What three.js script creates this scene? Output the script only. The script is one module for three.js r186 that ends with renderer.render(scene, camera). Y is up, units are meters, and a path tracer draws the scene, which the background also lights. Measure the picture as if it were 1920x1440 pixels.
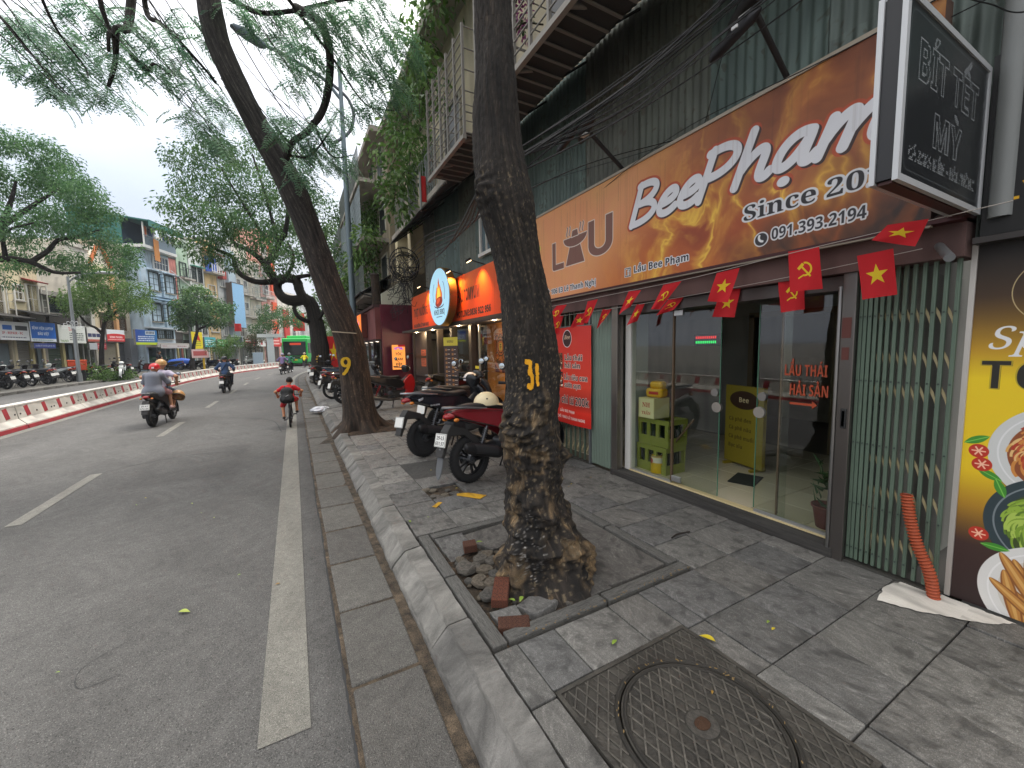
import * as THREE from 'three';
import { mergeGeometries } from 'three/addons/utils/BufferGeometryUtils.js';
import { RoundedBoxGeometry } from 'three/addons/geometries/RoundedBoxGeometry.js';
import { MarchingCubes } from 'three/addons/objects/MarchingCubes.js';
import { ImprovedNoise } from 'three/addons/math/ImprovedNoise.js';

// ---------------------------------------------------------------- camera, sky, sun, exposure
const scene = new THREE.Scene();
const camera = new THREE.PerspectiveCamera(87.66, 4 / 3, 0.05, 1500);
camera.position.set(0, 1.6, 0);
{
const yaw = 28.49 * Math.PI / 180, p = 5.2 * Math.PI / 180, r = 1.1 * Math.PI / 180;
const f = new THREE.Vector3(Math.sin(yaw) * Math.cos(p), -Math.sin(p), -Math.cos(yaw) * Math.cos(p));
const rt = new THREE.Vector3(Math.cos(yaw), 0, Math.sin(yaw)), up = new THREE.Vector3().crossVectors(rt, f);
const r2 = rt.clone().multiplyScalar(Math.cos(r)).addScaledVector(up, -Math.sin(r));
const u2 = up.clone().multiplyScalar(Math.cos(r)).addScaledVector(rt, Math.sin(r));
camera.quaternion.setFromRotationMatrix(new THREE.Matrix4().makeBasis(r2, u2, f.clone().negate()));
}
const renderer = new THREE.WebGLRenderer({ antialias: true });
renderer.toneMapping = THREE.LinearToneMapping;
renderer.toneMappingExposure = 1.84;
renderer.shadowMap.enabled = true;
const NZ = new ImprovedNoise();
const n3 = (x, y, z) => NZ.noise(x + 31.7, y + 17.3, z + 53.1);
function fbm(x, y, z, o = 4) { let s = 0, a = 0.5; for (let i = 0; i < o; i++) { s += a * n3(x, y, z); x *= 2.03; y *= 2.03; z *= 2.03; a *= 0.5; } return s; }
const clamp = THREE.MathUtils.clamp, lerp = THREE.MathUtils.lerp, sstep = (x, a, b) => { const t = clamp((x - a) / (b - a), 0, 1); return t * t * (3 - 2 * t); };
{ // overcast sky: much brighter overhead than at the horizon, steepened to light the ground, thin bluish gaps
const W = 1024, H = 512, d = new Float32Array(W * H * 4);
for (let j = 0; j < H; j++) {
const el = ((j + 0.5) / H - 0.5) * Math.PI, y = Math.sin(el), c = Math.cos(el);
for (let i = 0; i < W; i++) {
const az = ((i + 0.5) / W - 0.5) * 2 * Math.PI, x = Math.cos(az) * c, z = Math.sin(az) * c, k = (j * W + i) * 4;
let r, g, b;
if (y > -0.01) {
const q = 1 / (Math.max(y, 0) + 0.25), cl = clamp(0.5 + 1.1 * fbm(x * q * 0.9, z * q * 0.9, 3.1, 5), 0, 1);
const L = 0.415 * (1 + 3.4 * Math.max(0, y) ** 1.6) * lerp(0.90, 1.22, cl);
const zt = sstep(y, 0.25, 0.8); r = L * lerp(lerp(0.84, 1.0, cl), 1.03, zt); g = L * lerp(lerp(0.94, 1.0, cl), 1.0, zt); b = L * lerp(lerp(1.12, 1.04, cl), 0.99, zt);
} else { r = g = b = 0.22; }
d[k] = r; d[k + 1] = g; d[k + 2] = b; d[k + 3] = 1;
}
}
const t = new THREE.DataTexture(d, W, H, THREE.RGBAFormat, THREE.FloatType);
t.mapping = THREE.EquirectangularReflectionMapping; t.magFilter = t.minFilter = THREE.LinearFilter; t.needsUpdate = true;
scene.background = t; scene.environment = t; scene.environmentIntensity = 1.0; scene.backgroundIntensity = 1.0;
}
const sun = new THREE.DirectionalLight(new THREE.Color(1, 0.95, 0.88), 1.5);
sun.position.set(15, 40, -24); sun.target.position.set(0, 0, -12);
sun.castShadow = true; sun.shadow.radius = 30; sun.shadow.mapSize.set(2048, 2048);
Object.assign(sun.shadow.camera, { left: -60, right: 60, top: 60, bottom: -60, near: 1, far: 160 });
scene.add(sun, sun.target);
scene.fog = new THREE.FogExp2(new THREE.Color(0.80, 0.87, 0.95), 0.0006);

// ---------------------------------------------------------------- helpers
function rng(s) { return () => { s |= 0; s = s + 0x6D2B79F5 | 0; let t = Math.imul(s ^ s >>> 15, 1 | s); t = t + Math.imul(t ^ t >>> 7, 61 | t) ^ t; return ((t ^ t >>> 14) >>> 0) / 4294967296; }; }
const V = (x, y, z) => new THREE.Vector3(x, y, z), PI = Math.PI;
const used = new Map();
function numbered(n) { const k = used.get(n) || 0; used.set(n, k + 1); return k ? n + '_' + String(k).padStart(3, '0') : n; }
function thing(name, label, category, pos = [0, 0, 0], ry = 0, group) {
const o = new THREE.Group(); o.name = numbered(name); scene.add(o); o.position.set(...pos); o.rotation.y = ry;
o.userData = { label, category }; if (group) o.userData.group = group; return o;
}
function tag(o, label, category, group) { o.userData.label = label; o.userData.category = category; if (group) o.userData.group = group; return o; }
function struct(o) { o.userData.kind = 'structure'; return o; }
function dup(src, name, label, pos, ry, group) {
const o = src.clone(); o.name = numbered(name); scene.add(o); o.position.set(...pos); o.rotation.y = ry;
o.userData = { ...src.userData, label }; if (group) o.userData.group = group; return o;
}
const mats = new Map();
function M(hex, rough = 0.8, metal = 0, extra) { // sRGB hex
const k = hex + '|' + rough + '|' + metal;
if (!extra && mats.has(k)) return mats.get(k);
const m = new (extra && (extra.transmission || extra.clearcoat || extra.sheen) ? THREE.MeshPhysicalMaterial : THREE.MeshStandardMaterial)({ color: hex, roughness: rough, metalness: metal, side: THREE.DoubleSide, ...extra });
if (!extra) mats.set(k, m); return m;
}
function norm(g) {
g = g.index ? g.toNonIndexed() : g;
if (!g.attributes.normal) g.computeVertexNormals();
if (!g.attributes.uv) g.setAttribute('uv', new THREE.BufferAttribute(new Float32Array(g.attributes.position.count * 2), 2));
for (const k of Object.keys(g.attributes)) if (!['position', 'normal', 'uv'].includes(k)) g.deleteAttribute(k);
g.morphAttributes = {}; return g;
}
function merge(list) { return list.length === 1 ? list[0] : mergeGeometries(list.map(norm)); }
function mesh(name, geo, mat, parent = scene) {
const m = new THREE.Mesh(Array.isArray(geo) ? merge(geo) : geo, mat); m.castShadow = m.receiveShadow = true;
m.name = parent === scene ? numbered(name) : name; parent.add(m); return m;
}
function box(w, h, d, x = 0, y = 0, z = 0, ry = 0, rz = 0, rx = 0) {
const g = new THREE.BoxGeometry(w, h, d); // uv in metres
const p = g.attributes.position, n = g.attributes.normal, u = g.attributes.uv;
for (let i = 0; i < p.count; i++) { const ax = Math.abs(n.getX(i)), ay = Math.abs(n.getY(i)); u.setXY(i, ax > 0.5 ? p.getZ(i) + z : p.getX(i) + x, ay > 0.5 ? p.getZ(i) + z : p.getY(i) + y); }
if (rx) g.rotateX(rx); if (rz) g.rotateZ(rz); if (ry) g.rotateY(ry); g.translate(x, y, z); return g;
}
function bx(x0, x1, y0, y1, z0, z1) { return box(x1 - x0, y1 - y0, Math.abs(z1 - z0), (x0 + x1) / 2, (y0 + y1) / 2, (z0 + z1) / 2); }
function rbox(w, h, d, r, x = 0, y = 0, z = 0, ry = 0, rz = 0, rx = 0, seg = 2) {
const g = new RoundedBoxGeometry(w, h, d, seg, Math.min(r, w / 2.01, h / 2.01, d / 2.01)); if (rx) g.rotateX(rx); if (rz) g.rotateZ(rz); if (ry) g.rotateY(ry); g.translate(x, y, z); return g;
}
function rod(a, b, r1, r2 = r1, seg = 8, open = false) {
a = Array.isArray(a) ? V(...a) : a; b = Array.isArray(b) ? V(...b) : b;
const d = b.clone().sub(a), L = d.length(), g = new THREE.CylinderGeometry(r2, r1, L, seg, 1, open);
g.translate(0, L / 2, 0); g.applyQuaternion(new THREE.Quaternion().setFromUnitVectors(V(0, 1, 0), d.normalize())); g.translate(a.x, a.y, a.z); return g;
}
function tube(pts, r, seg = 24, rs = 6, closed = false) { return new THREE.TubeGeometry(new THREE.CatmullRomCurve3(pts.map(p => Array.isArray(p) ? V(...p) : p), closed), seg, r, rs, closed); }
function ball(r, x, y, z, sx = 1, sy = 1, sz = 1, seg = 14) { const g = new THREE.SphereGeometry(r, seg, Math.max(6, seg * 0.7 | 0)); g.scale(sx, sy, sz); g.translate(x, y, z); return g; }
function torus(R, r, x, y, z, axis = 'z', rs = 10, ts = 36) { const g = new THREE.TorusGeometry(R, r, rs, ts); if (axis === 'x') g.rotateY(PI / 2); if (axis === 'y') g.rotateX(PI / 2); g.translate(x, y, z); return g; }
function extr(pts, depth, bevel = 0, holes) { // polygon in xy, extruded along z, centred in z
const s = new THREE.Shape(pts.map(p => new THREE.Vector2(p[0], p[1])));
if (holes) for (const h of holes) s.holes.push(new THREE.Path(h.map(p => new THREE.Vector2(p[0], p[1]))));
const g = new THREE.ExtrudeGeometry(s, { depth: depth - 2 * bevel, bevelEnabled: bevel > 0, bevelSize: bevel, bevelThickness: bevel, bevelSegments: 2, curveSegments: 8 });
g.translate(0, 0, -depth / 2 + bevel); return g;
}
function smoothPts(pts, n = 6) { return new THREE.CatmullRomCurve3(pts.map(p => V(p[0], p[1], 0)), true).getPoints(pts.length * n).slice(0, -1).map(p => [p.x, p.y]); }
// skin over rings; a section is {c:[x,y,z], u:[..], v:[..]} half-axes and a squareness
function loft(secs, N = 16, cap = true) {
const pos = [], uv = [], idx = [];
secs.forEach((s, k) => { for (let i = 0; i <= N; i++) {
const a = i / N * 2 * PI, e = 2 / (s.n || 2), ca = Math.cos(a), sa = Math.sin(a), p = Math.sign(ca) * Math.abs(ca) ** e, q = Math.sign(sa) * Math.abs(sa) ** e;
pos.push(s.c[0] + s.u[0] * p + s.v[0] * q, s.c[1] + s.u[1] * p + s.v[1] * q, s.c[2] + s.u[2] * p + s.v[2] * q); uv.push(i / N, k / (secs.length - 1));
} });
const R = N + 1;
for (let k = 0; k < secs.length - 1; k++) for (let i = 0; i < N; i++) { const a = k * R + i; idx.push(a, a + 1, a + R, a + 1, a + R + 1, a + R); }
if (cap) for (const k of [0, secs.length - 1]) { const c = pos.length / 3; pos.push(...secs[k].c); uv.push(0.5, 0.5); for (let i = 0; i < N; i++) idx.push(c, k * R + i, k * R + i + 1); }
const g = new THREE.BufferGeometry(); g.setAttribute('position', new THREE.Float32BufferAttribute(pos, 3)); g.setAttribute('uv', new THREE.Float32BufferAttribute(uv, 2)); g.setIndex(idx); g.computeVertexNormals();
const nn = g.attributes.normal; // weld the seam
secs.forEach((s, k) => { const a = k * R, b = k * R + N, v = V(nn.getX(a) + nn.getX(b), nn.getY(a) + nn.getY(b), nn.getZ(a) + nn.getZ(b)).normalize(); nn.setXYZ(a, v.x, v.y, v.z); nn.setXYZ(b, v.x, v.y, v.z); });
return g;
}
const sx = (x, y, z, hy, hz, n = 2.6) => ({ c: [x, y, z], u: [0, 0, hz], v: [0, hy, 0], n }); // section across x
const sy = (x, y, z, hx, hz, n = 2.6) => ({ c: [x, y, z], u: [hx, 0, 0], v: [0, 0, hz], n }); // section across y
function place(g, x, y, z, ry = 0) { g.rotateY(ry); g.translate(x, y, z); return g; }
function canvas(w, h, draw) { const c = document.createElement('canvas'); c.width = w; c.height = h; draw(c.getContext('2d'), w, h); const t = new THREE.CanvasTexture(c); t.colorSpace = THREE.SRGBColorSpace; return t; }
function grainTex(size, f, srgb = true) { // tileable value from f(u,v,noise)
const d = new Uint8Array(size * size * 4);
const tn = (u, v, s) => { const a = u * 2 * PI, b = v * 2 * PI, r = s / (2 * PI); return n3(Math.cos(a) * r + Math.cos(b) * r * 0.71 + s, Math.sin(a) * r + 7.7, Math.sin(b) * r + Math.cos(b) * r * 0.71 + s * 1.7); };
for (let j = 0; j < size; j++) for (let i = 0; i < size; i++) { const c = f(i / size, j / size, tn), k = (j * size + i) * 4; d[k] = clamp(c[0], 0, 1) * 255; d[k + 1] = clamp(c[1], 0, 1) * 255; d[k + 2] = clamp(c[2], 0, 1) * 255; d[k + 3] = 255; }
const t = new THREE.DataTexture(d, size, size); t.wrapS = t.wrapT = THREE.RepeatWrapping; t.magFilter = THREE.LinearFilter; t.minFilter = THREE.LinearMipmapLinearFilter; t.generateMipmaps = true; if (srgb) t.colorSpace = THREE.SRGBColorSpace; t.needsUpdate = true; return t;
}
function rep(t, x, y = x) { const c = t.clone(); c.repeat.set(x, y); c.wrapS = c.wrapT = THREE.RepeatWrapping; c.needsUpdate = true; return c; }
// a flat print facing -x (street side) unless told otherwise
function printPlane(w, h) { return new THREE.PlaneGeometry(w, h); }
const curve = z => { const d = Math.max(0, -z - 25); return d < 30 ? 0.0078 * d * d : 7.02 + 0.468 * (d - 30); };
const slope = z => { const d = Math.max(0, -z - 25); return d < 30 ? 0.0156 * d : 0.468; }; // dX per metre ahead
const headingRy = (hx, hz) => Math.atan2(-hz, hx);
function ribbon(x0, x1, y, zA, zB, step = 0.5, nx = 1, tint) { // ground strip following the bend, zA > zB, uv in metres
const pos = [], uv = [], idx = [], col = [], nz = Math.max(1, Math.round((zA - zB) / step));
for (let j = 0; j <= nz; j++) { const z = zA + (zB - zA) * j / nz; for (let i = 0; i <= nx; i++) { const x = x0 + (x1 - x0) * i / nx; pos.push(x + curve(z), y, z); uv.push(x, -z); if (tint) { const t = tint(x, z); col.push(t[0], t[1], t[2]); } } }
for (let j = 0; j < nz; j++) for (let i = 0; i < nx; i++) { const a = j * (nx + 1) + i, b = a + nx + 1; idx.push(a, a + 1, b, a + 1, b + 1, b); }
const g = new THREE.BufferGeometry(); g.setAttribute('position', new THREE.Float32BufferAttribute(pos, 3)); g.setAttribute('uv', new THREE.Float32BufferAttribute(uv, 2));
if (tint) g.setAttribute('color', new THREE.Float32BufferAttribute(col, 3)); g.setIndex(idx); g.computeVertexNormals(); return g;
}
// Vietnamese lettering: marks the font lacks are drawn as strokes over the base letter
function vdraw(c, s, x, y, size, stroke) {
const ch = [...s.normalize('NFC')]; c.lineCap = 'round';
for (const q of ch) {
let base = q, marks = ''; if (q.codePointAt(0) > 0x17f) { const d = q.normalize('NFD'); base = d[0]; marks = d.slice(1); }
const w = c.measureText(base).width; if (stroke) c.strokeText(base, x, y); else c.fillText(base, x, y);
if (marks) {
const up = base === base.toUpperCase(), top = y - size * (up ? 0.80 : 0.62), mx = x + w / 2, e = size, lw0 = c.lineWidth, st0 = c.strokeStyle;
c.lineWidth = size * 0.085 + (stroke ? lw0 : 0); if (!stroke) c.strokeStyle = c.fillStyle;
const ln = (...p) => { c.beginPath(); c.moveTo(p[0], p[1]); for (let i = 2; i < p.length; i += 2) c.lineTo(p[i], p[i + 1]); c.stroke(); };
let lift = 0, sh = 0;
if (marks.includes('\u0302')) { ln(mx - e * .15, top + e * .02, mx, top - e * .09, mx + e * .15, top + e * .02); lift = e * .13; sh = e * .08; }
if (marks.includes('\u0306')) { c.beginPath(); c.arc(mx, top - e * .1, e * .13, 0.3, 2.84); c.stroke(); lift = e * .13; }
if (marks.includes('\u031b')) { c.beginPath(); c.moveTo(x + w * .86, top + e * .12); c.quadraticCurveTo(x + w * 1.08, top + e * .1, x + w * 1.02, top - e * .08); c.stroke(); }
const ty = top - lift; mxk: for (const m of marks) {
if (m === '\u0300') ln(mx + sh - e * .1, ty - e * .1, mx + sh + e * .03, ty);
if (m === '\u0301') ln(mx + sh + e * .1, ty - e * .1, mx + sh - e * .03, ty);
if (m === '\u0303') { c.beginPath(); c.moveTo(mx - e * .14, ty); c.bezierCurveTo(mx - e * .05, ty - e * .12, mx + e * .05, ty + e * .06, mx + e * .14, ty - e * .06); c.stroke(); }
if (m === '\u0309') { c.beginPath(); c.arc(mx + sh, ty - e * .07, e * .06, PI, 0.5 * PI + 2 * PI - 0.4 * PI); c.lineTo(mx + sh, ty + e * .03); c.stroke(); }
if (m === '\u0323') { c.beginPath(); c.arc(mx, y + e * .15, e * .035, 0, 7); c.stroke(); }
}
c.lineWidth = lw0; c.strokeStyle = st0;
}
x += w;
}
}
function vwidth(c, s) { let w = 0; for (const q of [...s.normalize('NFC')]) w += c.measureText(q.codePointAt(0) > 0x17f ? q.normalize('NFD')[0] : q).width; return w; }
// o: size, font, fill, edge, lw (outline), align, mw (fit width)
function vtext(c, s, x, y, o) {
c.save(); c.font = `${o.style || 'bold'} ${o.size}px ${o.font || 'sans-serif'}`; c.textAlign = 'left'; c.lineJoin = 'round';
const w = vwidth(c, s), k = o.mw ? o.mw / w : 1; c.translate(x - (o.align === 'center' ? w * k / 2 : 0), y); c.scale(k, 1);
if (o.edge) { c.strokeStyle = o.edge; c.lineWidth = o.lw || 6; vdraw(c, s, 0, 0, o.size, true); }
if (o.fill) { c.fillStyle = o.fill; vdraw(c, s, 0, 0, o.size, false); }
c.restore();
}
// ---------------------------------------------------------------- ground textures
const speck = (() => { const r = rng(5), S = 512, a = new Float32Array(S * S); for (let i = 0; i < S * S; i++) a[i] = r(); return (u, v) => a[((v * S | 0) % S) * S + (u * S | 0) % S]; })();
const asphaltTex = grainTex(1024, (u, v, t) => { const s = speck(u * 1.0, v), s2 = speck((u * 2) % 1, (v * 2) % 1); let c = 0.60 + 0.04 * t(u, v, 6) + 0.05 * t(u, v, 30) + (s - 0.5) * 0.20 + (s2 - 0.5) * 0.16; if (s > 0.97) c += 0.16; if (s < 0.03) c -= 0.18; return [c, c * 0.995, c * 0.985]; });
const asphaltBump = grainTex(1024, (u, v, t) => { const c = 0.5 + (speck(u, v) - 0.5) * 0.7 + 0.2 * t(u, v, 60); return [c, c, c]; }, false);
const stoneTex = grainTex(1024, (u, v, t) => {
const big = t(u, v, 5), mid = t(u, v, 17), ridge = 1 - Math.abs(t(u, v, 26)) * 2.6, s = speck(u, v), s2 = speck((u * 2) % 1, (v * 2) % 1);
let c = 0.56 + 0.06 * big + 0.07 * mid + (s - 0.5) * 0.12 + (s2 - 0.5) * 0.10; c += 0.16 * Math.max(0, ridge - 0.55) * (0.5 + big); if (s > 0.93 && mid > -0.15) c += 0.16; if (s2 < 0.05) c -= 0.12; if (mid < -0.3) c -= 0.05; c += 0.16 * Math.max(0, t(u, v, 52) - 0.1) + 0.10 * Math.max(0, t(u * 1, v * 0.3, 60));
return [c, c * 0.995, c * 0.975];
});
const stoneBump = grainTex(512, (u, v, t) => { const c = 0.5 + 0.25 * t(u, v, 26) + 0.2 * t(u, v, 60) + (speck(u, v) - 0.5) * 0.3; return [c, c, c]; }, false);
const concTex = grainTex(512, (u, v, t) => { let c = 0.62 + 0.14 * t(u, v, 4) + 0.10 * t(u, v, 15) + 0.05 * t(u, v, 50) + (speck(u, v) - 0.5) * 0.12; return [c, c * 0.99, c * 0.96]; });
const grimeTex = grainTex(512, (u, v, t) => { const a = t(u, v * 0.25, 14), b = t(u, v, 5); let c = 0.94 + 0.10 * b - 0.22 * Math.max(0, a) + (speck(u, v) - 0.5) * 0.06; return [c, c * 0.985, c * 0.96]; });
const dirtTex = grainTex(512, (u, v, t) => { const b = t(u, v, 8), d = t(u, v, 30), s = speck(u, v); let c = 0.40 + 0.18 * b + 0.14 * d + (s - 0.5) * 0.35; return [c * 1.05, c * 0.93, c * 0.78]; });
const GM = (hex, map, rs, bump, bs, rough = 0.9, more = {}) => new THREE.MeshStandardMaterial({ color: hex, map: map ? rep(map, rs) : null, ...(bump ? { bumpMap: rep(bump, rs), bumpScale: bs } : {}), roughness: rough, side: THREE.DoubleSide, ...more });
const C = (r, g, b) => new THREE.Color().setRGB(r, g, b);

// ---------------------------------------------------------------- ground, road, gutter, kerb
{
const g = new THREE.PlaneGeometry(900, 900); g.rotateX(-PI / 2); g.translate(0, -0.12, -150);
struct(mesh('ground', g, GM(C(0.16, 0.15, 0.13), null, 1)));
}
const roadMat = GM(C(0.285, 0.283, 0.278), asphaltTex, 0.55, asphaltBump, 0.004, 0.88, { vertexColors: true });
const road = struct(mesh('road', ribbon(-10.7, 0.15, 0, 3, -170, 0.2, 90, (x, z) => {
let v = 1 + 0.16 * fbm(x * 0.35, z * 0.05, 1, 3) + 0.07 * fbm(x * 1.3, z * 0.5, 4, 3);
for (const [c, w] of [[-0.95, 0.3], [-2.1, 0.28], [-3.3, 0.35], [-4.6, 0.35]]) v *= 1 - 0.07 * Math.exp(-(((x - c) / w) ** 2)); // worn wheel paths
const st = fbm(x * 1.7, z * 1.1, 9, 4); v *= 1 - 0.17 * sstep(st, 0.12, 0.38); v *= 1 + 0.12 * sstep(fbm(x * 0.8 + 3, z * 0.2, 12, 3), 0.1, 0.25); if (x > -2.0 && x < -0.75 && z < -6.2 && z > -8.4) v *= 0.82; if (x > -4.4 && x < -3.1 && z < -9 && z > -13) v *= 1.12; if (x > -0.03) v *= 0.84 + 0.1 * n3(x * 9, z * 2, 2); if (x > 0.06) v *= 0.8;
return [v, v, v * 0.99];
}), roadMat));
const paintMat = GM(C(0.54, 0.53, 0.49), asphaltTex, 0.8, asphaltBump, 0.003, 0.75, { vertexColors: true });
const wornTint = s => (x, z) => { const v = 1 + 0.3 * fbm(x * 3, z * 0.8, s, 4) + 0.16 * fbm(x * 14, z * 14, s, 2); return [v, v, v * 0.96]; };
mesh('edge_line', ribbon(-0.225, -0.03, 0.004, -1.80, -60, 0.12, 6, wornTint(2)), paintMat, road);
mesh('median_line', ribbon(-5.30, -5.12, 0.004, 2, -80, 0.4, 2, wornTint(8)), paintMat, road);
for (let i = 0; i < 9; i++) { const z = -5.5 - i * 4.55; mesh('lane_marking', ribbon(-2.5 + i * 0.05, -2.38 + i * 0.05, 0.004, z, z - 1.85, 0.15, 3, wornTint(20 + i)), paintMat, road); }
{ // cracks sealed with darker tar and a seam along the gutter
const tar = M(0x2c2d2e, 0.8), r = rng(3);
const crack = (pts, w) => { const c = new THREE.CatmullRomCurve3(pts.map(p => V(p[0], 0.003, p[1]))), q = c.getPoints(pts.length * 6), pos = [], idx = []; q.forEach((p, i) => { const a = q[Math.min(i + 1, q.length - 1)].clone().sub(q[Math.max(0, i - 1)]).normalize(), ww = w * (0.4 + r()); pos.push(p.x - a.z * ww, p.y, p.z + a.x * ww, p.x + a.z * ww, p.y, p.z - a.x * ww); if (i) { const b = i * 2; idx.push(b - 2, b - 1, b, b - 1, b + 1, b); } }); const g = new THREE.BufferGeometry(); g.setAttribute('position', new THREE.Float32BufferAttribute(pos, 3)); g.setIndex(idx); g.computeVertexNormals(); return g; };
const L = [crack([[-0.9, -2.9], [-1.05, -2.75], [-1.0, -2.58], [-0.86, -2.6]], 0.0015), crack([[-2.2, -7.6], [-1.6, -7.9], [-0.9, -7.8]], 0.006), crack([[-0.3, -9.2], [-0.6, -11], [-1.5, -12]], 0.008)];
const seam = []; for (let z = 0; z > -22; z -= 0.25) seam.push([0.12 + 0.012 * n3(z, 1, 1), z]); L.push(crack(seam, 0.006));
mesh('tar_crack', L, tar, road);
}
const gutter = struct(new THREE.Group()); gutter.name = 'gutter'; scene.add(gutter);
{
const r = rng(11), mt = [C(0.33, 0.32, 0.295), C(0.37, 0.36, 0.33), C(0.30, 0.29, 0.27)].map(c => GM(c, asphaltTex, 0.7, asphaltBump, 0.006, 0.92));
const geos = [0, 1, 2, 3].map(k => { const g = rbox(0.325, 0.06, 0.60, 0.012); const p = g.attributes.position, u = g.attributes.uv; for (let i = 0; i < p.count; i++) u.setXY(i, p.getX(i) + k * 0.37, p.getZ(i) + k * 0.61); return g; });
for (let k = 0; k < 60; k++) { const z = 0.9 - k * 0.625, s = mesh('gutter_slab', geos[r() * 4 | 0], mt[r() * 3 | 0], gutter); s.position.set(0.312 + curve(z), -0.021 + (r() - 0.5) * 0.012, z); s.rotation.set((r() - 0.5) * 0.012, slope(z) * -1 + (r() - 0.5) * 0.03, -0.012 + (r() - 0.5) * 0.02); }
mesh('gutter_bed', ribbon(0.12, 0.62, 0.002, 2, -60, 0.5, 2), GM(C(0.44, 0.425, 0.40), dirtTex, 1, asphaltBump, 0.006), gutter);
}
const kerb = struct(new THREE.Group()); kerb.name = 'kerb'; scene.add(kerb);
{
const r = rng(21), mt = [C(0.45, 0.445, 0.435), C(0.50, 0.495, 0.48), C(0.41, 0.405, 0.40)].map(c => GM(c, concTex, 1.3, stoneBump, 0.008, 0.85));
const prof = [[-0.11, -0.08], [-0.108, 0.03], [-0.095, 0.05], [-0.02, 0.128], [-0.005, 0.138], [0.105, 0.144], [0.11, -0.08]];
const geos = [0, 1, 2, 3, 4].map(k => {
const pos = [], uv = [], idx = [], N = 40, L = 0.905; // ring of the profile, pushed about a little so that the stone looks hand cut
for (let j = 0; j <= N; j++) prof.forEach((p, i) => { const zz = (j / N - 0.5) * L, e = i > 0 && i < 6 ? 1 : 0; pos.push(p[0] + e * (0.006 * n3(zz * 5, p[1] * 9, k * 7) + 0.005 * n3(zz * 23, i, k)), p[1] + e * (0.005 * n3(zz * 6, p[0] * 20, k * 5 + 3) - 0.012 * Math.max(0, n3(zz * 14, i * 2.3, k * 3) - 0.28)) - (e && (j === 0 || j === N) ? 0.006 : 0), zz); uv.push(i * 0.06 + k * 0.3, zz + k); });
const P = prof.length; for (let j = 0; j < N; j++) for (let i = 0; i < P - 1; i++) { const a = j * P + i; idx.push(a, a + P, a + 1, a + 1, a + P, a + P + 1); }
for (const j of [0, N]) for (let i = 1; i < P - 1; i++) idx.push(j * P, j * P + i, j * P + i + 1);
const g = new THREE.BufferGeometry(); g.setAttribute('position', new THREE.Float32BufferAttribute(pos, 3)); g.setAttribute('uv', new THREE.Float32BufferAttribute(uv, 2)); g.setIndex(idx); const q = g.toNonIndexed(); q.computeVertexNormals(); return q;
});
for (let k = 0; k < 52; k++) { const z = 0.36 - k * 0.92, s = mesh('kerb_stone', geos[r() * 5 | 0], mt[r() * 3 | 0], kerb); s.position.set(0.645 + curve(z) + (r() - 0.5) * 0.012, (r() - 0.5) * 0.01, z); s.rotation.set((r() - 0.5) * 0.012, -slope(z) + (r() - 0.5) * 0.014, (r() - 0.5) * 0.03); }
}

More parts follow.
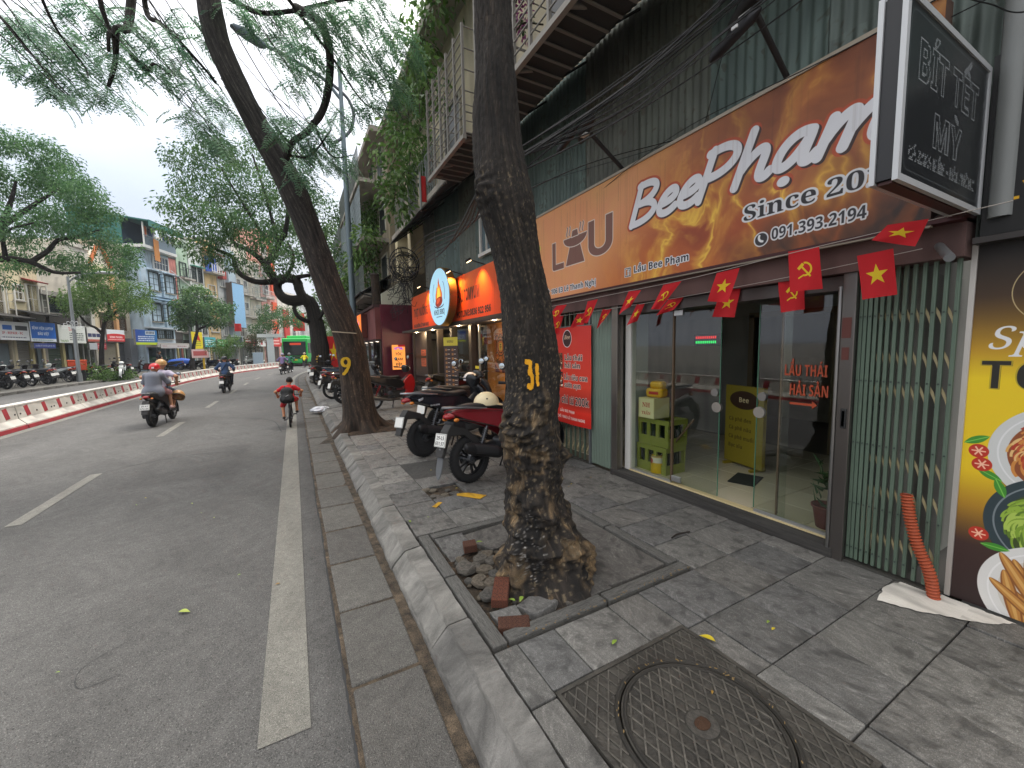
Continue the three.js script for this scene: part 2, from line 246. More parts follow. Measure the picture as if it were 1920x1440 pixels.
// ---------------------------------------------------------------- right pavement: paving tiles, manhole and tree pits cut out
const pavement = struct(new THREE.Group()); pavement.name = 'pavement'; scene.add(pavement);
const PY = 0.14;
{
const r = rng(33);
mesh('pavement_bed', ribbon(0.74, 3.34, 0.09, 2, -70, 0.5, 4), GM(C(0.17, 0.16, 0.145), dirtTex, 1.2, stoneBump, 0.01), pavement);
const tones = [C(0.36, 0.355, 0.345), C(0.41, 0.405, 0.39), C(0.315, 0.312, 0.307), C(0.44, 0.432, 0.415), C(0.335, 0.335, 0.337), C(0.385, 0.375, 0.36)].map(c => GM(c, stoneTex, 0.9, stoneBump, 0.006, 0.72));
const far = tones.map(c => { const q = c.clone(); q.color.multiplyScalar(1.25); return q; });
const xs = [0.755, 1.105, 1.47, 1.835, 2.2, 2.57, 2.94, 3.165], zs = []; for (let k = -4; k < 76; k++) zs.push(-0.94 - k * 0.345);
const holes = [[0.885, 1.705, -1.315, -0.49], [0.76, 2.215, -3.015, -1.655], [1.105, 1.835, -5.08, -4.39], [1.105, 1.47, -4.05, -3.7], [0.76, 1.75, -8.55, -7.3], [0.78, 1.9, -21.2, -19.9]];
const cache = new Map();
function tile(x0, x1, za, zb, m) { // rectangle of pavement, top rim chamfered
const w = x1 - x0 - 0.006, d = zb - za - 0.006; if (w < 0.02 || d < 0.02) return;
const v = r() * 5 | 0, key = [w.toFixed(3), d.toFixed(3), v].join();
if (!cache.has(key)) { const g = rbox(w, 0.04, d, 0.004, 0, 0, 0, 0, 0, 0, 1), p = g.attributes.position, u = g.attributes.uv; for (let i = 0; i < p.count; i++) u.setXY(i, p.getX(i) + v * 0.41, p.getZ(i) + v * 0.23); cache.set(key, g); }
return [cache.get(key), (x0 + x1) / 2, PY - 0.02 + (r() - 0.5) * 0.007, (za + zb) / 2, (r() - 0.5) * 0.016, (r() - 0.5) * 0.016];
}
function cut(rc, hs) { for (const h of hs) { if (rc[0] < h[1] - 1e-4 && rc[1] > h[0] + 1e-4 && rc[2] < h[3] - 1e-4 && rc[3] > h[2] + 1e-4) { const out = [], a = Math.max(rc[0], h[0]), b = Math.min(rc[1], h[1]); if (rc[0] < h[0]) out.push([rc[0], h[0], rc[2], rc[3]]); if (rc[1] > h[1]) out.push([h[1], rc[1], rc[2], rc[3]]); if (rc[2] < h[2]) out.push([a, b, rc[2], h[2]]); if (rc[3] > h[3]) out.push([a, b, h[3], rc[3]]); return out.flatMap(q => cut(q, hs)); } } return [rc]; }
const rest = []; let n = 0;
for (let j = 0; j < zs.length - 1; j++) for (let i = 0; i < 7; i++) for (const q of cut([xs[i], xs[i + 1], zs[j + 1], zs[j]], holes)) {
const c = curve(zs[j]), t = tile(q[0] + c, q[1] + c, q[2], q[3]); if (!t) continue;
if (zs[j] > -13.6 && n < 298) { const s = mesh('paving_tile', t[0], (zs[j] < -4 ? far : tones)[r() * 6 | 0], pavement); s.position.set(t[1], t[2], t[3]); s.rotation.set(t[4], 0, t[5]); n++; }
else rest.push(t[0].clone().translate(t[1], t[2], t[3]));
}
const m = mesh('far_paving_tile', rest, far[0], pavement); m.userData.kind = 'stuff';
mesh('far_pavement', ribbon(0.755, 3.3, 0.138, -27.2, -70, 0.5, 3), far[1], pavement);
// cement patches where tiles are missing
const patch = (x0, x1, z0, z1, y, m, s) => { const N = 14, pos = [], idx = [], uv = []; for (let j = 0; j <= N; j++) for (let i = 0; i <= N; i++) { const x = lerp(x0, x1, i / N), z = lerp(z0, z1, j / N); pos.push(x, y + 0.016 * fbm(x * 7, z * 7, s, 3), z); uv.push(x, z); if (i < N && j < N) { const a = j * (N + 1) + i; idx.push(a, a + N + 1, a + 1, a + 1, a + N + 1, a + N + 2); } } const g = new THREE.BufferGeometry(); g.setAttribute('position', new THREE.Float32BufferAttribute(pos, 3)); g.setAttribute('uv', new THREE.Float32BufferAttribute(uv, 2)); g.setIndex(idx); g.computeVertexNormals(); return mesh('cement_patch', g, m, pavement); };
patch(1.10, 1.84, -5.08, -4.38, 0.128, GM(C(0.22, 0.22, 0.21), asphaltTex, 1, asphaltBump, 0.006), 1);
patch(1.10, 1.48, -4.06, -3.68, 0.115, GM(C(0.36, 0.33, 0.28), dirtTex, 1.4, stoneBump, 0.02), 5);
// yellow paint left on two tiles and a white paint spill by the gate
const yel = GM(C(0.62, 0.36, 0.02), grimeTex, 2, stoneBump, 0.004, 0.8);
const flat = (pts, y, m, n) => { const s = new THREE.ShapeGeometry(new THREE.Shape(pts.map(p => new THREE.Vector2(p[0], -p[1])))); s.rotateX(-PI / 2); s.translate(0, y, 0); return mesh(n, s, m, pavement); };
flat([[1.36, -3.72], [1.47, -3.68], [1.6, -3.52], [1.5, -3.46], [1.41, -3.58], [1.34, -3.66]], 0.1465, yel, 'yellow_paint');
flat([[1.04, -3.52], [1.13, -3.6], [1.16, -3.57], [1.07, -3.48]], 0.1465, yel, 'yellow_paint');
const wp = []; { const e = [[2.80, -0.905], [3.0, -0.935], [3.17, -0.90], [3.17, -0.76], [3.165, -0.60], [3.155, -0.47], [3.05, -0.53], [2.98, -0.60], [2.86, -0.76]]; for (let i = 0; i < e.length; i++) { const a = e[i], b = e[(i + 1) % e.length]; for (let k = 0; k < 8; k++) { const x = lerp(a[0], b[0], k / 8), z = lerp(a[1], b[1], k / 8); wp.push([x + 0.012 * n3(x * 40, z * 40, 1), z + 0.012 * n3(x * 40, z * 40, 9)]); } } }
flat(wp, 0.1475, GM(C(0.74, 0.73, 0.70), grimeTex, 1.6, stoneBump, 0.004, 0.7), 'white_paint');
}
// ---------------------------------------------------------------- cast iron manhole
{
const t = thing('manhole_cover', 'square cast iron manhole frame with round diamond-pattern lid in the pavement', 'manhole', [1.297, PY, -0.905], 0.015);
const iron = GM(C(0.15, 0.14, 0.125), concTex, 2, stoneBump, 0.006, 0.6, { metalness: 0.1 }), ironL = GM(C(0.25, 0.235, 0.215), concTex, 3, stoneBump, 0.004, 0.5, { metalness: 0.1 });
const H = 0.405, R = 0.302, sq = new THREE.Shape(); sq.moveTo(-H, -H); sq.lineTo(H, -H); sq.lineTo(H, H); sq.lineTo(-H, H); sq.closePath(); const hole = new THREE.Path(); hole.absarc(0, 0, R + 0.008, 0, 2 * PI); sq.holes.push(hole);
const fr = new THREE.ExtrudeGeometry(sq, { depth: 0.05, bevelEnabled: false, curveSegments: 64 }); fr.rotateX(-PI / 2); fr.translate(0, -0.055, 0);
const ribs = (inside) => { const L = [], sp = 0.044; for (const ang of [1.36, 2.32]) for (let k = -14; k <= 14; k++) { const dx = Math.cos(ang), dz = Math.sin(ang), off = k * sp; let q0 = null; for (let q = -0.64; q <= 0.641; q += 0.004) { const x = dx * q - dz * off, z = dz * q + dx * off, rr = Math.hypot(x, z), ok = q < 0.636 && (inside ? rr < R - 0.024 && rr > 0.066 : Math.abs(x) < H - 0.022 && Math.abs(z) < H - 0.022 && rr > R + 0.032); if (ok && q0 === null) q0 = q; if (!ok && q0 !== null) { const l = q - q0, m = (q + q0) / 2; if (l > 0.014) L.push(box(l, 0.007, 0.0065).rotateY(-ang).translate(dx * m - dz * off, (inside ? 0.0005 : -0.003) + (ang > 2 ? 0.0004 : 0), dz * m + dx * off)); q0 = null; } } } return L; };
mesh('frame', [fr, bx(-H, H, -0.004, 0.002, -H, -H + 0.018), bx(-H, H, -0.004, 0.002, H - 0.018, H), bx(-H, -H + 0.018, -0.004, 0.002, -H + 0.018, H - 0.018), bx(H - 0.018, H, -0.004, 0.002, -H + 0.018, H - 0.018), torus(R + 0.019, 0.009, 0, -0.004, 0, 'y', 6, 64)], iron, t);
mesh('frame_rib', ribs(false), ironL, t);
const lid = mesh('lid', [new THREE.CylinderGeometry(R, R, 0.05, 64).translate(0, -0.028, 0), torus(R - 0.014, 0.008, 0, -0.002, 0, 'y', 6, 64)], iron, t);
mesh('lid_rib', ribs(true), ironL, lid);
mesh('lid_boss', [new THREE.CylinderGeometry(0.06, 0.062, 0.008, 32).translate(0, 0.0, 0)], ironL, lid);
mesh('rust_lump', (() => { const g = ball(0.03, 0, 0.004, 0, 1.15, 0.3, 0.9, 20), p = g.attributes.position; for (let i = 0; i < p.count; i++) p.setY(i, p.getY(i) + 0.005 * n3(p.getX(i) * 90, p.getZ(i) * 90, 2)); g.computeVertexNormals(); return g; })(), GM(C(0.26, 0.14, 0.07), dirtTex, 8), lid);
}
// ---------------------------------------------------------------- left pavement, kerb, beyond
const leftPave = struct(new THREE.Group()); leftPave.name = 'left_pavement'; scene.add(leftPave);
mesh('pavement_surface', ribbon(-16.4, -10.85, 0.13, -4, -120, 0.5, 8, (x, z) => { const v = 1 + 0.3 * fbm(x, z * 0.6, 3, 3); return [v, v, v * 0.97]; }), GM(C(0.36, 0.35, 0.33), stoneTex, 0.8, stoneBump, 0.01, 0.85, { vertexColors: true }), leftPave);
{ const r = rng(8), mt = [C(0.42, 0.41, 0.39), C(0.36, 0.35, 0.33)].map(c => GM(c, concTex, 1)); const g = rbox(0.24, 0.26, 0.96, 0.03); for (let k = 0; k < 46; k++) { const z = -16 - k; const s = mesh('kerb_stone', g, mt[r() * 2 | 0], leftPave); s.position.set(-10.75 + curve(z), 0.01, z); s.rotation.y = -slope(z); } }

// ---------------------------------------------------------------- concrete barrier blocks with red stripes
{
const proto = new THREE.Group();
const white = GM(C(0.60, 0.59, 0.56), grimeTex, 0.7, concTex, 0.004, 0.75), red = GM(C(0.42, 0.035, 0.05), grimeTex, 0.9, null, 1, 0.6), cap = GM(C(0.70, 0.69, 0.67), grimeTex, 1.2, null, 1, 0.7);
// profile across x (traffic side +x), 0.55 high, length along z
const prof = [[-0.24, 0.075], [-0.24, 0.10], [-0.13, 0.22], [-0.085, 0.50], [0.085, 0.50], [0.13, 0.22], [0.24, 0.10], [0.24, 0.075]];
const L = 1.485, body = extr(prof, L, 0.008); mesh('block_body', body, white, proto);
mesh('block_base', extr([[-0.27, 0], [-0.262, 0.074], [0.262, 0.074], [0.27, 0]], L, 0.004), red, proto);
mesh('block_cap', rbox(0.20, 0.05, L, 0.015, 0, 0.526, 0), cap, proto);
const nx = 0.0855, sl = Math.atan2(0.13 - 0.085, 0.28);
for (const s of [1, -1]) for (const z of [-0.37, 0.37]) { const st = mesh('red_stripe', box(0.004, 0.235, 0.155, 0, 0, 0), red, proto); st.position.set(s * 0.1165, 0.375, z); st.rotation.set(s * 0.13, 0, s * sl); }
for (const z of [-0.66, 0, 0.66]) { const b = mesh('lifting_hole', new THREE.CylinderGeometry(0.02, 0.02, 0.01, 10).rotateZ(PI / 2), M(0x3a3a3a), proto); b.position.set(0.126, 0.33, z); }
let z = 1.2, k = 0, first = true; const r = rng(4);
while (z > -62) {
const o = proto.clone(); o.name = numbered('barrier_block'); scene.add(o);
o.position.set(-5.62 + curve(z) + (r() - 0.5) * 0.03, 0.002, z); o.rotation.y = -Math.atan(slope(z)) + (r() - 0.5) * 0.012;
o.userData = { label: 'white concrete barrier block with red stripes in the row dividing the road', category: 'barrier', group: 'red and white barrier blocks dividing the road' };
z -= 1.5 * Math.cos(Math.atan(slope(z))); k++;
}
}
// ---------------------------------------------------------------- right side: shop fronts along x = 3.2
const FX = 3.2;
const steel = M(0x8d8c8a, 0.28, 0.9), darkFrame = M(0x2a2422, 0.5, 0.3), white = M(0xcfcdc6, 0.6), black = M(0x141414, 0.5);
const glass = new THREE.MeshPhysicalMaterial({ color: C(0.80, 0.86, 0.80), roughness: 0, transmission: 1, thickness: 0, ior: 1.75, side: THREE.DoubleSide });
function tin(w, h, hex, seed, pitch = 0.076, amp = 0.009, nrm = 'x') { // corrugated sheet in the yz plane, centred
const n = Math.round(w / pitch * 8), pos = [], uv = [], idx = [], ph = seed * 1.7;
for (let i = 0; i <= n; i++) { const z = (i / n - 0.5) * w, x = amp * Math.sin(z / pitch * 2 * PI + ph); for (let j = 0; j <= 6; j++) { const y = (j / 6 - 0.5) * h; pos.push(x + 0.006 * n3(z * 2, y * 1.3, seed), y, z); uv.push(z + seed * 0.61, y + seed * 0.37); } }
for (let i = 0; i < n; i++) for (let j = 0; j < 6; j++) { const a = i * 7 + j; idx.push(a, a + 7, a + 1, a + 1, a + 7, a + 8); }
const g = new THREE.BufferGeometry(); g.setAttribute('position', new THREE.Float32BufferAttribute(pos, 3)); g.setAttribute('uv', new THREE.Float32BufferAttribute(uv, 2)); g.setIndex(idx); g.computeVertexNormals(); return g;
}
const rustTex = grainTex(512, (u, v, t) => { const streak = t(u, v * 0.12, 40), b = t(u, v, 6), sp = t(u, v, 34); let k = 0.80 + 0.14 * b + 0.10 * streak, rr = sstep(sp + b * 0.6, 0.34, 0.55); return [lerp(k, 0.60, rr * 0.5), lerp(k, 0.52, rr * 0.5), lerp(k * 0.98, 0.45, rr * 0.5)]; });
const tinMats = [C(0.17, 0.235, 0.215), C(0.20, 0.25, 0.23), C(0.215, 0.235, 0.20), C(0.16, 0.22, 0.205), C(0.205, 0.215, 0.185)].map(c => new THREE.MeshStandardMaterial({ color: c, map: rep(rustTex, 0.7, 0.5), roughness: 0.55, metalness: 0.25, side: THREE.DoubleSide }));
const shop = thing('shop_building', 'dark green corrugated shophouse with glass front open behind the little red flags', 'shop', [0, 0, 0]);
{
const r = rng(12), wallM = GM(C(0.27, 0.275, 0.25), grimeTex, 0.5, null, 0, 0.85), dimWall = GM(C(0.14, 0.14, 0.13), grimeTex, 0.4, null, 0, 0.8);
for (let k = 0; k < 12; k++) { const z = -0.66 - k * 0.83 - 0.4; mesh('corrugated_sheet', tin(0.85, 2.85, 0, k), tinMats[r() * 5 | 0], shop).position.set(FX + 0.02 - (k % 2) * 0.006, 3.56, z); }
// rooms behind: floor, ceiling, side and back walls with thickness
mesh('side_wall', bx(3.3, 8.2, 0.1, 2.4, -0.95, -1.1), wallM, shop); mesh('side_wall', bx(3.3, 8.2, 0.1, 2.4, -5.5, -5.65), wallM, shop);
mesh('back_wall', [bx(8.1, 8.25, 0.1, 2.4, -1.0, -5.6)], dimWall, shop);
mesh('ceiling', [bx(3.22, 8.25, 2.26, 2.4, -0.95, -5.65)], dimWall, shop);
mesh('partition_wall', [bx(5.75, 5.83, 0.1, 2.26, -1.1, -2.35), bx(5.75, 5.83, 0.1, 2.26, -3.4, -5.5), bx(5.75, 5.83, 1.98, 2.26, -2.35, -3.4)], wallM, shop);
mesh('partition_frame', [bx(5.70, 5.75, 0.2, 2.0, -2.33, -2.40), bx(5.70, 5.75, 0.2, 2.0, -3.35, -3.42), bx(5.70, 5.75, 1.95, 2.02, -2.33, -3.42)], M(0x6a5a3a, 0.5), shop);
const fl = new THREE.Group(); fl.name = 'floor'; shop.add(fl);
mesh('floor_bed', bx(3.24, 8.1, 0.08, 0.205, -1.1, -5.5), M(0x6b6454), fl);
const tg = rbox(0.396, 0.012, 0.396, 0.002, 0, 0, 0, 0, 0, 0, 1), tm = [C(0.55, 0.485, 0.35), C(0.58, 0.515, 0.38), C(0.51, 0.45, 0.33)].map(c => new THREE.MeshStandardMaterial({ color: c, roughness: 0.18, bumpMap: rep(stoneBump, 1), bumpScale: 0.0006 }));
for (let i = 0; i < 6; i++) for (let j = 0; j < 11; j++) { const m = mesh('floor_tile', tg, tm[r() * 3 | 0], fl); m.position.set(3.45 + i * 0.4, 0.211 + r() * 0.001, -1.32 - j * 0.4); }
// base sill, posts, jamb, header
mesh('sill', [rbox(0.19, 0.115, 2.16, 0.012, 3.20, 0.15, -2.33)], GM(C(0.13, 0.125, 0.12), concTex, 1.5, stoneBump, 0.005), shop);
mesh('threshold_strip', [bx(3.235, 3.30, 0.206, 0.218, -1.28, -3.24)], M(0xc9b88a, 0.5), shop);
mesh('bottom_rail', [bx(3.248, 3.272, 0.219, 0.24, -1.30, -1.86), bx(3.248, 3.272, 0.219, 0.24, -2.69, -3.22)], M(0xb9bab8, 0.35, 0.7), shop);
const post = mesh('steel_post', [rbox(0.11, 2.1, 0.075, 0.006, 3.17, 1.16, -1.235)], M(0x6f6a66, 0.3, 0.85), shop);
mesh('pull_handle', [rbox(0.012, 0.13, 0.03, 0.005, 3.11, 1.10, -1.23), bx(3.104, 3.11, 1.05, 1.15, -1.222, -1.238)], M(0x3a3a3a, 0.4, 0.6), post);
mesh('edge_tube', [rod([3.12, 0.2, -1.285], [3.12, 1.95, -1.285], 0.012)], steel, post);
const sticker = mesh('sticker', [bx(3.1128, 3.1145, 1.62, 1.75, -1.215, -1.265), bx(3.1128, 3.1145, 1.48, 1.56, -1.22, -1.26)], new THREE.MeshStandardMaterial({ map: canvas(64, 128, (c, w, h) => { c.fillStyle = '#5a2b22'; c.fillRect(0, 0, w, h); const q = rng(4); for (let i = 0; i < 60; i++) { c.fillStyle = ['#d9a12c', '#b4322a', '#ddd', '#7a3fa0', '#2c2c44'][q() * 5 | 0]; c.beginPath(); c.arc(q() * w, q() * h, 3 + q() * 7, 0, 7); c.fill(); } }), roughness: 0.6 }), post);
mesh('steel_post', [rbox(0.09, 2.1, 0.09, 0.006, 3.16, 1.14, -3.355)], M(0x7b7670, 0.3, 0.8), shop);
mesh('door_jamb', [bx(3.24, 3.32, 0.2, 2.2, -3.235, -3.31)], white, shop);
mesh('inner_jamb', [bx(3.32, 3.55, 0.2, 2.2, -3.275, -3.31)], M(0x9ba09a, 0.6), shop);
mesh('header_beam', [bx(3.14, 3.34, 1.93, 2.02, -1.27, -3.31)], M(0x4c4542, 0.45, 0.4), shop);
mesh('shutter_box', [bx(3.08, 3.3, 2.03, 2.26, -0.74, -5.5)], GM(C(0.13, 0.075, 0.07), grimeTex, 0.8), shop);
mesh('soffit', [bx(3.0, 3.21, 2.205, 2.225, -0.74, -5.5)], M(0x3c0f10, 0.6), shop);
mesh('pier_wall', [bx(3.2, 3.4, 0.1, 2.3, -5.28, -5.62)], M(0x26282a, 0.6), shop);
// glass: fixed pane, two door leaves left ajar, side pane
const pane = (z0, z1, x, y1 = 1.93) => { const g = new THREE.PlaneGeometry(Math.abs(z1 - z0), y1 - 0.235); g.rotateY(-PI / 2); g.translate(x, (y1 + 0.235) / 2, (z0 + z1) / 2); return g; };
const edge = M(0x4b7a62, 0.2);
mesh('glass_pane', pane(-2.68, -3.23, 3.26), glass, shop);
mesh('glass_pane', pane(-1.30, -1.70, 3.26), glass, shop);
const d1 = mesh('glass_door', pane(-2.19, -2.67, 3.262, 1.9), glass, shop), d2 = mesh('glass_door', pane(-1.64, -1.88, 3.285, 1.9), glass, shop);
for (const [d, z, x] of [[d1, -2.235, 3.262], [d2, -1.84, 3.285]]) {
mesh('lock', [new THREE.CylinderGeometry(0.034, 0.034, 0.03, 24).rotateZ(PI / 2).translate(x, 1.17, z - 0.0)], steel, d);
mesh('handle_plate', [new THREE.CylinderGeometry(0.045, 0.045, 0.024, 24).rotateZ(PI / 2).translate(x, 1.04, z + (z < -2 ? 0.02 : -0.02))], M(0xa8a49c, 0.3, 0.8), d);
mesh('glass_edge', [bx(x - 0.005, x + 0.005, 0.24, 1.9, z < -2 ? -2.19 : -1.88, z < -2 ? -2.194 : -1.884)], edge, d);
}
for (const y of [0.27, 1.9]) mesh('patch_fitting', rbox(0.03, 0.055, 0.10, 0.004, 3.262, y, -2.63), M(0xbfc0bf, 0.3, 0.8), d1);
mesh('wooden_mullion', [bx(3.25, 3.275, 0.24, 1.93, -2.677, -2.695), bx(3.28, 3.3, 0.24, 1.93, -1.700, -1.712)], M(0x584631, 0.5), shop);
// door lettering on the right leaf, written on thin film
const film = canvas(512, 320, (c, w, h) => { c.clearRect(0, 0, w, h); vtext(c, 'LẨU THÁI', w * 0.5, 110, { size: 92, fill: '#a8431f', align: 'center', mw: 440 }); vtext(c, 'HẢI SẢN', w * 0.58, 225, { size: 92, fill: '#a8431f', align: 'center', mw: 400 }); c.fillStyle = '#a8431f'; c.fillRect(110, 268, 230, 14); c.beginPath(); c.moveTo(340, 252); c.lineTo(390, 275); c.lineTo(340, 298); c.fill(); });
const let1 = new THREE.PlaneGeometry(0.33, 0.40); let1.rotateY(-PI / 2); let1.translate(3.252, 1.29, -1.53); mesh('door_lettering', let1, new THREE.MeshStandardMaterial({ map: film, transparent: true, alphaTest: 0.4, roughness: 0.6, side: THREE.DoubleSide, color: 0xffffff }), shop);
// upper window in the tin wall behind the trunk
const win = new THREE.Group(); win.name = 'window'; shop.add(win);
mesh('window_frame', [bx(3.15, 3.2, 3.3, 4.06, -6.42, -6.48), bx(3.15, 3.2, 3.3, 4.06, -6.92, -6.98), bx(3.15, 3.2, 4.0, 4.06, -6.48, -6.92), bx(3.13, 3.2, 3.28, 3.34, -6.40, -7.0), bx(3.16, 3.2, 3.34, 4.0, -6.69, -6.72)], white, win);
mesh('pane', bx(3.185, 3.195, 3.34, 4.0, -6.48, -6.92), M(0x5b6a72, 0.1), win);
mesh('downpipe', [rod([3.13, 2.2, -0.64], [3.13, 4.9, -0.64], 0.045)], M(0x777a78, 0.6), shop);
}
// ------------------------------------------------------------ corrugated awning and the two caged balconies over it
{
const aw = thing('corrugated_awning', 'long dark corrugated awning sloping out under the balconies above the green wall', 'awning', [0, 0, 0]);
const dm = [C(0.10, 0.096, 0.09), C(0.115, 0.108, 0.10), C(0.085, 0.085, 0.085)].map(c => new THREE.MeshStandardMaterial({ color: c, map: rep(rustTex, 0.6), roughness: 0.7, metalness: 0.2, side: THREE.DoubleSide })), r = rng(7);
for (let k = 0; k < 13; k++) { const m = mesh('awning_sheet', tin(0.85, 1.02, 0, k + 40), dm[r() * 3 | 0], aw); m.position.set(2.79, 4.66, -0.3 - k * 0.83 - 0.41); m.rotation.z = -0.92; }
for (let k = 0; k < 13; k++) mesh('support_bar', rod([3.18, 4.88, -0.6 - k * 0.83], [2.42, 4.31, -0.6 - k * 0.83], 0.014), M(0x1f1f1f, 0.7), aw);
const cage = (label, z0, z1, y0, y1, xo, seed) => {
const t = thing('caged_balcony', label, 'balcony', [0, 0, 0]), rr = rng(seed), bm = M(0x7d7972, 0.6, 0.3), rail = [], N = Math.round((z0 - z1) / 0.30);
for (let k = 0; k <= N; k++) { const z = lerp(z0, z1, k / N); mesh('upright', [bx(xo, xo + 0.028, y0, y1, z + 0.014, z - 0.014)], bm, t); }
for (let y = y0 + 0.02; y < y1; y += 0.115) mesh('bar', [rod([xo + 0.01, y, z0], [xo + 0.01, y, z1], 0.0075, 0.0075, 6)], bm, t);
for (let k = 0; k < 6; k++) { const y = y0 + 0.05 + k * (y1 - y0 - 0.08) / 5; for (const z of [z0, z1]) mesh('side_bar', rod([xo, y, z], [y > 5 ? 3.3 : 2.4, y, z], 0.0075, 0.0075, 6), bm, t); }
for (const z of [z0, z1]) for (let k = 1; k < 2; k++) mesh('side_upright', rod([xo + k * 0.27, y0, z], [xo + k * 0.27, y1, z], 0.009, 0.009, 6), bm, t);
mesh('bottom_rail', [bx(xo - 0.015, xo + 0.03, y0 - 0.03, y0 + 0.02, z0 + 0.02, z1 - 0.02)], M(0x86827a, 0.6, 0.3), t);
mesh('floor_panel', bx(xo + 0.03, 2.40, y0 + 0.04, y0 + 0.06, z0, z1), M(0x2c2926, 0.9), t);
for (let k = 0; k * 0.16 < z0 - z1; k++) mesh('floor_slat', bx(xo + 0.03, 2.40, y0 + 0.02, y0 + 0.03, z0 - k * 0.16, z0 - k * 0.16 - 0.025), M(0x6a655e, 0.9), t);
for (let k = 0; k < 4; k++) { const z = lerp(z0 - 0.1, z1 + 0.1, k / 3); mesh('strut', [rod([xo + 0.03, y0, z], [2.42, y0 + 0.17, z - 0.02], 0.02)], bm, t); }
return t;
};
cage('grey caged balcony of thin bars high above the orange shop sign, right of the trunk', -1.7, -4.25, 4.11, 5.6, 1.92, 3);
cage('rusty caged balcony with dense bars high on the left of the near trunk', -4.62, -6.0, 4.10, 5.35, 1.92, 9);
}
// ------------------------------------------------------------ upper flats behind the balconies
{
const t = thing('apartment_block', 'weathered old apartment block with vines and cages above the shops', 'apartment block', [0, 0, 0]);
const wm = GM(C(0.40, 0.36, 0.27), grimeTex, 0.35, concTex, 0.01, 0.9), dk = M(0x1d2022, 0.4), slab = GM(C(0.33, 0.31, 0.28), grimeTex, 0.5);
mesh('wall', [bx(3.34, 9, 4.9, 8.3, 0.5, -13), bx(8, 9, 0, 4.9, 0.5, -13)], wm, t);
mesh('roof_slab', [bx(2.75, 9.2, 8.3, 8.5, 0.5, -13.2)], slab, t);
mesh('floor_slab', [bx(2.9, 3.34, 4.98, 5.1, -6.3, -13)], slab, t);
for (const z of [-2.6, -4.4, -6.8, -8.6, -10.4, -12]) { const w = mesh('window', [bx(3.30, 3.36, 5.5, 6.9, z + 0.5, z + 0.44), bx(3.30, 3.36, 5.5, 6.9, z - 0.44, z - 0.5), bx(3.30, 3.36, 6.84, 6.9, z + 0.44, z - 0.44), bx(3.30, 3.36, 5.5, 5.56, z + 0.44, z - 0.44)], M(0x8d8778, 0.6), t); mesh('pane', bx(3.325, 3.338, 5.56, 6.84, z + 0.44, z - 0.44), dk, w); }
for (const z of [-8, -9.6, -11.2]) mesh('railing', Array.from({ length: 10 }, (_, k) => rod([2.92, 5.1, z - k * 0.15], [2.92, 6.0, z - k * 0.15], 0.008, 0.008, 5)).concat([rod([2.92, 6.0, z], [2.92, 6.0, z - 1.4], 0.015)]), M(0x8c9290, 0.5, 0.4), t);
for (const z of [-11, -12.5]) mesh('column', bx(2.95, 3.3, 3.7, 5.0, z, z - 0.3), GM(C(0.62, 0.55, 0.36), grimeTex, 0.7), t);
// farther flats of the same row, stepping out and down the street
const blocks = [[-13.2, -19, 2.9, 8.2, 0x8f8672, 'tan stained flats with a meshed balcony and hanging plants past the near roofline'], [-19.2, -26, 3.2, 8.6, 0x7f8785, 'grey-green flats with blue-tinted balcony cage near the lamp post top'], [-26.2, -36, 3.6, 9.5, 0x9c8f78, 'brownish flats far along the right side behind the lamp post'], [-36.2, -50, 4.0, 8.2, 0xa89c80, 'pale far flats at the right beyond the second trunk']];
for (const [za, zb, xf, h, hex, label] of blocks) {
const zc = (za + zb) / 2, b = thing('apartment_block', label, 'apartment block', [curve(zc) + 0, 0, 0]), L = za - zb, m = GM(new THREE.Color(hex), grimeTex, 0.3, null, 0, 0.9), rr = rng(zb * 7 | 0);
mesh('wall', [bx(xf, 10, 3.2, h, za, zb), bx(xf + 0.6, 10, 0, 3.2, za, zb)], m, b); mesh('roof', [bx(xf - 0.5, 10.3, h, h + 0.16, za + 0.1, zb)], slab, b);
for (let f = 0; f < 3; f++) { const y = 3.4 + f * 1.75; if (y + 1.2 > h) break; mesh('balcony_slab', bx(xf - 0.85, xf, y - 0.12, y, za - 0.2, zb + 0.2), slab, b);
for (let z = za - 0.5; z > zb + 0.6; z -= 1.6) { const w = mesh('window', [bx(xf - 0.03, xf, y + 0.35, y + 1.4, z, z - 0.06), bx(xf - 0.03, xf, y + 0.35, y + 1.4, z - 0.94, z - 1.0), bx(xf - 0.03, xf, y + 1.34, y + 1.4, z - 0.06, z - 0.94)], M(0xb0ab9c, 0.6), b); mesh('pane', bx(xf - 0.015, xf - 0.004, y + 0.35, y + 1.34, z - 0.06, z - 0.94), dk, w); }
const bars = []; for (let z = za - 0.2; z > zb + 0.2; z -= 0.14) bars.push(rod([xf - 0.83, y, z], [xf - 0.83, y + (f === 1 ? 1.5 : 0.9), z], 0.009, 0.009, 4)); for (let q = 0; q < (f === 1 ? 9 : 3); q++) bars.push(rod([xf - 0.83, y + 0.1 + q * (f === 1 ? 0.17 : 0.4), za - 0.2], [xf - 0.83, y + 0.1 + q * (f === 1 ? 0.17 : 0.4), zb + 0.2], 0.009, 0.009, 4)); mesh('balcony_cage', bars, M(f === 1 ? 0x9aa6aa : 0x6d7470, 0.5, 0.3), b); }
if (zb < -19) { mesh('shop_front', bx(xf - 0.0, xf + 0.1, 0.1, 3.2, za, zb), M([0x4a3026, 0x2e3a44, 0x5c2020][rr() * 3 | 0], 0.6), b); mesh('fascia', bx(xf - 0.3, xf, 2.3, 3.1, za - 0.3, zb + 0.3), M([0x7a3b2a, 0x31507a, 0x8d8d84][rr() * 3 | 0], 0.6), b); }
}
}
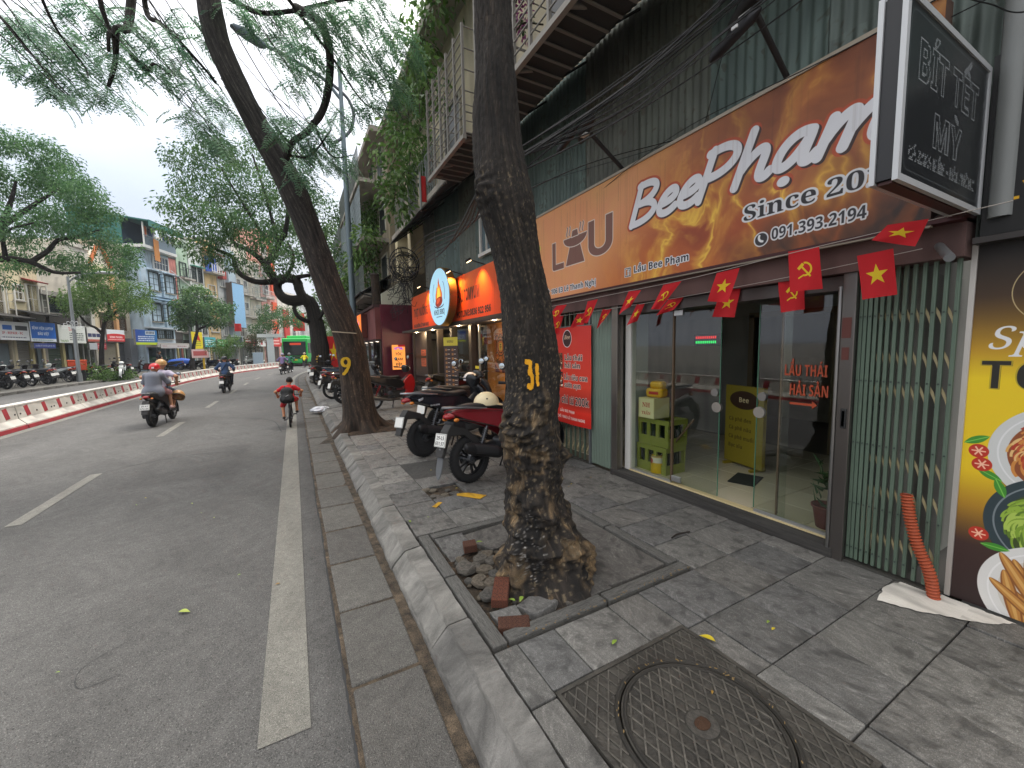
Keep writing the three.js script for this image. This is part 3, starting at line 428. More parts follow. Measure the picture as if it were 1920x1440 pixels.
// ------------------------------------------------------------ big orange shop sign with fire print
const stroke = { // brush letters as strokes, unit em
B: [[['M', .0, 0], ['L', .06, 1]], [['M', .02, .98], ['C', .7, 1.08, .62, .56, .12, .52], ['C', .78, .54, .72, -.02, .0, .02]]],
e: [[['M', .06, .28], ['C', .3, .28, .46, .36, .4, .5], ['C', .32, .66, .1, .52, .06, .28], ['C', .02, .0, .3, -.04, .46, .14]]],
P: [[['M', .0, 0], ['L', .08, 1]], [['M', .0, .96], ['C', .74, 1.12, .72, .42, .1, .44]]],
h: [[['M', .0, 0], ['L', .08, 1.02]], [['M', .04, .3], ['C', .14, .52, .36, .72, .4, .5], ['C', .42, .38, .34, .12, .42, .04], ['C', .48, 0, .52, .04, .56, .1]]],
a: [[['M', .46, .54], ['C', .18, .68, .02, .34, .06, .14], ['C', .12, -.06, .36, .08, .46, .5], ['C', .46, .3, .38, .04, .5, .02], ['C', .54, .02, .58, .06, .62, .12]]],
m: [[['M', .0, 0], ['L', .06, .58]], [['M', .04, .26], ['C', .12, .5, .32, .7, .34, .48], ['L', .3, .02]], [['M', .33, .28], ['C', .42, .5, .62, .7, .64, .48], ['C', .64, .36, .58, .1, .66, .03], ['C', .7, 0, .76, .06, .8, .12]]],
};
const sgn = thing('shop_sign', 'large orange fire-print restaurant sign with white brush lettering over the glass front', 'sign', [3.02, 2.78, -3.205]);
{
const W = 2048, H = 490;
const tex = canvas(W, H, (c) => {
const w2 = 1024, h2 = 245, im = document.createElement('canvas'); im.width = w2; im.height = h2; const k = im.getContext('2d'), d = k.createImageData(w2, h2);
for (let j = 0; j < h2; j++) for (let i = 0; i < w2; i++) {
const u = i / w2, v = j / h2, x = u * 4.2, y = v, q = (j * w2 + i) * 4;
const wv = n3(x * 2.2, y * 2 + 4, 1) * 0.5, a = fbm(x * 2.4 + wv, y * 2.1 + wv * 1.4, 2.2, 5), fl = 1 - Math.abs(fbm(x * 3 + a, y * 1.8 - a, 6.4, 4)) * 3.2;
let mr = 218, mg = 148, mb = 100; const pinkish = sstep(u, 0.5, 0.1) * 6; mr += pinkish; mg += 6 * (1 - v) + 4 * a * 4; // plain orange left part
const fire = sstep(u + 0.10 * a + (v - 0.5) * 0.22, 0.42, 0.70), smoke = sstep(u - (v - 0.3) * 0.35 + 0.2 * a, 0.58, 0.85);
let fr = 170 + 70 * a, fg = 84 + 60 * a, fb = 34 + 20 * a;
fr = lerp(fr, 74 + 120 * Math.max(0, a + 0.2), smoke * 0.6); fg = lerp(fg, 46 + 70 * Math.max(0, a + 0.2), smoke * 0.6); fb = lerp(fb, 34 + 40 * Math.max(0, a + 0.2), smoke * 0.6);
const hot = Math.max(0, fl) ** 2 * sstep(v, 0.25, 0.7) * sstep(u, 0.42, 0.6) * (1 - sstep(u, 0.82, 1)) + 0.5 * Math.max(0, fl) ** 3 * sstep(u, 0.5, 0.65);
fr = lerp(fr, 226, hot * 0.8); fg = lerp(fg, 176, hot * 0.8); fb = lerp(fb, 74, hot * 0.6);
const coal = sstep(v + 0.25 * a, 0.72, 0.95) * sstep(u, 0.7, 0.85); fr = lerp(fr, 46 + 90 * Math.max(0, fl), coal); fg = lerp(fg, 30 + 40 * Math.max(0, fl), coal); fb = lerp(fb, 24, coal);
d.data[q] = lerp(mr, fr, fire); d.data[q + 1] = lerp(mg, fg, fire); d.data[q + 2] = lerp(mb, fb, fire); d.data[q + 3] = 255;
}
k.putImageData(d, 0, 0); c.drawImage(im, 0, 0, W, H);
const X = z => (z + 5.55) / 4.69 * W, Y = y => (3.34 - y) / 1.12 * H, S = W / 4.69;
// brush name
const path = (chars, sc) => { let x = X(-3.02), y0 = Y(2.775); const em = 0.345 * S * sc; const out = []; for (const ch of chars) { const adv = { B: .66, e: .5, P: .68, h: .58, a: .64, m: .8 }[ch]; for (const s of stroke[ch]) out.push(s.map(p => [p[0], ...p.slice(1).map((v, i) => i % 2 ? y0 - v * em * (ch === 'B' || ch === 'P' || ch === 'h' ? 1.0 : 1.0) : x + (v + 0.24 * p[2 + i]) * em * 1.28)])); if (ch === 'a') out.dot = [x + 0.26 * em, y0 + 0.22 * em]; x += adv * em * 1.31; } return out; };
const P = path('BeePham', 1), em = 0.345 * S;
const drawP = (col, lw, ox, oy) => { c.strokeStyle = col; c.fillStyle = col; c.lineWidth = lw; c.lineCap = 'round'; c.lineJoin = 'round'; for (const s of P) { c.beginPath(); for (const q of s) { if (q[0] === 'M') c.moveTo(q[1] + ox, q[2] + oy); if (q[0] === 'L') c.lineTo(q[1] + ox, q[2] + oy); if (q[0] === 'C') c.bezierCurveTo(q[1] + ox, q[2] + oy, q[3] + ox, q[4] + oy, q[5] + ox, q[6] + oy); } c.stroke(); } c.beginPath(); c.ellipse(P.dot[0] + ox, P.dot[1] + oy, lw * 0.62, lw * 0.5, 0, 0, 7); c.fill(); };
drawP('rgba(176,72,40,0.9)', em * 0.31, 0, 0); drawP('#33201c', em * 0.205, 6, 6); drawP('#d9d9dc', em * 0.195, 0, 0);
const outl = (txt, x, y, font, sp, fill = '#26242a', edge = '#d8d8da', lw = 8, maxw) => vtext(c, txt, x, y, { size: +font.match(/(\d+)px/)[1], font: font.split('px ')[1], fill, edge, lw, mw: maxw });
c.textAlign = 'left';
outl('Since 2015', X(-1.885), Y(2.505), 'bold 66px serif', 0, '#221f22', '#d5d5d8', 11, X(-0.95) - X(-1.885));
outl('091.393.2194', X(-1.675), Y(2.325), 'bold 46px sans-serif', 0, '#26242a', '#d5d5d8', 9, X(-1.135) - X(-1.675));
c.lineWidth = 4; c.strokeStyle = '#d5d5d8'; c.fillStyle = '#2a272b'; c.beginPath(); c.arc(X(-1.745), Y(2.345), 21, 0, 7); c.fill(); c.stroke(); c.strokeStyle = '#e4e4e4'; c.lineWidth = 7; c.beginPath(); c.arc(X(-1.745) + 6, Y(2.345) - 6, 13, 1.7, 3.6); c.stroke();
outl('Lẩu Bee Phạm', X(-2.985), Y(2.315), 'bold 40px sans-serif', 0, '#26242a', '#d5d5d8', 7, X(-2.345) - X(-2.985));
c.strokeStyle = '#e0e0e0'; c.lineWidth = 8; c.strokeRect(X(-3.10), Y(2.375), 32, 34); c.strokeStyle = '#2a2a2a'; c.lineWidth = 3; c.strokeRect(X(-3.10), Y(2.375), 32, 34); outl('f', X(-3.10) + 12, Y(2.375) + 32, 'bold 36px serif', 0, '#dcdcdc', '#2a2a2a', 3);
outl('106 E3 Lê Thanh Nghị', X(-4.44), Y(2.285), 'bold 38px sans-serif', 0, '#26242a', '#d5d5d8', 7, X(-3.55) - X(-4.44));
{ const hx = X(-4.56), hy = Y(2.275); c.beginPath(); c.moveTo(hx, hy - 22); c.lineTo(hx + 21, hy - 42); c.lineTo(hx + 42, hy - 22); c.lineTo(hx + 36, hy - 22); c.lineTo(hx + 36, hy); c.lineTo(hx + 6, hy); c.lineTo(hx + 6, hy - 22); c.closePath(); c.lineWidth = 6; c.strokeStyle = '#ddd'; c.stroke(); c.fillStyle = '#2a272b'; c.fill(); c.fillStyle = '#ddd'; c.fillRect(hx + 17, hy - 16, 9, 16); }
// L, hot pot, U
const br = '#7b5347', ed = '#d8c9bd'; c.lineJoin = 'round'; c.lineCap = 'butt';
const shape = f => { c.beginPath(); f(); c.lineWidth = 9; c.strokeStyle = ed; c.stroke(); c.fillStyle = br; c.fill(); };
const lx = X(-4.40), by = Y(2.575); shape(() => { c.moveTo(lx, by - 150); c.lineTo(lx + 32, by - 150); c.lineTo(lx + 32, by - 30); c.lineTo(lx + 108, by - 30); c.lineTo(lx + 108, by); c.lineTo(lx + 18, by); c.quadraticCurveTo(lx, by, lx, by - 20); c.closePath(); });
const px = X(-3.93), pb = Y(2.585); shape(() => { c.moveTo(px - 78, pb); c.lineTo(px - 44, pb - 92); c.lineTo(px + 44, pb - 92); c.lineTo(px + 78, pb); c.closePath(); }); shape(() => { c.moveTo(px - 98, pb - 140); c.lineTo(px + 98, pb - 140); c.bezierCurveTo(px + 92, pb - 76, px - 92, pb - 76, px - 98, pb - 140); c.closePath(); }); shape(() => { c.moveTo(px - 28, pb - 142); c.lineTo(px - 20, pb - 172); c.lineTo(px + 20, pb - 172); c.lineTo(px + 28, pb - 142); c.closePath(); });
for (const o of [-66, -44, 44, 66]) for (const [col, w] of [[ed, 14], [br, 6]]) { c.strokeStyle = col; c.lineWidth = w; c.beginPath(); c.moveTo(px + o, pb - 152); c.bezierCurveTo(px + o - 14, pb - 170, px + o + 16, pb - 182, px + o, pb - 200); c.stroke(); }
const ux = X(-3.68), uy = Y(2.60); shape(() => { c.moveTo(ux, uy - 172); c.lineTo(ux + 44, uy - 172); c.lineTo(ux + 44, uy - 62); c.bezierCurveTo(ux + 44, uy - 20, ux + 126, uy - 20, ux + 126, uy - 62); c.lineTo(ux + 126, uy - 172); c.lineTo(ux + 172, uy - 172); c.lineTo(ux + 172, uy - 58); c.bezierCurveTo(ux + 172, uy + 22, ux, uy + 22, ux, uy - 58); c.closePath(); });
{ const bx0 = X(-4.86), by0 = Y(2.86); c.lineWidth = 12; c.strokeStyle = '#55504e'; c.beginPath(); c.ellipse(bx0, by0, 50, 105, 0, 0, 7); c.stroke(); c.fillStyle = '#d9c45a'; c.beginPath(); c.ellipse(bx0 + 22, by0 - 18, 62, 28, -0.3, 0, 7); c.fill(); c.fillStyle = '#b8604c'; c.beginPath(); c.ellipse(bx0 + 20, by0 + 50, 34, 40, 0, 0, 7); c.fill(); }
// dust and vertical seams of the banner
const q = rng(2); c.strokeStyle = 'rgba(120,60,40,0.18)'; c.lineWidth = 2; for (const z of [-3.17, -4.35, -1.98]) { c.beginPath(); c.moveTo(X(z), 0); c.lineTo(X(z), H); c.stroke(); } for (let i = 0; i < 90; i++) { c.fillStyle = `rgba(60,40,30,${0.03 + 0.06 * q()})`; const x = q() * W; c.fillRect(x, q() * 60, 2 + q() * 6, 60 + q() * 300); }
});
mesh('sign_face', printPlane(4.69, 1.12).rotateY(-PI / 2), new THREE.MeshStandardMaterial({ map: tex, roughness: 0.5 }), sgn);
mesh('sign_frame', [bx(0.004, 0.10, -0.56, 0.56, 2.345, -2.345)], M(0x554036, 0.7), sgn);
mesh('sign_trim', [bx(-0.012, 0.02, 0.56, 0.585, 2.35, -2.35), bx(-0.012, 0.02, -0.585, -0.56, 2.35, -2.35)], M(0xa79c8c, 0.5, 0.3), sgn);
for (const [z, label] of [[-1.62, 'dark sign lamp arm over the fire end of the orange sign'], [-3.16, 'dark sign lamp arm above the first letter of the orange sign']]) {
const t = thing('sign_lamp', label, 'lamp', [3.0, 3.37, z]);
mesh('arm', [rod([0.05, 0, 0], [-0.45, 0.24, 0.05], 0.018), rod([0.05, 0, 0.0], [0.18, 0.02, 0], 0.022)], M(0x232020, 0.6), t);
const h = mesh('lamp_head', [loft([sx(-0.40, 0.22, -0.1, 0.02, 0.045), sx(-0.45, 0.25, 0.0, 0.035, 0.11), sx(-0.50, 0.26, 0.1, 0.035, 0.11), sx(-0.54, 0.27, 0.16, 0.02, 0.05)], 12)], M(0x1c1a1a, 0.5), t); h.position.set(0, 0, 0);
mesh('lamp_lens', [rbox(0.05, 0.012, 0.09, 0.004, -0.47, 0.207, 0.03)], M(0xb9b9b4, 0.3), t);
}
}
// ------------------------------------------------------------ projecting steak sign
{
const t = thing('projecting_sign', 'black projecting box sign with white frame and unlit dotted lettering', 'sign', [2.6, 2.575, -0.745]);
const W = 1.0, H = 0.70, D = 0.085;
const face = canvas(1024, 768, (c, w, h) => {
c.fillStyle = '#15181a'; c.fillRect(0, 0, w, h); const q = rng(9); for (let i = 0; i < 1400; i++) { c.fillStyle = `rgba(90,95,95,${q() * 0.10})`; c.fillRect(q() * w, q() * h, 1 + q() * 3, 1 + q() * 8); }
c.strokeStyle = '#3c4042'; c.lineWidth = 6; c.beginPath(); c.roundRect(34, 34, w - 68, h - 68, 50); c.stroke();
const off = document.createElement('canvas'); off.width = w; off.height = h; const k = off.getContext('2d'); k.strokeStyle = '#fff'; k.lineWidth = 9; vtext(k, 'BÍT TẾT', w * 0.5, 310, { size: 250, edge: '#fff', lw: 9, align: 'center', mw: 780 }); vtext(k, 'MỲ', w * 0.5, 570, { size: 230, edge: '#fff', lw: 9, align: 'center', mw: 380 }); vtext(k, 'CÁ SAPA MỀM - HẢI PHÒNG', w * 0.5, 680, { size: 80, edge: '#fff', lw: 5, align: 'center', mw: 860 });
const a = k.getImageData(0, 0, w, h).data; c.fillStyle = '#9a9ea0'; for (let y = 4; y < h; y += 9) for (let x = 4; x < w; x += 9) if (a[(y * w + x) * 4 + 3] > 60) { c.beginPath(); c.arc(x, y, 3.4, 0, 7); c.fill(); }
});
mesh('sign_box', rbox(W - 0.02, H - 0.02, D - 0.012, 0.003), M(0x101114, 0.4), t);
mesh('sign_face', printPlane(W - 0.05, H - 0.05).translate(0, 0, D / 2 - 0.003), new THREE.MeshStandardMaterial({ map: face, roughness: 0.3 }), t);
const fm = M(0xb7b9ba, 0.4, 0.3), L = [];
for (const z of [D / 2 - 0.006, -D / 2 + 0.006]) L.push(box(W, 0.026, 0.018, 0, H / 2 - 0.013, z), box(W, 0.026, 0.018, 0, -H / 2 + 0.013, z), box(0.026, H - 0.052, 0.018, -W / 2 + 0.013, 0, z), box(0.026, H - 0.052, 0.018, W / 2 - 0.013, 0, z));
mesh('frame', L, fm, t); mesh('underside', [bx(-W / 2 + 0.02, W / 2 - 0.02, -H / 2 - 0.004, -H / 2 + 0.008, D / 2 - 0.02, -D / 2 + 0.02)], M(0x3a1512, 0.6), t);
mesh('bracket', [rod([0.45, 0.1, 0], [0.62, 0.1, 0], 0.016), rod([0.45, -0.2, 0], [0.62, -0.2, 0], 0.016)], M(0x444444, 0.5, 0.5), t);
}
// ------------------------------------------------------------ pasta poster wall and black board above it at the right edge
{
const t = thing('food_poster_panel', 'yellow pasta advertising panel with plates of food at the right edge', 'poster panel', [3.195, 1.12, -0.015]);
const W = 1.40, H = 1.94, w = 1024, h = 1420, S = w / W;
const tex = canvas(w, h, (c) => {
const g = c.createLinearGradient(0, 0, 0, h); g.addColorStop(0, '#15100d'); g.addColorStop(0.14, '#3f2a12'); g.addColorStop(0.28, '#b58a17'); g.addColorStop(0.36, '#e3c313'); g.addColorStop(0.62, '#dfbb15'); g.addColorStop(0.72, '#a77a1c'); g.addColorStop(0.83, '#3c2620'); g.addColorStop(1, '#2a1a18'); c.fillStyle = g; c.fillRect(0, 0, w, h);
const X = z => (z + 0.715) * S, Y = y => (2.09 - y) * S, q = rng(6);
c.strokeStyle = '#bba77a'; c.lineWidth = 3; c.beginPath(); c.arc(X(-0.42), Y(1.83), 0.17 * S, 0, 7); c.stroke(); c.fillStyle = '#c79a3a'; for (let i = 0; i < 8; i++) { c.save(); c.translate(X(-0.42), Y(1.83)); c.rotate(i * 0.8); c.beginPath(); c.ellipse(0.1 * S, 0, 0.035 * S, 0.015 * S, 0.4, 0, 7); c.fill(); c.restore(); }
c.fillStyle = '#ddd'; c.font = 'italic 118px serif'; c.fillText('Spaghetti', X(-0.665), Y(1.545)); c.font = 'bold 150px sans-serif'; c.fillStyle = '#1d1b12'; c.fillText('TOPPING', X(-0.675), Y(1.335)); c.strokeStyle = '#b29a22'; c.lineWidth = 3; c.strokeText('TOPPING', X(-0.678), Y(1.338));
const noodles = (cx, cy, r, cols, n, lw) => { for (let i = 0; i < n; i++) { const a = q() * 7, rr = r * Math.sqrt(q()); c.strokeStyle = cols[q() * cols.length | 0]; c.lineWidth = lw * (0.7 + q() * 0.6); c.beginPath(); c.arc(cx + Math.cos(a) * rr * 0.7, cy + Math.sin(a) * rr * 0.7, r * (0.1 + q() * 0.3), a, a + 1 + q() * 3); c.stroke(); } };
const plate = (z, y, R, rim, inner) => { c.fillStyle = 'rgba(40,25,5,0.35)'; c.beginPath(); c.arc(X(z) + 6, Y(y) + 12, R * S, 0, 7); c.fill(); c.fillStyle = rim; c.beginPath(); c.arc(X(z), Y(y), R * S, 0, 7); c.fill(); c.strokeStyle = 'rgba(255,255,255,.35)'; c.lineWidth = 5; c.beginPath(); c.arc(X(z), Y(y), R * S * 0.86, 0, 7); c.stroke(); c.fillStyle = inner; c.beginPath(); c.arc(X(z), Y(y), R * S * 0.74, 0, 7); c.fill(); };
plate(-0.37, 1.02, 0.255, '#c9cac6', '#8a4a24'); noodles(X(-0.37), Y(1.02), 0.18 * S, ['#d9a45a', '#c9843c', '#e0b878', '#a8341c', '#b8502a'], 420, 7);
plate(-0.36, 0.66, 0.26, '#2c3b3f', '#3c4a1c'); noodles(X(-0.36), Y(0.66), 0.19 * S, ['#8fae3a', '#7a9a2c', '#a8c052', '#5c7a22'], 460, 7);
plate(-0.35, 0.30, 0.27, '#d8d6d0', '#c9c4b8'); for (let i = 0; i < 16; i++) { c.save(); c.translate(X(-0.40) + (q() - 0.5) * 150, Y(0.30) + (q() - 0.5) * 150); c.rotate(1.2 + (q() - 0.5)); for (const [col, ww] of [['#8a5426', 40], ['#b9803c', 28], ['#d2a25a', 10]]) { c.fillStyle = col; c.beginPath(); c.ellipse(0, 0, 110, ww / 2, 0, 0, 7); c.fill(); } c.restore(); }
const leaf = (z, y, a) => { c.save(); c.translate(X(z), Y(y)); c.rotate(a); c.fillStyle = '#3f8a2a'; c.beginPath(); c.moveTo(-38, 0); c.quadraticCurveTo(0, -28, 38, 0); c.quadraticCurveTo(0, 28, -38, 0); c.fill(); c.strokeStyle = '#7cc04e'; c.lineWidth = 3; c.beginPath(); c.moveTo(-36, 0); c.lineTo(36, 0); c.stroke(); c.restore(); };
const tom = (z, y) => { c.fillStyle = '#b8301c'; c.beginPath(); c.arc(X(z), Y(y), 27, 0, 7); c.fill(); c.strokeStyle = '#f0b89a'; c.lineWidth = 5; for (let i = 0; i < 6; i++) { c.beginPath(); c.moveTo(X(z), Y(y)); c.lineTo(X(z) + Math.cos(i * 1.05) * 19, Y(y) + Math.sin(i * 1.05) * 19); c.stroke(); } };
leaf(-0.665, 1.06, -0.5); leaf(-0.61, 0.88, 0.5); tom(-0.64, 0.93); leaf(-0.57, 0.82, 1.2); tom(-0.63, 0.55); leaf(-0.57, 0.50, 0); tom(-0.655, 1.0);
});
mesh('poster_face', printPlane(W, H).rotateY(-PI / 2), new THREE.MeshStandardMaterial({ map: tex, roughness: 0.55 }), t);
mesh('panel_body', bx(0.004, 0.06, -H / 2, H / 2, W / 2, -W / 2), M(0x2a2320, 0.8), t);
mesh('edge_trim', bx(-0.012, 0.05, -H / 2, H / 2, -W / 2, -W / 2 - 0.022), M(0xb9b4ac, 0.4, 0.4), t);
const b = thing('black_sign_board', 'black sign board with yellow lettering above the pasta panel at the right edge', 'sign', [3.12, 2.55, 0.0]);
mesh('board_face', printPlane(1.4, 0.86).rotateY(-PI / 2), new THREE.MeshStandardMaterial({ roughness: 0.6, map: canvas(700, 430, (c, w2, h2) => { c.fillStyle = '#101111'; c.fillRect(0, 0, w2, h2); c.fillStyle = '#d9a411'; c.font = 'bold 58px sans-serif'; c.fillText('LÝ', 30, 355); c.fillText('QUÁN', 145, 355); }) }), b);
mesh('board_body', bx(0.004, 0.09, -0.43, 0.43, 0.7, -0.7), M(0x161616, 0.7), b);
mesh('lower_rail', [bx(-0.02, 0.09, -0.465, -0.435, 0.7, -0.72)], M(0x3a3634, 0.5, 0.3), b);
const u = thing('neighbour_shop', 'pale upper wall with frosted mesh window right of the projecting sign', 'building', [0, 0, 0]);
mesh('wall', [bx(3.25, 4, 0.1, 2.98, 0.75, -0.68), bx(3.26, 4, 2.98, 5, 0.75, -0.63)], GM(C(0.42, 0.42, 0.40), grimeTex, 0.6), u);
mesh('window_frame', [bx(3.2, 3.27, 3.0, 4.4, -0.52, -0.56), bx(3.2, 3.27, 3.0, 4.4, 0.3, 0.26), bx(3.2, 3.27, 3.0, 3.05, 0.26, -0.52)], M(0x9c9a94, 0.6), u);
mesh('mesh_pane', bx(3.235, 3.25, 3.05, 4.4, 0.26, -0.52), new THREE.MeshStandardMaterial({ roughness: 0.4, map: canvas(256, 256, (c, w2, h2) => { c.fillStyle = '#6f8a84'; c.fillRect(0, 0, w2, h2); c.strokeStyle = '#3f5650'; c.lineWidth = 2; for (let i = 0; i < 256; i += 12) { c.beginPath(); c.moveTo(i, 0); c.lineTo(i, 256); c.stroke(); c.beginPath(); c.moveTo(0, i); c.lineTo(256, i); c.stroke(); } }) }), u);
}
// ------------------------------------------------------------ green folding gates
function gate(label, z0, n0, slats, y1) { // slats: list of z; lattice between
const t = thing('folding_gate', label, 'gate', [3.165, 0, 0]), gm = new THREE.MeshStandardMaterial({ color: C(0.125, 0.185, 0.142), map: rep(grimeTex, 1.5), roughness: 0.5, metalness: 0.2 }), cream = M(0xb5a67f, 0.6), sg = rbox(0.022, y1 - 0.17, 0.019, 0.003, 0, (y1 + 0.17) / 2, 0, 0, 0, 0, 1), st = M(0x2f3b34, 0.5);
for (const z of slats) { const s = mesh('slat', sg, gm, t); s.position.set(0, 0, z); }
const rv = []; for (const z of slats) for (const y of [0.25, 0.55, 0.95, 1.35, 1.75]) rv.push(new THREE.CylinderGeometry(0.005, 0.005, 0.006, 8).rotateZ(PI / 2).translate(-0.013, y, z));
const rm = mesh('rivet', rv, st, t); rm.userData.kind = 'stuff';
for (let i = 0; i < slats.length - 1; i++) { const g = Math.abs(slats[i + 1] - slats[i]); if (g < 0.027) continue; const a = slats[i], b = slats[i + 1];
for (const y of [0.33, 0.63, 0.83, 1.27, 1.47, 1.72]) if (y < y1 - 0.2) mesh('lattice_bar', [extr([[a, y + 0.08], [a, y + 0.05], [(a + b) / 2, y - 0.01], [b, y - 0.09], [b, y - 0.06], [(a + b) / 2, y + 0.03]].map(p => [-p[0], p[1]]), 0.005).rotateY(PI / 2).translate(0.016, 0, 0)], cream, t); }
mesh('top_track', bx(-0.03, 0.03, y1, y1 + 0.04, Math.max(...slats) + 0.03, Math.min(...slats) - 0.03), M(0x3b3f3c, 0.5, 0.4), t);
mesh('bottom_track', bx(-0.03, 0.03, 0.141, 0.155, Math.max(...slats) + 0.03, Math.min(...slats) - 0.03), M(0x55544f, 0.5, 0.5), t);
return t;
}
{ const a = []; let z = -1.185, d = 0.0215; for (let i = 0; i < 16 && z < -0.735; i++) { a.push(z); z += d; d = Math.min(0.045, d + 0.0024); } gate('green folding gate collapsed between the steel post and the pasta panel', 0, 0, a, 2.05); }
{ const a = []; let z = -3.83; for (let i = 0; i < 14; i++) { a.push(z); z -= 0.098; } const g = gate('green folding gate pulled half shut behind the red menu banner', 0, 0, a, 2.05);
const gm = new THREE.MeshStandardMaterial({ color: C(0.19, 0.26, 0.22), map: rep(grimeTex, 1.2), roughness: 0.5 });
for (let k = 0; k < 8; k++) mesh('stacked_slat', rbox(0.024, 1.88, 0.046, 0.006, 0, 1.11, -3.43 - k * 0.048, 0, 0, 0, 1), gm, g);
mesh('gate_stile', bx(-0.03, 0.03, 0.15, 2.05, -3.405, -3.425), M(0x6f7274, 0.4, 0.5), g); mesh('gate_stile', bx(-0.03, 0.03, 0.15, 2.05, -3.795, -3.82), M(0x7d8082, 0.4, 0.5), g); }
// ------------------------------------------------------------ red menu banner on the left gate
{
const t = thing('menu_banner', 'red hanging menu banner with two dish photos on the half-shut gate', 'banner', [3.10, 1.22, -4.18]);
const tex = canvas(512, 760, (c, w, h) => {
const g = c.createLinearGradient(0, 0, 0, h); g.addColorStop(0, '#c8281c'); g.addColorStop(0.6, '#d83a20'); g.addColorStop(0.78, '#a82a1c'); g.addColorStop(0.86, '#e0301c'); g.addColorStop(1, '#c42016'); c.fillStyle = g; c.fillRect(0, 0, w, h); const q = rng(5);
c.fillStyle = '#3a1d1a'; c.beginPath(); c.ellipse(240, 88, 58, 66, 0, 0, 7); c.fill(); c.strokeStyle = '#ddd'; c.lineWidth = 5; c.stroke(); c.fillStyle = '#d8b89a'; c.font = 'bold italic 44px serif'; c.textAlign = 'center'; c.fillText('Bee', 238, 92);
for (const [y, cs] of [[200, ['#d9c9a8', '#6a3a22', '#2c1610', '#8f5a36']], [350, ['#e0dccf', '#8f2a1c', '#c96a2c', '#2c1610']]]) { c.fillStyle = '#231310'; c.fillRect(24, y, 150, 128); for (let i = 0; i < 90; i++) { c.fillStyle = cs[q() * 4 | 0]; c.beginPath(); c.ellipse(30 + q() * 138, y + 8 + q() * 112, 4 + q() * 18, 3 + q() * 12, q() * 3, 0, 7); c.fill(); } }
const tx = (s, x, y, f, mw) => vtext(c, s, x, y, { size: +f.match(/(\d+)px/)[1], fill: '#201414', edge: '#d9c0b4', lw: 7, mw });
tx('Lẩu thái', 200, 256, 'bold 58px sans-serif', 230); tx('hải sản', 196, 316, 'bold 56px sans-serif', 210); tx('Lẩu riêu cua', 186, 410, 'bold 58px sans-serif', 290); tx('sườn sụn', 190, 470, 'bold 56px sans-serif', 220); tx('Giá chỉ từ 200k', 30, 600, 'bold 84px sans-serif', 460);
vtext(c, 'LẨU BEE PHẠM', 236, 672, { size: 30, fill: '#eadcd2', align: 'center', mw: 200 }); vtext(c, 'ĐỊA CHỈ: 106E3 LÊ THANH NGHỊ', 250, 722, { size: 30, fill: '#eadcd2', align: 'center', mw: 400 });
});
const g = new THREE.PlaneGeometry(0.88, 1.25, 16, 16), p = g.attributes.position; for (let i = 0; i < p.count; i++) p.setZ(i, 0.012 * Math.sin(p.getX(i) * 9) + 0.01 * n3(p.getX(i) * 3, p.getY(i) * 3, 1)); g.computeVertexNormals(); g.rotateY(-PI / 2);
mesh('banner_cloth', g, new THREE.MeshStandardMaterial({ map: tex, roughness: 0.55, side: THREE.DoubleSide }), t);
mesh('top_rod', rod([0.01, 0.63, 0.46], [0.01, 0.63, -0.46], 0.008), M(0x777777, 0.4, 0.5), t);
}
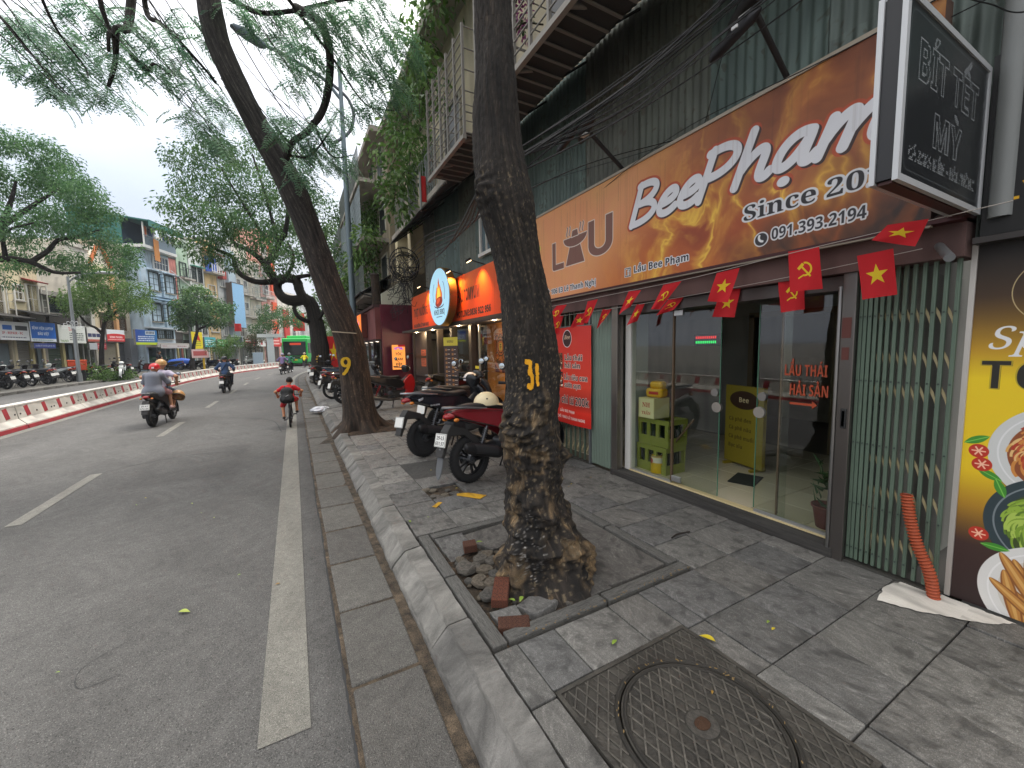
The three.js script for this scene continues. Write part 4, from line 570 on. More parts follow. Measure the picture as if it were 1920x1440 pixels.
// ------------------------------------------------------------ strings of little flags
{
const FL = [
['star', 'tiny', [2.900, 2.115, -4.573], [2.964, 2.122, -4.477], [2.947, 2.013, -4.505], [2.896, 2.004, -4.582]],
['hs', 'a', [2.900, 2.107, -4.141], [2.972, 2.111, -4.029], [2.878, 1.874, -4.183], [2.831, 1.964, -4.254]], ['hs', 'b', [3.080, 1.993, -4.401], [3.132, 2.009, -4.318], [3.088, 1.769, -4.392], [3.043, 1.779, -4.463]],
['hs', 'a', [2.900, 2.095, -3.546], [2.958, 2.109, -3.445], [2.902, 1.855, -3.550], [2.868, 1.858, -3.610]], ['star', 'b', [3.100, 2.001, -3.985], [3.156, 2.007, -3.890], [3.140, 1.835, -3.922], [3.051, 1.836, -4.072]],
['hs', 'b', [3.080, 2.009, -3.506], [3.133, 2.007, -3.409], [3.087, 1.877, -3.496], [3.046, 1.792, -3.575]], ['star', 'a', [2.900, 2.124, -2.926], [2.953, 2.123, -2.820], [2.910, 1.975, -2.913], [2.856, 1.906, -3.024]],
['star', 'b', [3.080, 2.010, -2.996], [3.117, 2.019, -2.919], [3.082, 1.844, -2.996], [3.035, 1.801, -3.096]], ['hs', 'a', [2.900, 2.126, -2.510], [2.961, 2.141, -2.370], [2.890, 1.915, -2.544], [2.861, 1.920, -2.609]],
['hs', 'b', [3.080, 2.018, -2.602], [3.134, 2.030, -2.477], [3.101, 1.922, -2.558], [3.038, 1.874, -2.705]], ['star', 'a', [2.900, 2.141, -2.003], [2.953, 2.159, -1.855], [2.934, 1.911, -1.923], [2.884, 1.933, -2.062]],
['star', 'b', [3.080, 2.028, -2.085], [3.128, 2.054, -1.948], [3.119, 1.807, -1.986], [3.062, 1.822, -2.147]], ['hs', 'b', [3.080, 2.076, -1.654], [3.123, 2.065, -1.502], [3.130, 1.825, -1.492], [3.091, 1.814, -1.631]],
['hs', 'a', [2.880, 2.190, -1.486], [2.922, 2.192, -1.329], [2.935, 1.931, -1.306], [2.890, 1.928, -1.474]], ['star', 'c', [2.950, 2.099, -1.144], [2.980, 2.111, -0.991], [2.991, 1.856, -0.966], [2.962, 1.841, -1.110]],
['star', 'd', [2.800, 2.208, -0.961], [2.828, 2.201, -0.811], [2.824, 2.076, -0.854], [2.792, 2.141, -1.020]]];
const labels = ['sliver of red flag just beside the near tree trunk', 'folded red flag on the front string right of the near trunk', 'narrow red hammer-and-sickle flag hanging over the banner top beside the trunk', 'slanted red hammer-and-sickle flag on the front string over the banner right edge', 'dark red flag on the back string above the menu banner', 'small slanted hammer-and-sickle flag on the back string by the stacked green slats', 'red flag folded by wind above the left door post', 'plain-looking red flag blown on the back string by the left door post', 'wind-slanted hammer-and-sickle flag left of the front star flag, front string', 'wind-slanted hammer-and-sickle flag just behind and below another slanted one', 'yellow star flag on the front string over the middle of the glass doors', 'yellow star flag half hidden behind another star flag over the doors', 'hammer-and-sickle flag half hidden behind a larger one over the right pane', 'large flat hammer-and-sickle flag hanging over the right glass pane', 'square hanging yellow star flag on the steel post beside the right gate', 'yellow star flag blown flat just below the projecting sign'];
const cloth = kind => canvas(256, 340, (c, w, h) => { c.fillStyle = '#cf1420'; c.fillRect(0, 0, w, h); c.fillStyle = '#f2cf24'; c.strokeStyle = '#f2cf24'; c.save(); c.translate(w / 2, h * 0.5);
if (kind === 'star') { c.beginPath(); for (let i = 0; i < 10; i++) { const a = -PI / 2 + i * PI / 5, r = i % 2 ? 33 : 84; c.lineTo(Math.cos(a) * r, Math.sin(a) * r); } c.closePath(); c.fill(); }
else { c.lineWidth = 15; c.beginPath(); c.arc(4, -6, 52, -1.7, 1.9); c.stroke(); c.lineWidth = 12; c.beginPath(); c.moveTo(-10, 44); c.lineTo(-52, 66); c.stroke(); c.lineWidth = 15; c.beginPath(); c.moveTo(48, 58); c.lineTo(-22, -30); c.stroke(); c.save(); c.translate(-26, -34); c.rotate(-0.75); c.fillRect(-34, -13, 60, 26); c.restore(); }
c.restore(); });
const mt = { star: cloth('star'), hs: cloth('hs') }; for (const k in mt) mt[k] = new THREE.MeshPhysicalMaterial({ map: mt[k], roughness: 0.9, transmission: 0.25, thickness: 0, side: THREE.DoubleSide });
FL.forEach(([k, s, a, b, c, d], i) => {
const [A, B, Cc, D] = [a, b, c, d].map(p => V(...p)), N = 10, pos = [], uv = [], idx = [], nr = B.clone().sub(A).cross(D.clone().sub(A)).normalize(), o = A.clone();
for (let j = 0; j <= N; j++) for (let q = 0; q <= N; q++) { const u = q / N, v = j / N, p = A.clone().lerp(B, u).lerp(D.clone().lerp(Cc, u), v).addScaledVector(nr, 0.016 * v * Math.sin(u * 5 + i + v * 2)); pos.push(p.x - o.x, p.y - o.y, p.z - o.z); uv.push(u, 1 - v); if (q < N && j < N) { const e = j * (N + 1) + q; idx.push(e, e + N + 1, e + 1, e + 1, e + N + 1, e + N + 2); } }
const g = new THREE.BufferGeometry(); g.setAttribute('position', new THREE.Float32BufferAttribute(pos, 3)); g.setAttribute('uv', new THREE.Float32BufferAttribute(uv, 2)); g.setIndex(idx); g.computeVertexNormals();
const m = mesh('small_flag', g, mt[k]); m.position.copy(o); tag(m, labels[i], 'flag');
});
tag(mesh('flag_string', [tube([[2.86, 2.21, -0.55], [2.88, 2.18, -1.4], [2.90, 2.14, -2.2], [2.90, 2.125, -3], [2.90, 2.11, -4.2], [2.9, 2.12, -5.6]], 0.0022, 60, 4)], M(0xb8b0a8, 0.8)), 'thin front string of the flags just under the orange sign', 'string');
tag(mesh('flag_string', [tube([[3.08, 2.1, -0.9], [3.08, 2.06, -1.5], [3.08, 2.03, -2.2], [3.09, 2.01, -3], [3.09, 2.0, -4.2], [3.08, 2.03, -5.6]], 0.0022, 60, 4)], M(0xb8b0a8, 0.8)), 'thin back string of the flags close to the glass front', 'string');
}
// ------------------------------------------------------------ things inside the shop and by the gate
{
const sb = thing('menu_board', 'yellow standing drinks board deep inside the shop doorway', 'menu board', [4.35, 0.218, -2.62], -0.25);
mesh('board_face', printPlane(0.5, 0.86).rotateY(-PI / 2).translate(-0.022, 0.47, 0), new THREE.MeshStandardMaterial({ roughness: 0.5, map: canvas(256, 440, (c, w, h) => { c.fillStyle = '#8c7d20'; c.fillRect(0, 0, w, h); c.fillStyle = '#3a2416'; c.beginPath(); c.ellipse(128, 75, 100, 52, 0, 0, 7); c.fill(); c.fillStyle = '#d8c89a'; c.font = 'bold 40px sans-serif'; c.textAlign = 'center'; c.fillText('Bee', 128, 88); ['Cà phê đen', 'Cà phê nâu', 'Cà phê muối', 'Bạc xỉu'].forEach((s, i) => vtext(c, s, 24, 200 + i * 52, { size: 30, fill: '#4a3a12', style: '' })); }) }), sb);
mesh('board_frame', [bx(-0.02, 0.02, 0.03, 0.91, 0.26, -0.26), bx(-0.1, 0.1, 0, 0.03, 0.2, 0.17), bx(-0.1, 0.1, 0, 0.03, -0.17, -0.2)], M(0x8c7a18, 0.6), sb);
const cr = thing('bottle_crate', 'yellow-green plastic bottle crate, lowest of the stack inside the window', 'crate', [3.52, 0.218, -3.05]);
const cm = M(0x7f8430, 0.55), cl = (o) => { mesh('crate_body', [bx(-0.15, 0.15, 0, 0.02, -0.2, 0.2), bx(-0.15, 0.15, 0.02, 0.1, -0.2, -0.185), bx(-0.15, 0.15, 0.02, 0.1, 0.185, 0.2), bx(-0.15, -0.135, 0.02, 0.1, -0.185, 0.185), bx(0.135, 0.15, 0.02, 0.1, -0.185, 0.185)], cm, o); mesh('crate_rim', [bx(-0.155, 0.155, 0.24, 0.29, -0.205, -0.19), bx(-0.155, 0.155, 0.24, 0.29, 0.19, 0.205), bx(-0.155, -0.14, 0.24, 0.29, -0.19, 0.19), bx(0.14, 0.155, 0.24, 0.29, -0.19, 0.19)].concat([-1, 1].flatMap(a => [-1, -0.33, 0.33, 1].map(b => bx(a * 0.145 - 0.012, a * 0.145 + 0.012, 0.1, 0.24, b * 0.18 - 0.02, b * 0.18 + 0.02)))), cm, o); mesh('bottle', [0, 1, 2].flatMap(i => [0, 1, 2, 3].map(j => new THREE.CylinderGeometry(0.03, 0.034, 0.2, 10).translate(-0.09 + i * 0.09, 0.13, -0.135 + j * 0.09))), M(0x1b2a1c, 0.15), o); };
cl(cr); dup(cr, 'bottle_crate', 'yellow-green plastic bottle crate, second of the stack inside the window', [3.53, 0.51, -3.04], 0.03);
const bxx = thing('cardboard_box', 'pale box with red letters standing on the crates behind the left pane', 'box', [3.46, 0.805, -3.10]);
mesh('carton', rbox(0.24, 0.22, 0.22, 0.005, 0, 0.11, 0), M(0xc9c08c, 0.8), bxx); mesh('printed_side', printPlane(0.2, 0.2).rotateY(-PI / 2).translate(-0.1215, 0.11, 0), new THREE.MeshStandardMaterial({ roughness: 0.7, map: canvas(128, 128, (c) => { c.fillStyle = '#d8d0a0'; c.fillRect(0, 0, 128, 128); c.fillStyle = '#a8201c'; c.font = 'bold 44px serif'; c.textAlign = 'center'; c.fillText('NH', 64, 56); vtext(c, 'TRẦN', 64, 108, { size: 28, font: 'serif', fill: '#a8201c', align: 'center' }); }) }), bxx);
const pk = thing('noodle_packet', 'yellow and red food packet on top of the box behind the left pane', 'packet', [3.48, 1.028, -3.08], 0.2);
mesh('packet_body', [rbox(0.14, 0.1, 0.2, 0.03, 0, 0.05, 0), rbox(0.12, 0.08, 0.15, 0.03, 0.01, 0.135, 0.01)], M(0xd6a312, 0.35), pk); mesh('packet_label', rbox(0.144, 0.04, 0.12, 0.01, 0, 0.05, 0), M(0xb3261c, 0.4), pk);
const can = thing('oil_can', 'yellow round tin on the floor inside the left corner of the window', 'tin', [3.40, 0.218, -2.98]);
mesh('tin_body', new THREE.CylinderGeometry(0.075, 0.075, 0.19, 28).translate(0, 0.095, 0), new THREE.MeshStandardMaterial({ roughness: 0.35, metalness: 0.2, map: canvas(256, 128, (c) => { c.fillStyle = '#d4ad12'; c.fillRect(0, 0, 256, 128); c.fillStyle = '#ded8c8'; c.fillRect(0, 8, 256, 38); c.fillStyle = '#a82a24'; for (const x of [40, 168]) { c.beginPath(); c.arc(x, 34, 22, 0, 7); c.fill(); } }) }), can); mesh('tin_rim', [torus(0.075, 0.004, 0, 0.19, 0, 'y', 6, 28), torus(0.075, 0.004, 0, 0.004, 0, 'y', 6, 28)], steel, can);
tag(mesh('broom_stick', rod([3.44, 0.38, -2.96], [3.6, 0.82, -2.70], 0.012), M(0x5a4430, 0.7)), 'brown stick leaning in the yellow tin behind the window', 'stick');
const slip = thing('floor_mat', 'small dark door mat on the tiles inside the open doorway', 'mat', [3.95, 0.2185, -2.35], 0.3); mesh('mat_cloth', rbox(0.36, 0.012, 0.24, 0.006, 0, 0.006, 0), M(0x20241f, 0.95), slip);
const pot = thing('potted_plant', 'small plant in a red pot inside the right window corner', 'potted plant', [3.42, 0.218, -1.42]);
mesh('pot', new THREE.LatheGeometry([[0, 0], [0.065, 0], [0.09, 0.15], [0.1, 0.155], [0.1, 0.17], [0.085, 0.17], [0.08, 0.14], [0, 0.14]].map(p => new THREE.Vector2(...p)), 20), M(0x5f2a22, 0.6), pot);
{ const L = [], q = rng(3); for (let i = 0; i < 26; i++) { const a = q() * 7, h = 0.16 + q() * 0.36, rr = 0.02 + q() * 0.08, g = new THREE.ConeGeometry(0.018, 0.10, 4); g.scale(1, 1, 0.25); g.rotateZ(0.6 + q()); g.rotateY(a); g.translate(Math.cos(a) * rr, h, Math.sin(a) * rr); L.push(g); } L.push(rod([0, 0.14, 0], [0.01, 0.5, 0.01], 0.006)); mesh('foliage', L, M(0x2f4a26, 0.8), pot); }
const tv = thing('picture_frame', 'dark framed picture on the inner wall seen through the right glass', 'picture', [5.70, 1.55, -1.55]); mesh('frame', bx(-0.02, 0.02, -0.22, 0.22, 0.16, -0.16), black, tv); mesh('print', bx(-0.025, -0.021, -0.18, 0.18, 0.12, -0.12), M(0x2d2a2a, 0.6), tv);
const hd = thing('led_sign', 'small lit green and red LED sign glowing inside the dark shop', 'sign', [5.66, 1.66, -4.05]); mesh('led_housing', bx(0, 0.03, -0.09, 0.09, 0.22, -0.22), black, hd); mesh('led_text', printPlane(0.42, 0.16).rotateY(-PI / 2).translate(-0.002, 0, 0), new THREE.MeshStandardMaterial({ color: 0x000000, emissive: 0xffffff, emissiveIntensity: 0.9, emissiveMap: canvas(128, 48, (c) => { c.fillStyle = '#000'; c.fillRect(0, 0, 128, 48); c.fillStyle = '#d22'; for (let i = 0; i < 11; i++) c.fillRect(6 + i * 10, 6, 7, 12); c.fillStyle = '#2d6'; for (let i = 0; i < 11; i++) c.fillRect(6 + i * 10, 28, 7, 12); }) }), hd);
const tb = thing('serving_table', 'dark counter against the inner wall right of the shop doorway', 'counter', [4.9, 0.218, -1.5]); mesh('counter_body', rbox(0.7, 0.8, 0.7, 0.01, 0, 0.4, 0), M(0x1b1a1c, 0.5), tb); mesh('counter_top', rbox(0.76, 0.04, 0.76, 0.01, 0, 0.82, 0), M(0x3c3834, 0.4), tb);
// orange corrugated drain hose
const pts = [[3.09, 0.70, -0.895], [3.085, 0.56, -0.87], [3.08, 0.42, -0.83], [3.085, 0.28, -0.775], [3.095, 0.135, -0.752]], cv = new THREE.CatmullRomCurve3(pts.map(p => V(...p))), fr = cv.computeFrenetFrames(230, false), secs = [];
for (let i = 0; i <= 230; i++) { const p = cv.getPointAt(i / 230), ph = Math.sin(i / 230 * 2 * PI * 33), R = 0.0255 + 0.0045 * Math.sign(ph) * Math.abs(ph) ** 0.5; secs.push({ c: [p.x, p.y, p.z], u: fr.normals[i].clone().multiplyScalar(R).toArray(), v: fr.binormals[i].clone().multiplyScalar(R).toArray() }); }
const hs = thing('drain_hose', 'orange ribbed drain hose leaning from the gate down to the white paint', 'hose'); mesh('ribbed_tube', loft(secs, 14, false), M(0x9c4626, 0.6), hs); mesh('hose_mouth', [torus(0.026, 0.003, 3.09, 0.70, -0.895, 'y', 6, 20)], M(0x8f3a1a, 0.5), hs);
// grey pipe poking out over the gate
tag(mesh('roof_pipe', [rod([3.15, 2.12, -0.86], [2.72, 1.98, -0.70], 0.02, 0.02, 14)], M(0x77797a, 0.4, 0.5)), 'short grey metal tube sticking out under the projecting sign', 'pipe');
}
// ---------------------------------------------------------------- barbecue restaurant with orange sign, then the maroon hair salon
{
const t = thing('grill_restaurant', 'grill restaurant with dark timber front and orange wall under the orange lamp-lit sign', 'restaurant', [0, 0, 0]);
const org = GM(C(0.60, 0.20, 0.03), grimeTex, 0.5), dk = M(0x1b1614, 0.5, 0.2), wd = GM(C(0.045, 0.035, 0.03), grimeTex, 1.2, stoneBump, 0.003, 0.6);
mesh('orange_wall', bx(3.62, 3.7, 0.14, 2.12, -5.66, -7.75), org, t);
mesh('room_wall', bx(6, 6.1, 0.1, 2.3, -5.66, -12.5), M(0x2a211b, 0.8), t);
mesh('room_floor', bx(3.2, 6, 0.1, 0.145, -5.66, -12.5), M(0x4a443c, 0.5), t);
mesh('ceiling', bx(2.98, 6, 2.1, 2.16, -5.66, -12.5), M(0x3a332d, 0.7), t);
for (const z of [-7.75, -8.9, -9.9, -10.9, -12.3]) mesh('timber_post', bx(3.26, 3.40, 0.1, 2.12, z, z - 0.13), wd, t);
mesh('timber_panel', bx(3.3, 3.34, 0.14, 2.1, -10.95, -12.3), wd, t);
for (const y of [0.75, 1.35]) mesh('panel_rail', bx(3.28, 3.32, y, y + 0.07, -11.03, -12.3), dk, t);
mesh('glass_pane', new THREE.PlaneGeometry(1.0, 1.9).rotateY(-PI / 2).translate(3.33, 1.12, -8.4), glass, t);
mesh('glass_pane', new THREE.PlaneGeometry(1.05, 1.9).rotateY(-PI / 2).translate(3.33, 1.12, -6.95), glass, t);
mesh('glass_edge', bx(3.31, 3.35, 0.14, 2.08, -7.46, -7.49), M(0x8b8a80, 0.3), t);
mesh('door_label', bx(3.305, 3.312, 1.18, 1.24, -7.5, -7.68), M(0xd8c33a, 0.5), t);
for (const z of [-6.3, -8.0, -9.8, -11.3]) { const dl = mesh('downlight', new THREE.CylinderGeometry(0.06, 0.06, 0.012, 20).translate(3.09, 2.094, z), new THREE.MeshStandardMaterial({ color: 0xffffff, emissive: 0xfff1d8, emissiveIntensity: 2.4 }), t); const L = new THREE.PointLight(0xffdfb0, 0.9, 0, 2); L.position.set(3.09, 2.05, z); L.castShadow = true; scene.add(L); }
// wall poster of a lion mask pattern kept generic, price list, banner
const ps = thing('wall_poster', 'dark red patterned poster on the orange wall of the grill restaurant', 'poster', [3.612, 1.50, -7.1]);
mesh('poster_sheet', printPlane(0.55, 0.78).rotateY(-PI / 2), new THREE.MeshStandardMaterial({ roughness: 0.7, map: canvas(256, 360, (c, w, h) => { c.fillStyle = '#b8591a'; c.fillRect(0, 0, w, h); c.fillStyle = '#5a1a12'; c.fillRect(0, 250, w, 110); c.strokeStyle = '#3c140e'; c.lineWidth = 9; for (const [x, y, r] of [[128, 120, 60], [128, 120, 86], [60, 50, 30], [196, 50, 30], [128, 40, 26], [60, 210, 34], [196, 210, 34]]) { c.beginPath(); c.arc(x, y, r, 0, 7); c.stroke(); } c.fillStyle = '#c9a23a'; c.fillRect(100, 90, 56, 66); c.fillStyle = '#331008'; c.fillRect(112, 98, 30, 8); c.fillRect(124, 98, 7, 50); c.fillRect(110, 122, 36, 7); c.strokeStyle = '#b5592a'; for (let i = 0; i < 30; i++) { c.beginPath(); c.arc((i * 53) % w, 262 + (i * 37) % 90, 12, 0, 7); c.stroke(); } }) }), ps);
mesh('poster_backing', bx(0.001, 0.004, -0.39, 0.39, 0.275, -0.275), M(0x5a2a14), ps);
const mb = thing('standing_menu_banner', 'dark standing menu banner with yellow head on a brick-print pole at the restaurant door', 'banner', [2.95, 1.22, -8.15], 0.35);
mesh('banner_sheet', printPlane(0.46, 1.25).rotateY(-PI / 2), new THREE.MeshStandardMaterial({ side: THREE.DoubleSide, roughness: 0.6, map: canvas(192, 512, (c, w, h) => { c.fillStyle = '#3c2a26'; c.fillRect(0, 0, w, h); c.fillStyle = '#c8b83a'; c.fillRect(0, 0, w, 74); c.fillStyle = '#4a3a1a'; c.font = 'bold 30px sans-serif'; c.fillText('MENU', 46, 48); const q = rng(3); for (let i = 0; i < 10; i++) for (const x of [20, 108]) { c.fillStyle = '#9a6a3a'; c.fillRect(x, 100 + i * 38, 26, 20); c.fillStyle = '#c9bcae'; c.fillRect(x + 32, 106 + i * 38, 22 + q() * 18, 5); } c.strokeStyle = '#b98a4a'; c.lineWidth = 5; c.beginPath(); c.arc(176, 240, 46, 0, 7); c.stroke(); }) }), mb);
mesh('banner_roll', rod([0.01, -0.63, 0.25], [0.01, -0.63, -0.25], 0.025), M(0x4a3a3a, 0.5), mb);
mesh('pole', bx(-0.02, 0.02, -1.07, -0.63, 0.03, -0.03), GM(C(0.32, 0.13, 0.06), grimeTex, 2), mb);
const pl = thing('price_notice', 'small orange notice stuck on the dark timber panel left of the restaurant door', 'notice', [3.288, 1.35, -11.35]);
mesh('notice_sheet', printPlane(0.5, 0.48).rotateY(-PI / 2), new THREE.MeshStandardMaterial({ roughness: 0.7, map: canvas(128, 128, c => { c.fillStyle = '#a8502f'; c.fillRect(0, 0, 128, 128); c.fillStyle = '#52201a'; for (let i = 0; i < 9; i++) c.fillRect(14, 12 + i * 12, 60 + (i * 29) % 40, 5); }) }), pl); mesh('notice_backing', bx(0.001, 0.004, -0.24, 0.24, 0.25, -0.25), M(0x6a3a24), pl);
}
{ // orange sign board, lamps and the round light box
const t = thing('restaurant_sign', 'long orange sign board with dark lettering left of the near trunk, lit by small lamps', 'sign', [3.0, 2.57, -8.5]);
const W = 5.7, H = 0.93;
mesh('sign_face', printPlane(W, H).rotateY(-PI / 2), new THREE.MeshStandardMaterial({ roughness: 0.45, map: canvas(1536, 256, (c, w, h) => {
const g = c.createLinearGradient(0, 0, 0, h); g.addColorStop(0, '#e0561c'); g.addColorStop(1, '#d94a1c'); c.fillStyle = g; c.fillRect(0, 0, w, h);
const o = { fill: '#2c1d1c', edge: '#4a2a20', lw: 3 };
vtext(c, 'THỊT NƯỚNG THAN HOA', 60, 152, { ...o, size: 78, mw: 640 }); vtext(c, 'LẨU THÁI TOMYUM', 830, 140, { ...o, size: 84, mw: 430 }); vtext(c, 'HOTLINE:0836 922 956', 940, 222, { ...o, size: 44, mw: 440 }); vtext(c, '104 E3 ĐƯỜNG LÊ THANH NGHỊ', 44, 232, { ...o, size: 32, mw: 370 });
const q = rng(1); for (let i = 0; i < 40; i++) { c.fillStyle = `rgba(60,20,10,${q() * 0.12})`; c.fillRect(q() * w, 0, 2 + q() * 5, q() * h); }
}) }), t);
mesh('sign_body', bx(0.004, 0.16, -H / 2, H / 2, W / 2, -W / 2), M(0x6a3018, 0.6), t); mesh('sign_trim', bx(-0.015, 0.16, -H / 2 - 0.03, -H / 2, W / 2, -W / 2), M(0x2e2320, 0.6), t);
for (const [z, label] of [[-6.55, 'small spotlight above the right end of the restaurant sign'], [-7.6, 'small spotlight above the dish name on the restaurant sign'], [-9.7, 'small spotlight above the left half of the restaurant sign']]) {
const L = thing('sign_spotlight', label, 'lamp', [3.0, 3.08, z]); mesh('arm', [rod([0.1, -0.02, 0], [-0.24, 0.05, 0], 0.01)], M(0x222222), L); mesh('lamp_head', [rbox(0.07, 0.04, 0.12, 0.01, -0.26, 0.04, 0, 0, 0.6)], M(0x1a1a1a), L); mesh('lamp_face', rbox(0.06, 0.01, 0.10, 0.003, -0.245, 0.014, 0, 0, 0.6), new THREE.MeshStandardMaterial({ color: 0xffffff, emissive: 0xffd9a0, emissiveIntensity: 3 }), L);
const s = new THREE.SpotLight(0xffc070, 3.2, 0, 0.85, 0.8, 2); s.position.set(2.77, 3.06, z); s.target.position.set(3.0, 2.55, z); s.castShadow = true; scene.add(s, s.target);
}
const ov = thing('round_light_box', 'round pale blue light box sign with a flaming roast drawing on the orange board', 'sign', [2.82, 2.68, -8.18], 0.04);
const R = 0.58, art = canvas(512, 512, (c, w) => {
c.fillStyle = '#a8d4e8'; c.fillRect(0, 0, w, w); c.strokeStyle = '#2a2a30'; c.lineWidth = 7; c.beginPath(); c.arc(256, 230, 150, 2.7, 3.9); c.stroke(); c.beginPath(); c.arc(256, 230, 150, -0.75, 0.4); c.stroke();
const fl = (col, s) => { c.fillStyle = col; c.beginPath(); c.moveTo(256 - 70 * s, 300); c.bezierCurveTo(256 - 110 * s, 220, 256 - 40 * s, 200, 256 - 50 * s, 160); c.bezierCurveTo(256 - 10 * s, 190, 256 - 20 * s, 120, 256 + 5, 300 - 220 * s); c.bezierCurveTo(256 + 20 * s, 170, 256 + 60 * s, 160, 256 + 55 * s, 190); c.bezierCurveTo(256 + 100 * s, 230, 256 + 90 * s, 270, 256 + 70 * s, 300); c.closePath(); c.fill(); }; fl('#c8401c', 1); fl('#ef8a24', 0.78); fl('#f8cf4a', 0.5);
c.fillStyle = '#8f2f1c'; c.beginPath(); c.ellipse(256, 300, 92, 44, -0.15, 0, 7); c.fill(); c.fillStyle = '#d9542a'; c.beginPath(); c.ellipse(240, 290, 50, 22, -0.3, 0, 7); c.fill(); c.strokeStyle = '#23232a'; c.lineWidth = 9; c.beginPath(); c.ellipse(256, 326, 116, 26, 0, 0, PI); c.stroke();
vtext(c, 'KHÔI BBQ', 256, 415, { size: 66, fill: '#23232a', align: 'center', mw: 270 }); c.fillStyle = '#50616a'; c.fillRect(180, 432, 150, 7);
});
const cg = new THREE.CircleGeometry(R, 48); cg.rotateY(-PI / 2); cg.translate(-0.085, 0, 0);
mesh('lit_face', cg, new THREE.MeshStandardMaterial({ map: art, roughness: 0.4, emissive: 0xffffff, emissiveMap: art, emissiveIntensity: 0.35 }), ov);
mesh('case', new THREE.CylinderGeometry(R + 0.02, R + 0.02, 0.15, 56, 1, false).rotateZ(PI / 2), M(0x8a6a3a, 0.4, 0.5), ov);
mesh('bracket', rod([0, 0, 0], [0.22, 0, 0.05], 0.03), M(0x333333), ov);
}
{
const t = thing('hair_salon', 'maroon hair salon box with orange light box, jutting out past the grill restaurant', 'salon', [0, 0, 0]);
const mr = GM(C(0.13, 0.012, 0.03), grimeTex, 0.4, null, 1, 0.45), dk = M(0x161112, 0.4), br = M(0x4a2428, 0.5);
mesh('side_wall', bx(2.46, 3.5, 0.14, 3.02, -12.98, -13.1), mr, t);
mesh('upper_panel', extr([[2.50, 3.02], [3.5, 3.02], [3.5, 4.0], [2.50, 3.34]], 0.08).translate(0, 0, -13.04), M(0xb9b7a4, 0.7), t);
mesh('fascia', [bx(2.30, 2.5, 1.95, 2.93, -13.1, -18.2)], GM(C(0.17, 0.05, 0.05), grimeTex, 0.5), t);
mesh('roof', [bx(2.25, 4.2, 2.93, 3.02, -13.1, -18.3)], M(0x3a2322, 0.7), t);
mesh('ceiling', bx(2.3, 4.4, 1.88, 1.94, -13.1, -18.2), M(0x2a1c1c, 0.6), t);
mesh('back_wall', bx(4.4, 4.5, 0.1, 3, -13.1, -18.2), M(0x332222, 0.6), t); mesh('room_floor', bx(2.4, 4.4, 0.1, 0.15, -13.1, -18.2), M(0x554a44, 0.3), t);
for (const z of [-13.1, -14.3, -15.4, -16.6, -18.1]) mesh('door_frame', bx(2.42, 2.5, 0.14, 1.9, z, z - 0.1), dk, t);
mesh('glass_pane', new THREE.PlaneGeometry(4.9, 1.75).rotateY(-PI / 2).translate(2.47, 1.03, -15.6), glass, t);
for (let z = -13.4; z > -18; z -= 1.1) { mesh('downlight', new THREE.CylinderGeometry(0.05, 0.05, 0.01, 12).translate(2.38, 1.874, z), new THREE.MeshStandardMaterial({ emissive: 0xfff0dd, emissiveIntensity: 1.6, color: 0xffffff }), t); }
{ const L = new THREE.PointLight(0xffd8b0, 5, 0, 2); L.position.set(3.3, 1.7, -15); L.castShadow = true; scene.add(L); mesh('ceiling_lamp', rbox(0.3, 0.03, 0.3, 0.01, 3.3, 1.86, -15), new THREE.MeshStandardMaterial({ emissive: 0xffe8cc, emissiveIntensity: 2, color: 0xffffff }), t); }
for (const [z, h] of [[-14, 1.1], [-15.2, 1.3], [-16.3, 1]]) mesh('chair_mirror', rbox(0.05, h, 0.5, 0.02, 4.3, 1.0, z), M(0xa89a90, 0.15, 0.6), t);
const art = canvas(256, 256, c => { c.fillStyle = '#ee7a35'; c.fillRect(0, 0, 256, 256); c.strokeStyle = '#6a4ad8'; c.lineWidth = 10; for (let i = 0; i < 9; i++) { c.beginPath(); c.arc(128 + Math.cos(i) * 26, 110 + Math.sin(i * 1.7) * 40, 14 + i * 3, i, i + 4); c.stroke(); } c.strokeStyle = '#e8e0f8'; c.lineWidth = 4; c.beginPath(); c.moveTo(128, 150); c.lineTo(134, 200); c.stroke(); });
const o1 = thing('salon_light_box', 'square orange light box with purple emblem on the maroon salon fascia', 'sign', [2.2, 2.45, -15.6]);
mesh('lit_face', printPlane(1.9, 0.78).rotateY(-PI / 2).translate(-0.1, 0, 0), new THREE.MeshStandardMaterial({ map: art, emissive: 0xffffff, emissiveMap: art, emissiveIntensity: 0.45 }), o1); mesh('case', rbox(0.18, 0.82, 1.94, 0.01), M(0x6a3024, 0.5), o1);
const o2 = thing('salon_sign', 'lit orange hanging sign with dark lettering in front of the maroon wall', 'sign', [2.86, 1.37, -12.62]);
const a2 = canvas(256, 450, (c, w, h) => { c.fillStyle = '#f29a4c'; c.fillRect(0, 0, w, h); c.strokeStyle = '#6a3ad0'; c.lineWidth = 9; for (let i = 0; i < 7; i++) { c.beginPath(); c.arc(60 + i * 24, 62, 18, i, i + 4.4); c.stroke(); } c.fillStyle = '#8a0f1c'; c.fillRect(120, 0, 136, 34); const o = { size: 68, fill: '#3c2116', align: 'center', style: '' }; vtext(c, 'TÓC', 128, 190, o); vtext(c, 'NAM', 128, 285, o); vtext(c, 'ĐẸP', 128, 378, o); });
mesh('lit_face', printPlane(0.40, 0.76).translate(0, 0, 0.035), new THREE.MeshStandardMaterial({ map: a2, emissive: 0xffffff, emissiveMap: a2, emissiveIntensity: 0.42 }), o2); mesh('case', rbox(0.42, 0.78, 0.06, 0.008), M(0x5a2a1c, 0.5), o2); mesh('hanger', rod([0.18, 0.1, 0], [0.6, 0.1, -0.3], 0.015), M(0x333333), o2);
